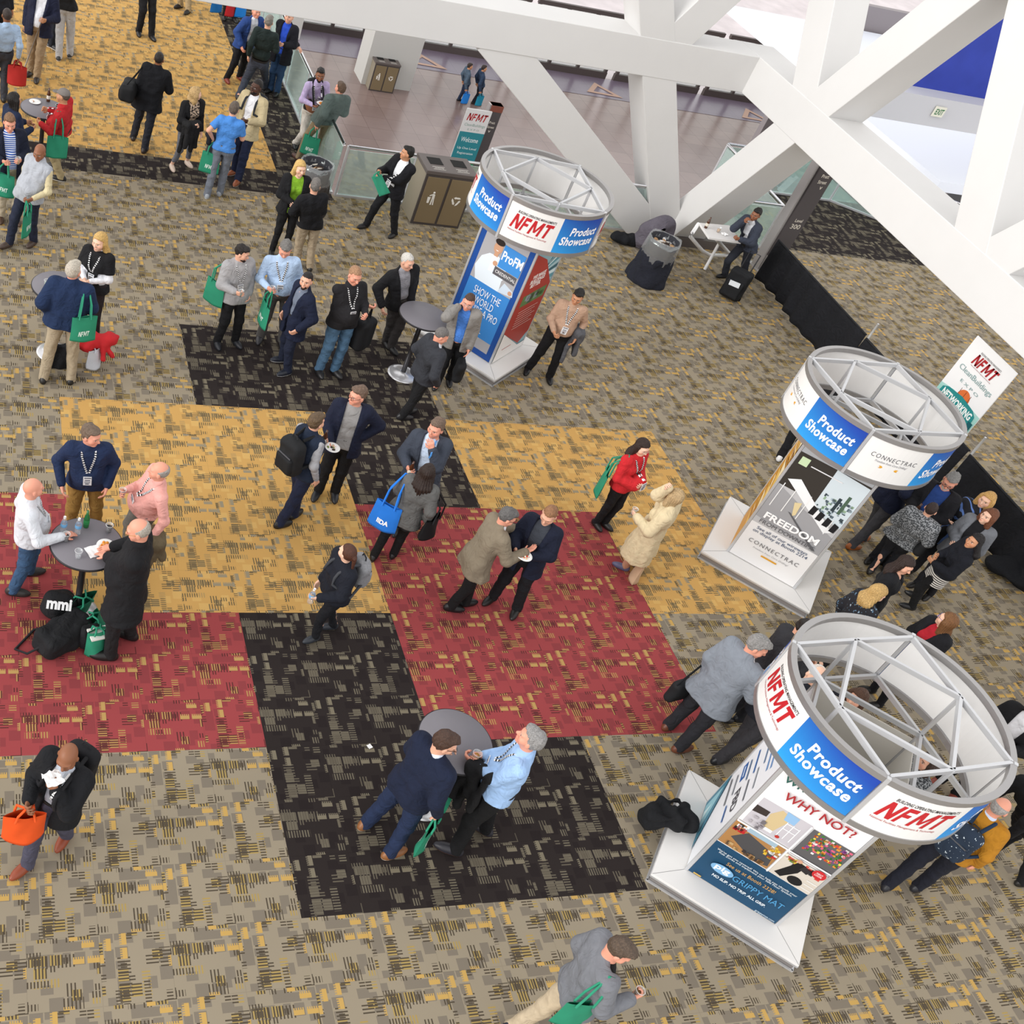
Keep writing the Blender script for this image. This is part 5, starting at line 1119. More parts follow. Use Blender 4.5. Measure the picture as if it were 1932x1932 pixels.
h_ = palm(q, 1); tote(h_, (.02, -.03), 'red bag in the hand of the man in pale blue', color='#b02a26', text='', size=(.34, .34, .14), group=None, yaw=camyaw(h_), drop=.08)
q = person('man in a navy blazer and red tie leaning on a walking cane', ((57, 142), (68, 153)), (83, -28), (-40, 70), H=1.84, w=1.12, belly=.05, tone='tan', hair=('short', '#777'.replace('#777', '#777777')), legs='#9b866b', shoes='#2b2523', top=[shirt('#e6e8ee'), openj('#1c2036')], tie='#b0274a', arms=('hold', 'hang'))
k = palm(q, 0); cn = MB(); cn.tube([k + (0, 0, .02), at(41, 142, .01)], .011, 8); cn = cn.build('walking_cane', mat('#8c8a8c', .4, .5)); tag(cn, 'grey walking cane of the man in the navy blazer at upper left', 'cane')
q = person('person in a black top and pale grey jeans at the top edge', ((111, 112), (132, 106)), (122, -66), (30, -90), H=1.80, tone='tan', hair=('short', '#33271f'), legs='#b4b5b8', shoes='#2b2d31', sole='#f0f0f0', top=[sweater('#1a1a1c', hem=.90)], arms=('hold', 'hold'))
q = person('person in dark jeans behind the navy blazer, cut by the top edge', ((100, 92), (88, 84)), (104, -84), (60, 40), H=1.76, tone='tan', hair=('short', '#33271f'), legs='#20242e', shoes='#24262b', sole='#e8e8e8', top=[sweater('#2a2b30')], arms=('hang', 'hang'))
q = person('person in black trousers standing alone at the top of the yellow carpet', ((262, 66), (286, 74)), (276, -118), (40, 60), H=1.80, tone='tan', hair=('short', '#33271f'), legs='#17171a', shoes='#141416', top=[sweater('#17171a')], arms=('hang', 'hang'))
q = person('person in khaki trousers at the top edge', ((338, 15), (353, 25)), (352, -152), (-60, 20), H=1.80, tone='tan', hair=('short', '#33271f'), legs='#a5916f', shoes='#1f1c1c', top=[sweater('#8a8f98')], arms=('hang', 'hang'))
q = person('person in dark clothes at the top left corner', None, (2, -60), (60, 60), H=1.76, tone='tan', hair=('short', '#2a201b'), legs='#1b1b20', top=[sweater('#1f2028')], arms=('hang', 'hang'))
q = person('man in a dark suit walking away with a duffel on his shoulder', ((272, 286), (252, 262)), (300, 112), (45, -80), H=1.83, w=1.12, belly=.04, tone='brown', hair=('crew', '#241e1c'), legs='#22242c', shoes='#2c2523', top=[blazer('#15161b', open=None, hem=.72, flare=.03)], arms=('hang', 'hold'), lan='none' if 0 else None)
sh = q['SH'][0]; duffel(sh - q['U'] * .42 - q['rt'] * .16 - q['fw'] * .16, np.array([q['fw'], -q['rt'], (0, 0, 1)]).T, (.24, .13, .15), 'black duffel bag on the shoulder of the man walking away', strap=[sh - q['U'] * .28 - q['rt'] * .2 - q['fw'] * .3, sh + (0, 0, .085), sh - q['U'] * .28 - q['rt'] * .16 + q['fw'] * .05])
q = person('blonde woman in a leopard print scarf and grey trousers', ((325, 320), (354, 313)), (369, 178), (60, 70), look=(90, 0), fem=True, H=1.68, tone='pale', hair=('wavy', '#c2a270'), legs='#6b6d75', shoes='#d8c4b4', legh=.16, top=[G('scarf_top', '#a08870', d=.010, m=speck_mat('#2b2320', '#c9b29a', 38, .47), hem=.9), openj('#17171a', d=.02, hem=.84, open=(.10, .06, .1))], arms=('hang', 'hold'))
coat_over(q['AR'][1][2], q['rt'], None, 'black coat over the arm of the woman in the leopard scarf', L=.42)
q = person('man in a bright blue polo shirt seen from behind', ((390, 371), (414, 366)), (441, 207), (20, -90), look=(30, -80), H=1.74, w=1.04, tone='fair', hair=('short', '#5c5148'), legs='#6f7580', shoes='#9aa0a8', sole='#eceded', top=[shirt('#4a86d0', sl=1, hem=.90)], arms=(((402, 262, 1.02), 'hold'), 'hold'), lan='white')
h_ = palm(q, 0); tote(h_, (-.06, -.10), 'green tote carried by the man in the blue polo', yaw=camyaw(h_), drop=.2); p_ = palm(q, 0)
duffel(p_ + np.array((.02, -.02, -.22)), np.array([q['rt'], q['fw'], (0, 0, 1)]).T, (.17, .05, .14), 'dark grey laptop bag held with the green tote by the blue polo man', '#3d3d42')
coat_over(p_ + np.array((0, 0, .05)), q['rt'], None, 'black jacket over the arm of the blue polo man', '#1b1d24', L=.16, W_=.26, T=.10)
q = person('man in a beige blazer and navy trousers with brown shoes', ((440, 329), (446, 347)), (484, 165), (-80, 50), look=(-90, 20), H=1.86, tone='dark', hair=('crew', '#1a1412'), legs='#1f2740', shoes='#8a4b2a', sole='#d8d2cc', top=[shirt('#e2e2e6'), openj('#bfb08c')], arms=('hold', 'pocket'), beard='#1a1412', glasses=True, lan='bw')
hold_cup(q, 1, 'cup held by the man in the beige blazer', '#a98b60')
backpack(q, 'dark backpack worn by the man in the beige blazer', '#2a2d33')
q = person('man in a bright blue suit jacket at the top of the dark carpet', ((428, 154), (452, 150)), (483, 22), (60, 60), H=1.80, tone='pink', hair=('short', '#8b8078'), legs='#17181d', shoes='#7d3428', top=[shirt('#dfe4ee'), openj('#2a4684')], arms=('pocket', 'pocket'), lan='bw')
q = person('man in a dark green sweater and grey jeans seen from behind', ((449, 186), (500, 168)), (507, 42), (35, -80), H=1.84, w=1.1, tone='fair', hair=('short', '#7c766e'), legs='#3a3f4c', shoes='#1a1a1c', top=[sweater('#1f2a29', hem=.84)], arms=('hang', 'hold'))
q = person('man in a black overcoat and bright blue shirt with a hand on the rail', ((508, 174), (520, 180)), (546, 32), (-60, 40), look=(-90, 40), H=1.84, tone='fair', hair=('short', '#2d231d'), legs='#2c4668', shoes='#1d1b1b', top=[shirt('#2a4fc0', hem=.9), openj('#17181f', hem=.70)], arms=('hold', ((575, 104, 1.0), 'table')), lan='white')
q = person('man in a lilac shirt and off white trousers eating from a plate', ((556, 277), (592, 262)), (604, 142), (40, 80), look=(10, 80), pitch=.15, H=1.78, w=1.06, belly=.03, tone='brown', hair=('short', '#191413'), beard='#191413', legs='#c3beb6', shoes='#17181c', top=[shirt('#b9a9cf')], arms=('plate', 'plate'), lan='bw')
hold_plate(q, 0, 'white plate of food in the hands of the lilac shirt man'); backpack(q, 'black backpack worn by the man in the lilac shirt')
q = person('man in a grey green jacket and khaki trousers by the glass rail', ((560, 300), (600, 296)), (642, 168), (-50, -60), look=(-60, -50), H=1.80, w=1.12, belly=.04, tone='pink', hair=('short', '#5a4636'), legs='#85755c', shoes='#4a2f27', top=[sweater('#566360', d=.04, hem=.86, collar=True)], arms=('hang', 'hold'))
hand_tote(q, 0, 'green tote in the hand of the man in the grey green jacket', turn=.9)
q = person('blonde woman in a lime green top and black cardigan', None, (566, 318), (20, 80), look=(40, 50), pitch=.1, fem=True, H=1.70, tone='pale', hair=('long', '#cda968'), legs='#17171a', top=[G('blouse', '#7fae2e', d=.012, hem=.88), openj('#17171a', d=.022, hem=.84, open=(.10, .07, .05))], arms=('clasp', 'clasp'), lan='bw')
duffel(q['P'] - q['rt'] * .26 + (0, 0, .12), np.array([q['fw'], -q['rt'], (0, 0, 1)]).T, (.13, .06, .10), 'small black handbag at the hip of the woman in lime green', strap=[q['P'] - q['rt'] * .24 + (0, 0, .2), q['SH'][0] + (0, 0, .05)])
q = person('man in a black sweater and khaki trousers seen from behind', ((556, 500), (582, 508)), (594, 352), (-30, -70), look=(-20, -80), H=1.78, w=1.1, tone='fair', hair=('short', '#6f6a66'), legs='#a3937c', top=[sweater('#16161a', hem=.84)], arms=('hold', 'hold'), lan='none' if 0 else None)
hold_cup(q, 0, 'cup held by the man in the black sweater', '#6a4a2c')
q = person('man in a black suit striding with an empty green bag in his hands', ((686, 430), (740, 446)), (768, 290), (-90, 30), look=(-90, -20), H=1.80, w=1.03, tone='tan', hair=('short', '#15120f'), legs='#15161a', shoes='#1a191b', top=[shirt('#e4e6ea'), openj('#15151a')], arms=(((724, 336, 1.1), 'hold'), ((716, 322, 1.2), 'hold')), lan='bw')
tote(palm(q, 1) + (0, 0, .02), (-.10, -.10), 'folded green tote held out by the striding man', yaw=2.2, drop=.05, tilt=.9, size=(.30, .34, .03), text='')
# middle group
q = person('bearded man in a grey hooded jacket and black trousers', ((410, 652), (444, 650)), (456, 478), (50, 80), look=(90, 30), pitch=.25, H=1.76, w=1.03, tone='fair', hair=('short', '#1c1512'), beard='#2a1d17', legs='#17171a', shoes='#23252b', top=[sweater('#9c9b9d', hem=.84, hood=True, d=.03)], arms=('pocket', 'hold'), lan='bw')
hold_cup(q, 1, 'cup in the hand of the bearded man in the grey hooded jacket', '#7c8a76'); shoulder_tote(q, 1, 'green tote on the shoulder of the bearded man in grey', turn=.5, text='')
q = person('tall man in a light blue shirt looking down at his cup', ((490, 642), (531, 652)), (538, 470), (0, 90), pitch=.6, H=1.88, w=1.12, belly=.05, tone='pink', hair=('short', '#6f6c69'), legs='#5c5a58', shoes='#3a3a3e', top=[shirt('#b0c8e6')], arms=('pocket', 'hold'), lan='bw')
hold_cup(q, 1, 'cup held by the tall man in the light blue shirt', '#a4803c'); hand_tote(q, 1, 'green tote hanging from the hand of the light blue shirt man', turn=.3, drop=.22)
q = person('bearded man in a navy coat and white soled sneakers', ((528, 682), (537, 706)), (578, 530), (-90, 10), look=(-60, 70), H=1.76, tone='fair', hair=('crew', '#1d1613'), beard='#31241d', legs='#1d2336', shoes='#1a1f2c', sole='#e9e9e9', top=[shirt('#6d7687'), openj('#161d33', hem=.68, open=(.085, .03, .1))], arms=('pocket', 'pocket'))
q = person('man in a black shirt and blue jeans lifting a black backpack', ((602, 705), (631, 706)), (669, 520), (60, 80), look=(60, 70), pitch=.3, H=1.82, w=1.18, belly=.06, tone='pink', hair=('crew', '#a07a5c'), legs='#4f6f8c', shoes='#1c1b1d', top=[shirt('#222124', hem=.86)], arms=('hold', ((697, 578, 1.22), 'hold')), lan='bw')
c_ = at(684, 628, .72); duffel(c_, np.array([(.8, .6, 0), (-.6, .8, 0), (0, 0, 1)]).T, (.17, .12, .25), 'black backpack held up by the man in blue jeans', name='backpack', cat='backpack', strap=[c_ + (0, 0, .25), palm(q, 1), c_ + (.06, .05, .24)])
q = person('white haired man in a black suit looking down to the right', ((728, 650), (737, 662)), (768, 494), (50, 70), look=(90, 60), pitch=.2, H=1.84, w=1.08, tone='fair', hair=('crew', '#c8c4be'), legs='#3a3737', shoes='#1b1a1b', top=[shirt('#8d8c92'), openj('#18181b')], arms=('pocket', 'pocket'), lan='blue')
q = person('man in a grey blazer and blue shirt talking on a phone', ((822, 730), (845, 722)), (884, 570), (-10, 90), pitch=.2, look=(-40, 80), H=1.80, w=1.08, belly=.03, tone='pink', hair=('crew', '#4a3429'), legs='#17181b', shoes='#17171a', top=[shirt('#4a7fd0'), openj('#86837f')], arms=('hang', 'phone'), lan='white', glasses='#c9c9cc')
phone(q, 1, 'mobile phone at the ear of the man in the grey blazer')
k_ = palm(q, 0) - np.array((0, 0, .32)); duffel(k_, np.array([q['fw'], -q['rt'], (0, 0, 1)]).T, (.15, .07, .17), 'black bag hanging beside the man on the phone at the far kiosk', strap=[k_ + q['fw'] * .1 + (0, 0, .15), palm(q, 0), k_ - q['fw'] * .1 + (0, 0, .15)])
q = person('man in a charcoal suit bending forward with hands in pockets', ((760, 790), (772, 780)), (832, 634), (90, -10), look=(90, 20), pitch=.45, H=1.76, tone='pink', hair=('crew', '#6a6664'), legs='#1b1b1d', shoes='#201f22', top=[shirt('#dde1ea'), openj('#33353b')], arms=('pocket', 'pocket'), lan='blue')
q = person('man in a tan shirt with a grey jacket over his arm', ((994, 702), (1034, 718)), (1090, 560), (0, 90), look=(-40, 80), pitch=.4, H=1.76, w=1.12, belly=.06, tone='tan', hair=('short', '#17120f'), legs='#141417', shoes='#15161a', top=[shirt('#b0917b')], arms=('pocket', 'holdlow'), lan='bw')
bottle(0, 0, 0, 'small dark bottle in the hand of the tan shirt man', 'beer', loc=palm(q, 0) + np.array((0, 0, -.05))) if 0 else None
i_ = 1 if q['AR'][1][2][0] > q['AR'][0][2][0] else 0
coat_over(q['AR'][0][2] * .0 + q['P'] + (q['rt'] * -.26) + np.array((0, 0, .12)), q['fw'], None, 'grey quilted jacket hanging over the arm of the tan shirt man', '#55565b', L=.42)
# centre pairs
q = person('young man in a navy vest with a large black backpack', ((530, 992), (556, 975)), (596, 797), (70, -30), look=(90, -40), H=1.80, tone='fair', hair=('short', '#5d4a35'), legs='#1b2138', shoes='#161618', top=[shirt('#9a9a9e', slv=1), G('vest', '#1b2537', d=.026, sl=0, hem=.86, collar=True)], arms=('hold', 'hang'), lan='blue')
backpack(q, 'large black backpack on the man in the navy vest', '#1a1b1d', size=(.33, .52, .24)); hold_bottle(q, 0, 'brown bottle held by the man in the navy vest')
q = person('man in a navy blazer over a grey sweater, hand on hip, holding a plate', ((597, 936), (629, 937)), (675, 747), (-20, 90), look=(-90, 20), pitch=.1, H=1.86, w=1.04, tone='pink', hair=('short', '#6b5648'), legs='#141417', shoes='#1d1e23', top=[shirt('#b9c6e0'), sweater('#8f8d8c', d=.012, hem=.9), openj('#171c30', open=(.09, .085, .05))], arms=('akimbo', 'holdlow'), lan='blue', glasses=True)
hold_plate(q, 1, 'white plate held low by the man in the navy blazer', food=('#7c8a4a', '#3a2c22', '#c9b79a'), n=10)
q = person('man in a slate blazer holding a brown bottle at the dark carpet', ((752, 1004), (770, 990)), (823, 808), (-40, 80), look=(-80, 50), pitch=.2, H=1.82, w=1.06, tone='pink', hair=('short', '#6d5a4c'), legs='#22242b', shoes='#201f22', top=[shirt('#c5d6ec'), openj('#3b414d')], arms=('face', 'hold'), lan='blue')
hold_bottle(q, 1, 'brown beer bottle held by the man in the slate blazer')
q = person('long haired woman in a grey sweater with two bags, seen from behind', ((704, 1052), (741, 1048)), (806, 892), (30, -70), look=(40, -80), fem=True, H=1.70, tone='pink', hair=('long', '#2c1f1a'), legs='#121214', shoes='#141416', heels=True, top=[sweater('#5f5f5e', hem=.74, d=.026, flare=.03)], skirt=('#1a1a1c', .62), arms=('hold', 'hang'))
hold_cup(q, 0, 'cup of pale drink held by the woman in the grey sweater', '#b9b48a')
tote(q['SH'][0] + np.array((0, 0, .06)) - q['rt'] * .04, (-.10, -.06), 'bright blue tote on the arm of the long haired woman', color='#2477d8', yaw=-2.2, drop=.44, size=(.36, .38, .10), group=None, text='IIDA', tc='#ffffff')
tote(q['SH'][1] + np.array((0, 0, .06)), (.12, -.04), 'large black handbag on the arm of the long haired woman', color='#17171a', yaw=-.9, drop=.44, size=(.34, .28, .14), group=None, text='')
q = person('auburn haired woman in black with a grey backpack and a water bottle', ((588, 1208), (622, 1186)), (655, 1044), (-60, 10), look=(-60, -60), fem=True, H=1.66, tone='pale', hair=('pony', '#4b2a1c'), legs='#15161b', shoes='#2d3138', top=[sweater('#171a24', d=.03, hem=.84)], arms=('holdlow', 'hang'), lan=None)
backpack(q, 'heather grey backpack on the auburn haired woman', '#3c3e43', size=(.30, .46, .20), pocket='#8b8c8f', mtl=mat('#85868a', .85, noise=.15, scale=60)); hold_bottle(q, 0, 'clear water bottle in the hand of the auburn haired woman', 'water')
q = person('curly grey haired man in a tan blazer leaning in to talk', ((852, 1150), (880, 1142)), (956, 976), (90, 0), look=(90, 10), pitch=.35, H=1.78, tone='pink', hair=('short', '#5f5d5c'), legs='#141416', shoes='#151517', top=[shirt('#e6e7ec'), openj('#7d7261', hem=.74, flare=.03)], arms=('talk', 'talk'), bend=.10, glasses=True)
q = person('man in a navy suit eating from a plate on the red carpet', ((924, 1135), (969, 1157)), (1036, 972), (-50, 60), pitch=.5, H=1.82, tone='fair', hair=('crew', '#8a6244'), legs='#17181c', top=[shirt('#3a3e46'), openj('#151a2c', hem=.74)], arms=('plate', 'hold'), lan='bw')
hold_plate(q, 0, 'white plate of pasta held by the man in the navy suit', food=('#c9692f', '#e0b060', '#b0402a', '#efe6cf'))
q = person('woman in a red bell sleeved top at the edge of the yellow carpet', ((1124, 993), (1140, 994)), (1211, 844), (60, 60), fem=True, pitch=.25, H=1.68, tone='pale', hair=('long', '#2c1c16'), legs='#17171a', top=[sweater('#c0262c', cuff=.04)], lan='bw', arms=('clasp', 'clasp'), glasses='#c8b8a8')
shoulder_tote(q, 1, 'green tote behind the woman in the red top', turn=2.3, text='', back=.12, out_=.06)
q = person('blonde woman in a long cream coat raising her hand', ((1172, 1072), (1196, 1068)), (1273, 938), (-70, -40), look=(-60, -70), fem=True, H=1.70, tone='pale', hair=('bob', '#b59a72'), legs='#b98a70', shoes='#5a5a78', bare=False, top=[sweater('#d5c4a0', d=.036, hem=.36, flare=.07, fold=.008)], arms=('hold', ((1262, 920, 1.62), 'face')))
hold_cup(q, 0, 'cup of greenish drink held by the woman in the cream coat', '#a9b48c')
tote(at(1222, 1050, .42), (0, 0), 'tan shopper bag standing beside the woman in the cream coat', color='#c9ab8c', yaw=-.6, drop=.10, size=(.32, .32, .12), group=None, text='')
# lower left, bottom
q = person('bald man striding and eating, with an orange bag and brown shoes', ((46, 1642), (120, 1584)), (128, 1428), (-70, 80), look=(-40, 80), pitch=.35, H=1.80, w=1.06, tone='brown', hair=('bald', ''), legs='#474656', shoes='#8a4128', top=[shirt('#b9bfca'), openj('#15161a', d=.036, open=(.09, .055, .05))], arms=('face', 'hold'), lan='bw', tie='#22263a')
hand_tote(q, 1, 'bright orange bag in the hand of the striding bald man', color='#e0541d', text='', size=(.36, .32, .16), group=None, turn=-.8, drop=.12)
napkin(0, 0, 0, 'white napkin held by the striding bald man', .14, loc=palm(q, 0) + np.array((0, 0, .02)), crumple=.05); backpack(q, 'black backpack on the striding bald man', '#17171b', size=(.30, .46, .20))
q = person('man in a navy sweater and jeans leaning at the nearest grey table', ((692, 1556), (738, 1612)), (838, 1402), (75, -40), look=(90, 10), pitch=.3, H=1.80, w=1.1, belly=.03, tone='fair', hair=('short', '#453026'), legs='#1f2b47', shoes='#8a5a34', sole='#e3dccf', top=[shirt('#c9d2e2'), sweater('#151d33', hem=.82, d=.028)], arms=('hold', 'hang'), glasses=True)
hand_tote(q, 1, 'green tote in the hand of the man in the navy sweater', turn=.4, drop=.14)
q = person('grey haired man in a light blue shirt with a beer at the nearest table', ((848, 1604), (905, 1566)), (1000, 1395), (-80, -40), look=(-80, -50), pitch=-.1, H=1.84, w=1.12, belly=.05, tone='pink', hair=('short', '#8f8d8c'), legs='#131315', shoes='#2b2a31', sole='#4a3227', top=[shirt('#9dbde6', hem=.9)], arms=(((893, 1440, 1.15), 'hold'), ((912, 1425, 1.2), 'hold')), lan='bw')
hold_cup(q, 1, 'full cup of amber beer held over the nearest table', '#b07a1c', r=.042, hgt=.12)
coat_over(q['AR'][0][1] * .45 + q['AR'][0][2] * .55, q['AR'][0][2] - q['AR'][0][1], None, 'black coat over the arm of the man in light blue with the beer', '#18181a', L=.55, W_=.26)
tote(q['AR'][0][2] + np.array((-.05, .05, -.1)), (-.12, 0), 'green tote behind the black coat at the nearest table', yaw=.8, drop=.30, text='')
q = person('man in a grey hooded sweatshirt walking off the bottom edge', ((968, 1945), (1085, 1975)), (1168, 1792), (90, 20), look=(80, 40), pitch=.5, H=1.78, w=1.1, tone='pink', hair=('short', '#55463a'), legs='#b5a58c', shoes='#1e2534', top=[sweater('#141416', d=.01), sweater('#72747a', d=.034, hem=.86, open=(.14, .0, .62))], arms=('hang', 'hold'), bend=.05)
hold_cup(q, 1, 'cup of beer held by the man at the bottom edge', '#7a5c34'); shoulder_tote(q, 1, 'green tote on the arm of the man at the bottom edge', turn=.2, text='', drop=.30, back=.1)
# right side
q = person('man in a light grey blazer carrying a briefcase left of the nearest kiosk', ((1282, 1414), (1262, 1372)), (1428, 1220), (90, -30), look=(80, 40), pitch=.3, H=1.82, w=1.16, belly=.05, tone='pink', hair=('short', '#8a8886'), legs='#26262b', shoes='#6a3b28', top=[shirt('#e6e8ec'), blazer('#7d838c', hem=.72, flare=.03, open=(.085, .02, .3))], arms=('hang', 'hold'), lan='bw')
p_ = at(1290, 1300, .62); duffel(p_, np.array([q['fw'], -q['rt'], (0, 0, 1)]).T, (.22, .07, .16), 'black briefcase hanging behind the man in the light grey blazer', strap=[p_ + q['fw'] * .2 + (0, 0, .14), p_ + (0, 0, .45), p_ - q['fw'] * .2 + (0, 0, .14)])
q = person('man in a charcoal suit behind the light grey blazer', ((1398, 1360), (1358, 1356)), (1516, 1190), (80, 10), look=(60, 60), pitch=.3, H=1.80, tone='fair', hair=('short', '#1d1714'), legs='#202126', shoes='#191b21', top=[shirt('#e8e8ec'), openj('#2f2f33')], arms=('hold', 'hold'))
q = person('man in dark trousers hidden behind the nearest round header', ((1354, 1436), (1372, 1424)), (1538, 1276), (60, -30), look=(20, 80), pitch=.4, H=1.78, tone='pale', hair=('thin', '#d9cfc6'), legs='#333236', shoes='#17191f', top=[shirt('#c9d3e2'), openj('#1a1c24')], arms=('hold', 'hold'))
q = person('brown haired woman seen through the nearest round header', None, (1616, 1318), (-60, 30), fem=True, H=1.64, tone='fair', hair=('bob', '#4f3424'), legs='#1b1b20', shoes='#6d2a28', top=[sweater('#22232a')], arms=('hold', 'hold'))
q = person('person in a grey tweed coat seen through the nearest round header', None, (1752, 1440), (-70, -20), H=1.66, fem=True, tone='fair', hair=('bob', '#3a2a22'), legs='#1b1b20', top=[sweater('#4a4e53', m=speck_mat('#2f3236', '#8a8d90', 60, .52), d=.035, hem=.7)], arms=('hang', 'hang'), lan='bw')
q = person('balding man in a mustard sweater with a patterned backpack', ((1672, 1672), (1728, 1674)), (1886, 1524), (70, -60), look=(80, -40), H=1.78, w=1.1, tone='pink', hair=('fringe', '#9d9996'), legs='#1d1f2a', shoes='#25262c', top=[shirt('#c4cfe6'), sweater('#a9741f', hem=.84)], arms=('hold', 'hang'))
backpack(q, 'dark blue bird patterned backpack on the man in mustard', '#1e3550', size=(.32, .48, .20), mtl=speck_mat('#1b2a3d', '#c9d6e0', 34, .66), low=.12)
q = person('person in black walking at the lower right edge', ((1862, 1612), (1924, 1668)), (1955, 1470), (80, -20), H=1.74, fem=True, tone='fair', hair=('bob', '#2c211c'), legs='#141417', top=[sweater('#141417', hem=.8)], arms=('hang', 'back'))
q = person('person in a black blazer and white shirt at the right edge', None, (1958, 1338), (-60, 50), H=1.76, tone='fair', hair=('short', '#2c211c'), legs='#141417', shoes='#8a4438', top=[shirt('#e6e6ea'), openj('#151518')], arms=('hold', 'hold'))
# group behind the middle kiosk
q = person('bearded grey haired man in a black blazer and blue sweater', None, (1793, 908), (-50, 60), look=(-30, 70), pitch=.5, H=1.82, w=1.1, belly=.04, tone='pink', hair=('short', '#7d7b79'), beard='#b8b3ae', legs='#1a1b20', top=[sweater('#243f7a', d=.012), openj('#17171c', open=(.10, .07, .05))], arms=('clasp', 'hold'), glasses=True)
hold_bottle(q, 1, 'brown bottle held by the bearded man in the black blazer')
q = person('man in a navy jacket and grey trousers with tan shoes under the middle header', ((1606, 1034), (1628, 1020)), (1726, 866), (80, -10), H=1.82, w=1.04, tone='fair', hair=('short', '#2c211c'), legs='#45454a', shoes='#a25a28', top=[shirt('#dfe3ea'), openj('#1a2036')], arms=('hold', ((1712, 944, 1.1), 'hold')))
phone(q, 1, 'phone in the hand of the man under the middle header')
q = person('short dark haired woman in a grey tweed jacket seen from behind', ((1640, 1080), (1664, 1062)), (1756, 962), (60, -60), H=1.66, fem=True, w=1.16, tone='fair', hair=('crew', '#2e1f1c'), legs='#1b1c22', top=[sweater('#56595e', m=speck_mat('#3f4246', '#8f9296', 55, .52), d=.036, hem=.76, flare=.03)], arms=('hold', 'hold'))
duffel(q['P'] + q['rt'] * .26 + (0, 0, .05), np.array([q['fw'], -q['rt'], (0, 0, 1)]).T, (.16, .07, .12), 'black shoulder bag of the woman in the grey tweed jacket', strap=[q['P'] + q['rt'] * .26 + (0, 0, .15), q['SH'][0] + (0, 0, .07)])
q = person('blonde woman in a black and blue striped cardigan by the black drape', None, (1861, 944), (-60, 50), look=(-70, 30), pitch=.1, fem=True, H=1.68, tone='pale', hair=('bob', '#c49a5c'), legs='#17171b', top=[sweater('#1c1f2c', m=wave_mat('#17181f', '#5f7fc0', 5, 'X', .9), hem=.72, d=.028)], arms=('hold', 'talk'))
q = person('auburn haired woman in a grey blazer by the black drape', None, (1865, 975), (-80, 40), look=(-90, 0), fem=True, H=1.64, tone='pale', hair=('bob', '#6b402a'), legs='#1b1b20', top=[shirt('#17171b'), openj('#6e7177')], arms=('clasp', 'clasp'))
q = person('black haired woman in a striped skirt and black boots', ((1712, 1147), (1722, 1127)), (1838, 1022), (-70, -30), look=(-80, 0), fem=True, H=1.68, tone='tan', hair=('long', '#161214'), legs='#131315', shoes='#17171a', top=[openj('#15171f', hem=.86, open=None)], skirt=('stripes', .56), arms=('clasp', 'clasp'))
tote(q['SH'][1] + np.array((0, 0, .06)), (.16, .08), 'large black shopper on the arm of the woman in the striped skirt', color='#16161a', yaw=-.5, drop=.30, size=(.40, .28, .14), group=None, text='')
q = person('smiling brunette woman in a black suit behind the nearest header', None, (1707, 1066), (60, 40), look=(60, 50), pitch=.3, fem=True, H=1.66, tone='fair', hair=('long', '#2c1d18'), legs='#15151a', top=[openj('#17181c', d=.024, hem=.8, open=(.07, .0, .7))], arms=('hang', 'hang'))
q = person('woman with long wavy blonde hair and a floral black top', None, (1654, 1120), (80, 10), look=(80, 20), pitch=.3, fem=True, H=1.64, tone='pale', hair=('wavy', '#b9975f'), legs='#15151a', top=[sweater('#1a1b24', m=speck_mat('#15161e', '#5f7f9a', 30, .62, '#c9c2b4'))], arms=('hang', 'hang'))
q = person('light brown haired woman in glasses and a black blazer holding a binder', None, (1786, 1172), (-80, -10), look=(-70, -60), fem=True, H=1.64, tone='pale', hair=('long', '#76502f'), legs='#15151a', top=[shirt('#a8202c'), openj('#17171b')], arms=('clasp', 'clasp'), glasses='#3a55a0')
m = MB(); m.box((0, 0, 0), (.24, .30, .025)); m = m.build('binder', mat('#1d1f26', .4), bevel=.004); m.location = tuple(palm(q, 0) + q['fw'] * .06 + np.array((0, 0, .04))); m.rotation_euler = (.5, .3, yaw_of(q['fw'])); tag(m, 'black binder held by the woman in glasses', 'binder')
q = person('person in black trousers and white soled shoes behind the middle kiosk', ((1470, 866), (1498, 852)), (1570, 702), (60, -60), H=1.74, tone='fair', hair=('short', '#2c211c'), legs='#131316', shoes='#d8d8da', top=[sweater('#151518')], arms=('hang', 'hang'))
# far right at the white shelf
q = person('man in a grey suit on the phone at the white shelf table', ((1362, 524), (1398, 528)), (1406, 412), (-80, 10), look=(-80, 30), pitch=.2, H=1.74, tone='brown', hair=('short', '#15110f'), legs='#30333c', shoes='#17171b', top=[shirt('#d9dce2'), openj('#353a47')], arms=('hold', 'face'), bend=.05)
# top edge, by the dark border
q = person('person in black trousers with red and blue bags at the top edge', ((424, 36), (442, 40)), (446, -118), (20, 70), H=1.74, tone='tan', hair=('short', '#2c211c'), legs='#141417', top=[sweater('#17171a')], arms=('hang', 'hang'))
tote(at(440, -10, .85), (0, 0), 'red patterned bag at the top edge', color='#b8242c', yaw=-1.2, drop=.1, size=(.26, .36, .1), group=None, text=''); tote(at(460, -8, .85), (0, 0), 'bright blue bag beside the red one at the top edge', color='#1f7fd6', yaw=-1.2, drop=.1, size=(.30, .36, .08), group='blue bags', text='')
tote(at(412, -8, .62), (0, 0), 'leftmost blue bag at the top edge, left of the red bag', color='#1c6fb8', yaw=-1.2, drop=.06, size=(.30, .30, .08), group='blue bags', text='')
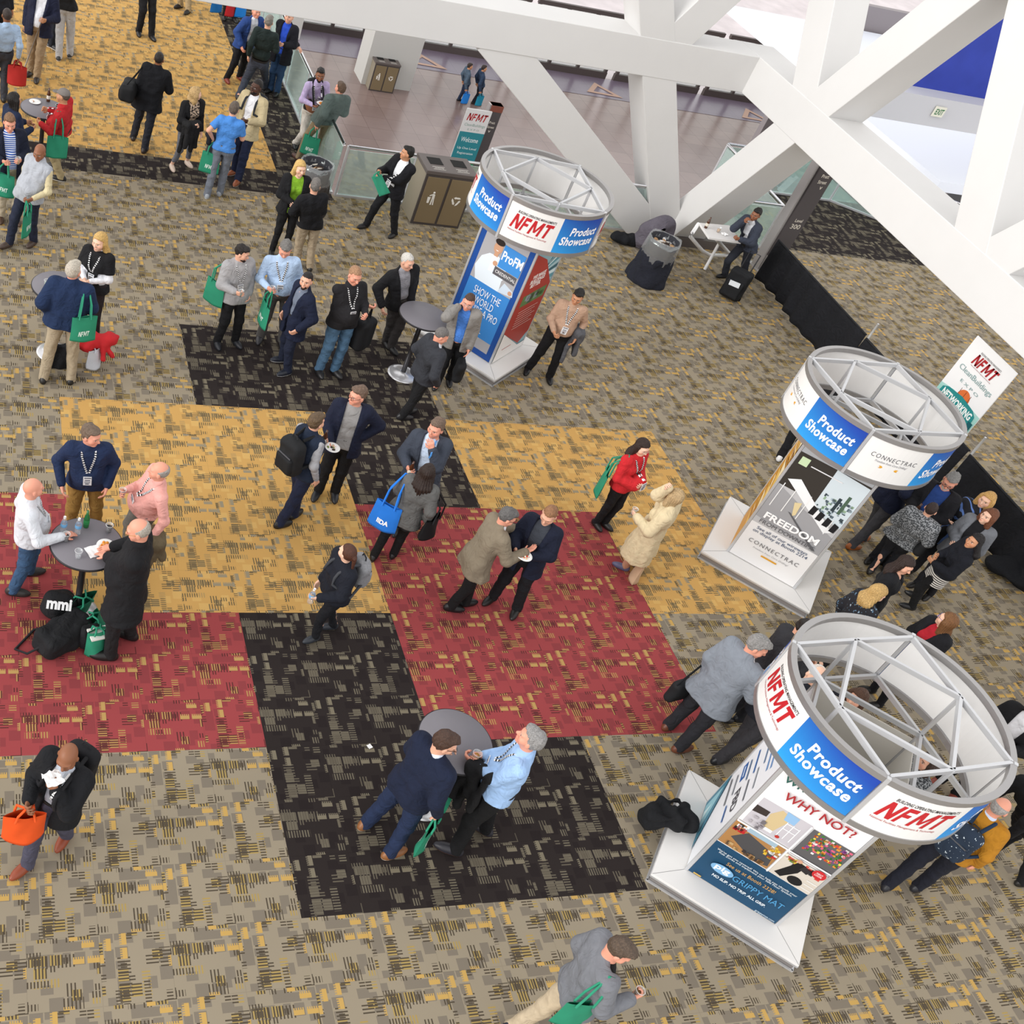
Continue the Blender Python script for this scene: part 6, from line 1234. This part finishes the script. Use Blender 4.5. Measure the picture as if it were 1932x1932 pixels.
# ------------------------------------------------------------------ black drape on poles
def drape(y0, y1, x, H, label):
    root = empty('black_drape', (x, (y0 + y1) / 2, 0)); tag(root, label, 'drape', 'pipe and drape runs'); oy = (y0 + y1) / 2
    n = int(abs(y1 - y0) / .045); rows = 9; rng = random.Random(int(y0 * 10)); ph = [rng.uniform(0, 6) for _ in range(4)]; vs = []
    for j in range(rows + 1):
        t = j / rows
        for i in range(n + 1):
            y = y0 + (y1 - y0) * i / n; big = math.sin(y * 2.1 + ph[1]) + .6 * math.sin(y * 3.7 + ph[2]); a = (.012 + .035 * (1 - t))
            vs.append((a * math.sin(y * 15 + ph[0] + 1.2 * math.sin(y * 2)) * (.5 + .5 * abs(math.sin(y * 1.3))) + .05 * (1 - t) * big, y - oy, .015 + (H - .015) * t))
    fs = [(j * (n + 1) + i, j * (n + 1) + i + 1, (j + 1) * (n + 1) + i + 1, (j + 1) * (n + 1) + i) for j in range(rows) for i in range(n)]
    me = bpy.data.meshes.new('cloth'); me.from_pydata(vs, [], fs); c = link('cloth', me, root, [mat('#17181d', .85, noise=.12, scale=3)], smooth=True)
    md = c.modifiers.new('thick', 'SOLIDIFY'); md.thickness = .008
    m = MB(); m.tube([(0.01, y0 - oy, H), (0.01, y1 - oy, H)], .02, 8); m.build('top_rail', mat('#1b1c20', .7), root)
    return root
drape(16.55, 13.45, 15.2, .88, 'black drape run between the grey pylon and the first white pole'); drape(13.4, 10.45, 15.2, .84, 'black drape run behind the middle kiosk header'); drape(10.4, 5.2, 15.2, .80, 'black drape run behind the group at the right edge')
for y, l in ((13.42, 'white upright pole at the near end of the first black drape'), (10.43, 'white upright pole above the group at the black drape')):
    root = empty('drape_pole', (15.27, y, 0)); tag(root, l, 'pole', 'drape poles'); m = MB(); m.cyl((0, 0, .01), (0, 0, 1.14), .02, 12); m.build('upright', mat('#d9dadc', .4), root); m = MB(); m.box((0, 0, .005), (.3, .3, .01)); m.build('foot', mat('#8d8d90', .5), root)
p = at(1905, 1085, 0); o = solid_obj('drape_heap', [ell(p + (.1 * k, .16 * math.sin(k * 2), .10), (.20, .17, .13 + .05 * math.sin(k)), None, .1) for k in range(-2, 3)] + [folds(77, .03, 16)], .02, mat('#15161a', .9, noise=.1, scale=10)); tag(o, 'heap of black drape cloth on the carpet at the right edge', 'cloth')
# ------------------------------------------------------------------ party banner
root = empty('party_banner', (15.75, 11.56, 0)); tag(root, 'tall white and teal banner for a networking party beside the black drape', 'banner')
m = MB(); m.box((.012, 0, .98), (.014, 1.0, 1.9)); m.build('board', mat('#e3e3e4', .6), root); m = MB(); m.box((.03, 0, .03), (.35, .5, .03)); m.build('foot', mat('#8d8d90', .5), root)
s = Sheet('print_sheet', (.004, .5, .03), (0, -1, 0), (0, 0, 1), (-1, 0, 0), root); W_, H_ = 1.0, 1.9
s.rect('#f0f0f1', 0, 0, W_, H_).rect('#9fd0c6', 0, 0, W_, .93).rect('#b9dcd2', 0, 0, W_, .62).poly('#a7d3cc', [(0, .93), (W_, .93), (W_, .99), (.3, 1.02), (0, .97)])
s.disc('#d9703a', .52, 1.02, .14, 24)
for a_ in (0, 1, 2): s.rect('#7a3a22', .39 + a_ * .12, .93, .398 + a_ * .12, 1.14)
s.rect('#7a3a22', .39, 1.02, .65, 1.03).poly('#2a8a8a', [(.06, .78), (.94, .78), (.92, .94), (.82, 1.0), (.5, 1.04), (.18, 1.0), (.08, .94)]).poly('#1f5f66', [(.02, .70), (.12, .72), (.12, .84), (.02, .84)]).poly('#1f5f66', [(.98, .70), (.88, .72), (.88, .84), (.98, .84)])
s.text('#eef6f3', 'NETWORKING', .15, .5, .89, width=.74, height=.13, bold=.006).text('#1f4a4c', 'PARTY', .22, .5, .63, width=.52, height=.17, bold=.004).poly('#b8403a', [(.42, .74), (.60, .74), (.51, .68)])
s.text('#a8232a', 'NFMT', .25, .5, 1.62, width=.52, height=.19, bold=.012, shear=.22).text('#3a3538', "BUILDING OPERATING MANAGEMENT'S", .04, .52, 1.75, width=.5, height=.035, shear=.2).text('#8a3a3c', 'National Facilities Management & Technology', .03, .5, 1.50, width=.5, height=.022).text('#8aa6a6', 'CleanBuildings', .12, .5, 1.37, width=.8, height=.12).text('#8aa6a6', 'E X P O', .08, .5, 1.22, width=.44, height=.05); s.build()
# ------------------------------------------------------------------ level pylon
def pylon(x, y, z0, H, label, txt, W_=.40, D_=.30, sc=1.0):
    root = empty('sign_pylon', (x, y, z0)); tag(root, label, 'sign', 'dark wayfinding pylons')
    m = MB(); m.box((0, 0, .35 + (H - .35) / 2), (W_, D_, H - .35)); m.build('pylon_body', mat('#4a4546', .6), root, bevel=.006)
    m = MB(); m.box((-W_ * .5 - .03, 0, H / 2), (.05, D_ * .7, H)); m.build('side_channel', mat('#a8a4a3', .4, .3), root)
    m = MB(); m.box((0, 0, .175), (W_ * .98, D_ * .96, .35)); m.build('base_cover', mat('#a8a4a3', .4, .4), root); m = MB(); m.box((0, 0, .01), (W_ + .16, D_ + .1, .02)); m.build('floor_plate', mat('#b7b3b1', .4, .4), root)
    m = MB(); f = lambda u, v: (u, -D_ / 2 - .003, v)
    for b, s_, u, v, w_, h_ in txt: put_text(m, b, f, s_, u, v, width=w_, height=h_, bold=.001)
    m.build('lettering', mat('#d6cfc2', .6), root)
    m = MB(); m.box((0, -.001, H - .1), (W_ + .01, D_ + .01, .2)); m.build('top_band', mat('#7a4436', .6), root)
pylon(15.68, 17.02, 0, 2.75, 'dark grey pylon reading Level 300 behind the black drape', [('Level', .1, 0.02, 1.17, .17, .07), ('300', .14, .02, 1.04, .22, .10), ('Pratt', .08, .02, 2.12, .17, .07), ('Street', .08, .02, 2.0, .2, .07), ('v', .1, .06, 1.88, .06, .06)])
pylon(16.25, 31.9, LZ, 2.75, 'dark grey pylon on the lower floor beside the welcome sign', [('Pratt', .1, 0, 2.2, .2, .08), ('Street', .1, 0, 2.05, .24, .08), ('v', .1, 0, 1.9, .08, .07)])
root = empty('welcome_sign', (15.62, 31.6, LZ)); tag(root, 'teal and grey welcome sign standing on the lower floor', 'sign')
m = MB(); m.box((0, .03, 1.3), (.86, .06, 2.6)); m.build('board', mat('#c9c9c8', .6), root); m = MB(); m.box((0, .03, .02), (.96, .4, .04)); m.build('foot', ALU_D, root)
s = Sheet('print_sheet', (-.43, 0, 0), (1, 0, 0), (0, 0, 1), (0, -1, 0), root); s.rect('#d2d1d0', 0, 0, .86, 2.6).rect('#2a7f8a', 0, .9, .86, 1.85).rect('#2a7f55', 0, .1, .86, .9)
s.text('#a8232a', 'NFMT', .3, .43, 2.35, width=.66, height=.24, bold=.014, shear=.2).text('#7a9a90', 'CleanBuildings', .12, .43, 2.08, width=.72, height=.12).text('#7a9a90', 'E X P O', .08, .43, 1.94, width=.4, height=.06).text('#eaf3f3', 'Welcome', .2, .43, 1.6, width=.6, height=.16).text('#e0eeee', 'Up One Level', .1, .43, 1.30, width=.66, height=.10).text('#e0eeee', 'Registration', .1, .43, 1.13, width=.55, height=.10).disc('#dfeee6', .43, .55, .12).build()
# ------------------------------------------------------------------ trash bins with clear liners
def trash(x, y, r, H, label, skirt='#20222c', seed=1, full=True, tilt=0):
    root = empty('trash_bin', (x, y, 0)); tag(root, label, 'bin', 'lined round trash bins'); rng = random.Random(seed)
    m = MB(); m.lathe((0, 0, 0), [(0, .01), (r * .78, .01), (r * .95, H * .95), (r * .95, H), (r * .88, H), (r * .86, H * .84), (0, H * .84)], 32); m.build('bin_body', mat('#2c2d33', .6), root)
    prof = [(r * 1.0, H + .02), (r * 1.03, H * .9), (r * 1.06, H * .7), (r * 1.02, H * .52)]; n = 48; vs = []; fs = []
    for q_, (rr, z) in enumerate([(r * .86, H - .10), (r * .93, H + .01)] + prof):
        for k in range(n): t = 2 * PI * k / n; w_ = 1 + .03 * math.sin(k * 2.7 + q_) + .022 * math.sin(k * 5.1); vs.append((rr * w_ * math.cos(t), rr * w_ * math.sin(t), z + .02 * math.sin(3 * t + q_) * (q_ > 1)))
    for q_ in range(5):
        for k in range(n): fs.append((q_ * n + k, q_ * n + (k + 1) % n, (q_ + 1) * n + (k + 1) % n, (q_ + 1) * n + k))
    me = bpy.data.meshes.new('liner'); me.from_pydata(vs, [], fs); link('liner', me, root, [PLASTIC], smooth=True)
    if skirt:
        ops = [cone((0, 0, .02), (0, 0, H * .78), r * 1.25, r * 1.0, .02)] + [cone((r * .8 * math.cos(a), r * .8 * math.sin(a), .03), (r * .3 * math.cos(a), r * .3 * math.sin(a), .4), .15, .10, .08) for a in (3.6, 5.3, 4.4)] + [folds(seed, .018, 22), ('cut', lambda p: .004 - p[..., 2], .01), ('cut', lambda p: p[..., 2] - H * .66, .01)]
        solid_obj('skirt_cloth', ops, .016, mat(skirt, .9, noise=.1, scale=10), root)
    g = MB(); ms = [mat(c, .7) for c in ('#e9e9ea', '#d9d4c8', '#c9a27a', '#3a2c26')]
    for k in range(16):
        a = rng.uniform(0, 6.28); q_ = r * .62 * math.sqrt(rng.random()); g.mi = k % 4; rr = rng.uniform(.04, .09); ax = rotv(np.array((0, 0, 1.)), (1, rng.uniform(-1, 1), 0), rng.uniform(-.8, .8)); x_ = _n(np.cross(ax, (0, 1, .1))); A = np.array([x_, np.cross(ax, x_), ax]).T
        g.lathe((q_ * math.cos(a), q_ * math.sin(a), H * .86 + .05 * rng.random()), [(0, 0), (rr * .7, 0), (rr, .02), (rr * .7, .006), (0, .006)], 14, axis=A)
    tag(g.build('litter', ms, root), kind='stuff')
trash(12.42, 16.08, .30, .86, 'trash bin with clear liner and dark skirt below the white steel', seed=4)
trash(5.92, 17.28, .29, .88, 'trash bin full of paper plates beside the glass railing corner', skirt='#3a3533', seed=9)
p = at(1250, 432, .5); o = solid_obj('cloth_pile', [ell((p[0] + .1 * k, p[1] + .1, .3 + .12 * math.cos(k)), (.22, .16, .32), None, .12) for k in (-2, -1, 0, 1)] + [folds(12, .03, 17), ('cut', lambda q_: .004 - q_[..., 2], .01)], .018, mat('#5f5a64', .9, noise=.1, scale=9)); tag(o, 'grey cloth piled behind the lined trash bin at the white steel', 'cloth')
p = at(1195, 452, .1); o = solid_obj('black_cloth', [ell((p[0] + .17 * k, p[1] + .06 * math.sin(3 * k), .09), (.15, .14, .10 + .03 * math.cos(2 * k)), None, .08) for k in (-2, -1, 0, 1, 2)] + [folds(13, .025, 20), ('cut', lambda q_: .004 - q_[..., 2], .01)], .016, mat('#15161a', .9, noise=.1, scale=9)); tag(o, 'crumpled black cloth on the carpet beside the lined trash bin', 'cloth')
# ------------------------------------------------------------------ white shelf table
root = empty('shelf_table', (13.66, 16.35, 0)); O_ = np.array((13.66, 16.35, 0)); tag(root, 'white shelf table on curved tube legs beside the man in the grey suit', 'table')
A_, B_, C_, D_ = [at(*q_, 1.0) - O_ for q_ in ((1319, 420), (1376, 425), (1399, 457), (1338, 448))]
m = MB(); m.prism([tuple(v[:2]) for v in (D_, C_, B_, A_)], .96, 1.0); m.build('tabletop', mat('#dedcdb', .5), root, bevel=.004)
m = MB(); tb = [A_ - (0, 0, .03), at(1306, 440, .92) - O_, at(1303, 447, .8) - O_, at(1325, 473, .3) - O_, at(1338, 481, .12) - O_, at(1372, 482, .08) - O_, at(1375, 477, .12) - O_, at(1352, 452, .9) - O_]; m.tube(tb, .035, 10); m.build('tube_leg', mat('#e6e5e5', .4), root)
m = MB(); m.tube([B_ - (0, 0, .04), B_ * (1, 1, 0) + (0, 0, .02)], .03, 10); m.build('tube_leg', mat('#e6e5e5', .4), root)
bottle(1331, 430, 1.001, 'brown bottle on the white shelf table', 'beer'); cup(1354, 438, 1.001, 'cup of amber drink on the white shelf table', '#c08a2a'); napkin(1366, 443, 1.001, 'crumpled white napkin on the white shelf table', .10, crumple=.03)
# ------------------------------------------------------------------ suitcase
c = at(1374, 562, 0); fv = _n(at(1330, 600) - c); rv = np.array((-fv[1], fv[0], 0)); M_ = np.array([rv, fv, (0, 0, 1)]).T
root = empty('rolling_bag', tuple(c)); tag(root, 'black rolling bag with a white paper in its front pocket', 'suitcase'); cc = np.array((0, 0, .32))
solid_obj('case_body', [rbox(cc, (.20, .14, .28), .05, M_, .02), folds(31, .005, 30)], .014, mat('#17181b', .8, noise=.1, scale=25), root); solid_obj('front_pocket', [rbox(cc + fv * .14 - (0, 0, .06), (.16, .05, .17), .03, M_, .02), folds(32, .004, 34)], .012, mat('#1c1d20', .8, noise=.1, scale=25), root)
m = MB(); m.tube([cc - fv * .1 + rv * .10 + (0, 0, .26), cc - fv * .14 + rv * .10 + (0, 0, .62), cc - fv * .14 - rv * .10 + (0, 0, .62), cc - fv * .1 - rv * .10 + (0, 0, .26)], .012, 8); m.build('pull_handle', mat('#222226', .5), root)
m = MB(); m.bar(cc + fv * .20 + rv * .10 + (0, 0, .07), cc + fv * .20 - rv * .10 + (0, 0, .05), .006, .10, up=(0, 0, 1)); m.build('paper', mat('#dfe4ea', .6), root)
for sg in (-1, 1): m = MB(); m.cyl(np.array(rv) * sg * .17 - fv * .1 + (0, 0, .035), np.array(rv) * sg * .20 - fv * .1 + (0, 0, .035), .035, 16); m.build('wheel', mat('#121214', .5), root)
# ------------------------------------------------------------------ things on the floor
def floor_bag(px, py, label, h_=(.2, .16, .18), yaw=0, color='#17181b', name='backpack', cat='backpack', r=.07, strap=True, seed=1, text=None):
    c = at(px, py, h_[2]); cz, sz = math.cos(yaw), math.sin(yaw); M = np.array([(cz, sz, 0), (-sz, cz, 0), (0, 0, 1)]).T; root = empty(name, (c[0], c[1], 0)); O = np.array((c[0], c[1], 0)); tag(root, label, cat, 'bags on the floor')
    solid_obj('bag_body', [rbox(c, h_, r, M, .03), ell(c - (0, 0, h_[2] * .3), np.array(h_) * (1.06, 1.06, .7), M, .06), folds(seed, .012, 22), ('cut', lambda p: .003 - p[..., 2], .006)], .014, mat(color, .85, noise=.1, scale=14), root, org=O)
    if strap: x = M[:, 0]; y = M[:, 1]; m = MB(); t_ = c - O; m.tube([t_ + x * h_[0] * .9, t_ + x * (h_[0] + .12) - y * .06 - (0, 0, h_[2] * .6), t_ + x * (h_[0] + .16) - y * .2 - (0, 0, h_[2] - .015), t_ + x * h_[0] * .5 - y * (h_[1] + .12) - (0, 0, h_[2] - .015), t_ - y * h_[1] * .8], .014, 6); m.build('strap', mat('#1d1e21', .8), root)
    if text:
        m = MB(); v_ = _n(np.array((0, 0, CAMZ)) - c * (1, 1, 1)); xx = _n(np.cross(np.array((0, 0, 1.)), -v_)) * -1; xx = _n(np.cross(v_, (0, 0, 1))) * -1; yy = np.cross(v_, xx)
        yy = np.cross(xx, v_) * -1 if np.cross(v_, xx)[2] < 0 else np.cross(v_, xx); m2 = lambda u, w__: tuple(c - O + v_ * (max(h_) + .03) + xx * u * 1.0 + yy * w__); put_text(m, text, m2, .14, 0, 0, width=.26, height=.12, bold=.006); m.build('lettering', mat('#e2e2e4', .6), root)
    return root
floor_bag(112, 1140, 'round black drawstring bag with white letters under the left table', (.17, .15, .15), .3, r=.12, strap=False, seed=3, text='mmi')
floor_bag(120, 1195, 'large black backpack with trailing straps under the left table', (.30, .17, .13), -2.5, seed=5)
floor_bag(170, 1200, 'small black bag between the black backpack and the green tote', (.12, .09, .14), .2, seed=7, strap=False, name='small_bag', cat='bag')
tote(at(160, 1128, .30), (0, 0), 'slumped green tote behind the table pole', yaw=-.9, drop=.03, size=(.40, .27, .20), text='', tilt=.35); tote(at(176, 1160, .28), (0, 0), 'crumpled green tote in the middle of the floor bags', yaw=-.3, drop=.03, size=(.30, .25, .18), text='', tilt=-.3); tote(at(186, 1185, .40), (0, 0), 'upright green tote with white papers beside the black coat man', yaw=-1.3, drop=.04, size=(.24, .36, .14), text='', stuffed=True)
# under the table at the upper left
floor_bag(118, 672, 'flat black laptop bag standing under the table at upper left', (.17, .04, .19), .1, r=.02, strap=False, name='laptop_bag', cat='bag', seed=9)
root = tote(at(180, 655, .34), (0, 0), 'white paper gift bag under the red fabric', color='#c9ced8', yaw=-.9, drop=.02, size=(.24, .30, .16), text='', group=None)
c = at(181, 645, .36); o = solid_obj('red_fabric', [ell(c + (-.10, 0, .0), (.20, .16, .15), None, .06), ell(c + (.12, .02, .04), (.16, .11, .10), None, .05), ell(c + (.24, .03, .05), (.08, .09, .08), None, .04), cone(c + (.08, -.08, .0), c + (.10, -.16, -.16), .05, .03, .03), cone(c + (.14, -.06, .0), c + (.22, -.12, -.14), .04, .025, .03), folds(41, .014, 30)], .012, mat('#c2262c', .8, noise=.08, scale=9)); tag(o, 'bundle of knotted red fabric on the gift bag at upper left', 'cloth')
c = at(1268, 1545, .22); o = solid_obj('black_coat', [ell(c + (-.22, .04, -.02), (.15, .13, .13), None, .08), ell(c + (-.04, .0, .02), (.18, .15, .12), None, .08), ell(c + (.14, -.02, .0), (.14, .14, .12), None, .07), cone(c + (-.1, .14, .04), c + (.12, .2, .02), .05, .04, .05), cone(c + (-.3, -.02, .10), c + (.05, -.10, .12), .045, .035, .02), cone(c + (.0, .05, .13), c + (.22, .10, .06), .04, .03, .02), folds(43, .022, 26), ('cut', lambda q_: .145 - q_[..., 2] + np.where(q_[..., 0] < 7.2, -.14, 0), .006)], .013, mat('#17181b', .9, noise=.1, scale=12)); tag(o, 'black coat dropped over the corner of the nearest kiosk base', 'coat')
napkin(697, 1409, .003, 'small scrap of white paper on the dark carpet', .05, crumple=.008)
# ------------------------------------------------------------------ escalator landings seen through the steel
def escalator(x, y, z, L, W_, dirx, label):
    root = empty('escalator', (x, y, z)); tag(root, label, 'escalator', 'escalators beyond the glass')
    for k in (0, 1):
        yy = k * W_
        m = MB(); m.bar((0, yy, .25), (L * dirx, yy, .25 - L * .45), .22, .5); m.build('side_skirt', mat('#c9cfd6', .5), root)
        m = MB(); m.bar((0, yy, .75), (L * dirx, yy, .75 - L * .45), .02, .6); m.build('balustrade', GLASS, root)
        m = MB(); m.tube([(-.4 * dirx, yy, .4), (-.5 * dirx, yy, .7), (-.3 * dirx, yy, 1.02), (0, yy, 1.05), (L * dirx, yy, 1.05 - L * .45)], .035, 8); m.build('handrail', mat('#2a2c30', .5), root)
    m = MB(); m.bar((0, W_ / 2, .1), (L * dirx, W_ / 2, .1 - L * .45), W_ - .25, .1, up=(0, 0, 1)); m.build('steps', mat('#6d7278', .4, .4), root)
escalator(18.9, 21.3, -.3, 7, 1.1, 1, 'escalator nearest the dark carpet'); escalator(13.2, 21.4, -3.2, 5, 1.0, 1, 'escalator landing below the glass behind the white steel')
# ------------------------------------------------------------------ wall band with the exit sign, blue drape and the lobby below
mb = MB(); mb.box((32.6, 24.3, 1.22), (20, .6, .74)); tag(mb.build('wall_right', mat('#bfbfc4', .7)), kind='structure')
mb = MB(); mb.box((33.3, 24.62, 3.6), (20, .05, 4.1)); o = mb.build('wall_blue', mat('#2f3f9c', .8, noise=.06, scale=3)); tag(o, kind='structure')
root = empty('exit_sign', (24.5, 23.98, 1.27)); tag(root, 'green lettered EXIT sign on the grey wall band at upper right', 'sign'); m = MB(); m.box((0, -.02, 0), (.34, .04, .26)); m.build('sign_box', mat('#d8d6c8', .5), root); m = MB(); put_text(m, 'EXIT', lambda u, v: (u, -.043, v), .16, 0, 0, width=.26, height=.15, bold=.003); m.build('lettering', mat('#1f6b3a', .6), root)
mb = MB(); mb.box((41, 38, -3.1), (20, .3, 6.2)); tag(mb.build('wall_back', mat('#8d8688', .6)), kind='structure')
mb = MB(); mb.box((35.8, 31.2, -1.0), (18, 13, .3)); tag(mb.build('ceiling', mat('#dfe3ec', .7)), kind='structure')
mb = MB(); mb.lathe((35.2, 33.0, LZ), [(.55, 0), (.55, 5.1)], 28); tag(mb.build('wall_column', mat('#7d7577', .45)), kind='structure')
for i, x in enumerate((31.6, 33.9, 37.4)):
    mb = MB(); mb.box((x + .8, 34.1, -4.3), (1.7, .12, 3.6)); tag(mb.build('door_%d' % (i + 2), mat('#77787a', .3, .3)), kind='structure')
mb = MB(); mb.box((30.3, 31.0, -3.6), (1.8, 5.6, 5.1)); tag(mb.build('wall_block', mat('#8a8081', .6)), kind='structure')
# ------------------------------------------------------------------ two visitors on the lower floor
CAMZ += 6.2
q = person('person in jeans with a blue bag, leftmost of the two on the lower floor', ((866, 190), (874, 194)), (884, 128), (60, 10), H=1.74, tone='tan', hair=('short', '#2c211c'), legs='#26324a', shoes='#1c1c20', top=[sweater('#4a5a6a')], arms=('hang', 'hang'))
r_ = tote(palm(q, 1), (.06, -.04), 'blue bag of the leftmost visitor on the lower floor', color='#1f78c9', yaw=-1.3, drop=.1, size=(.34, .36, .10), group='blue bags', text=''); r_.location.z -= 6.2; q['root'].location.z -= 6.2
q = person('person with a teal bag, rightmost of the two on the lower floor', ((893, 196), (901, 198)), (910, 132), (60, 10), H=1.76, tone='tan', hair=('short', '#2c211c'), legs='#23262e', shoes='#3a2c26', top=[sweater('#2a3a52')], arms=('hang', 'hang'))
r_ = tote(palm(q, 1), (.06, -.04), 'teal bag of the rightmost visitor on the lower floor', color='#1a7f9a', yaw=-1.3, drop=.1, size=(.34, .36, .10), group='blue bags', text=''); r_.location.z -= 6.2; q['root'].location.z -= 6.2
CAMZ -= 6.2
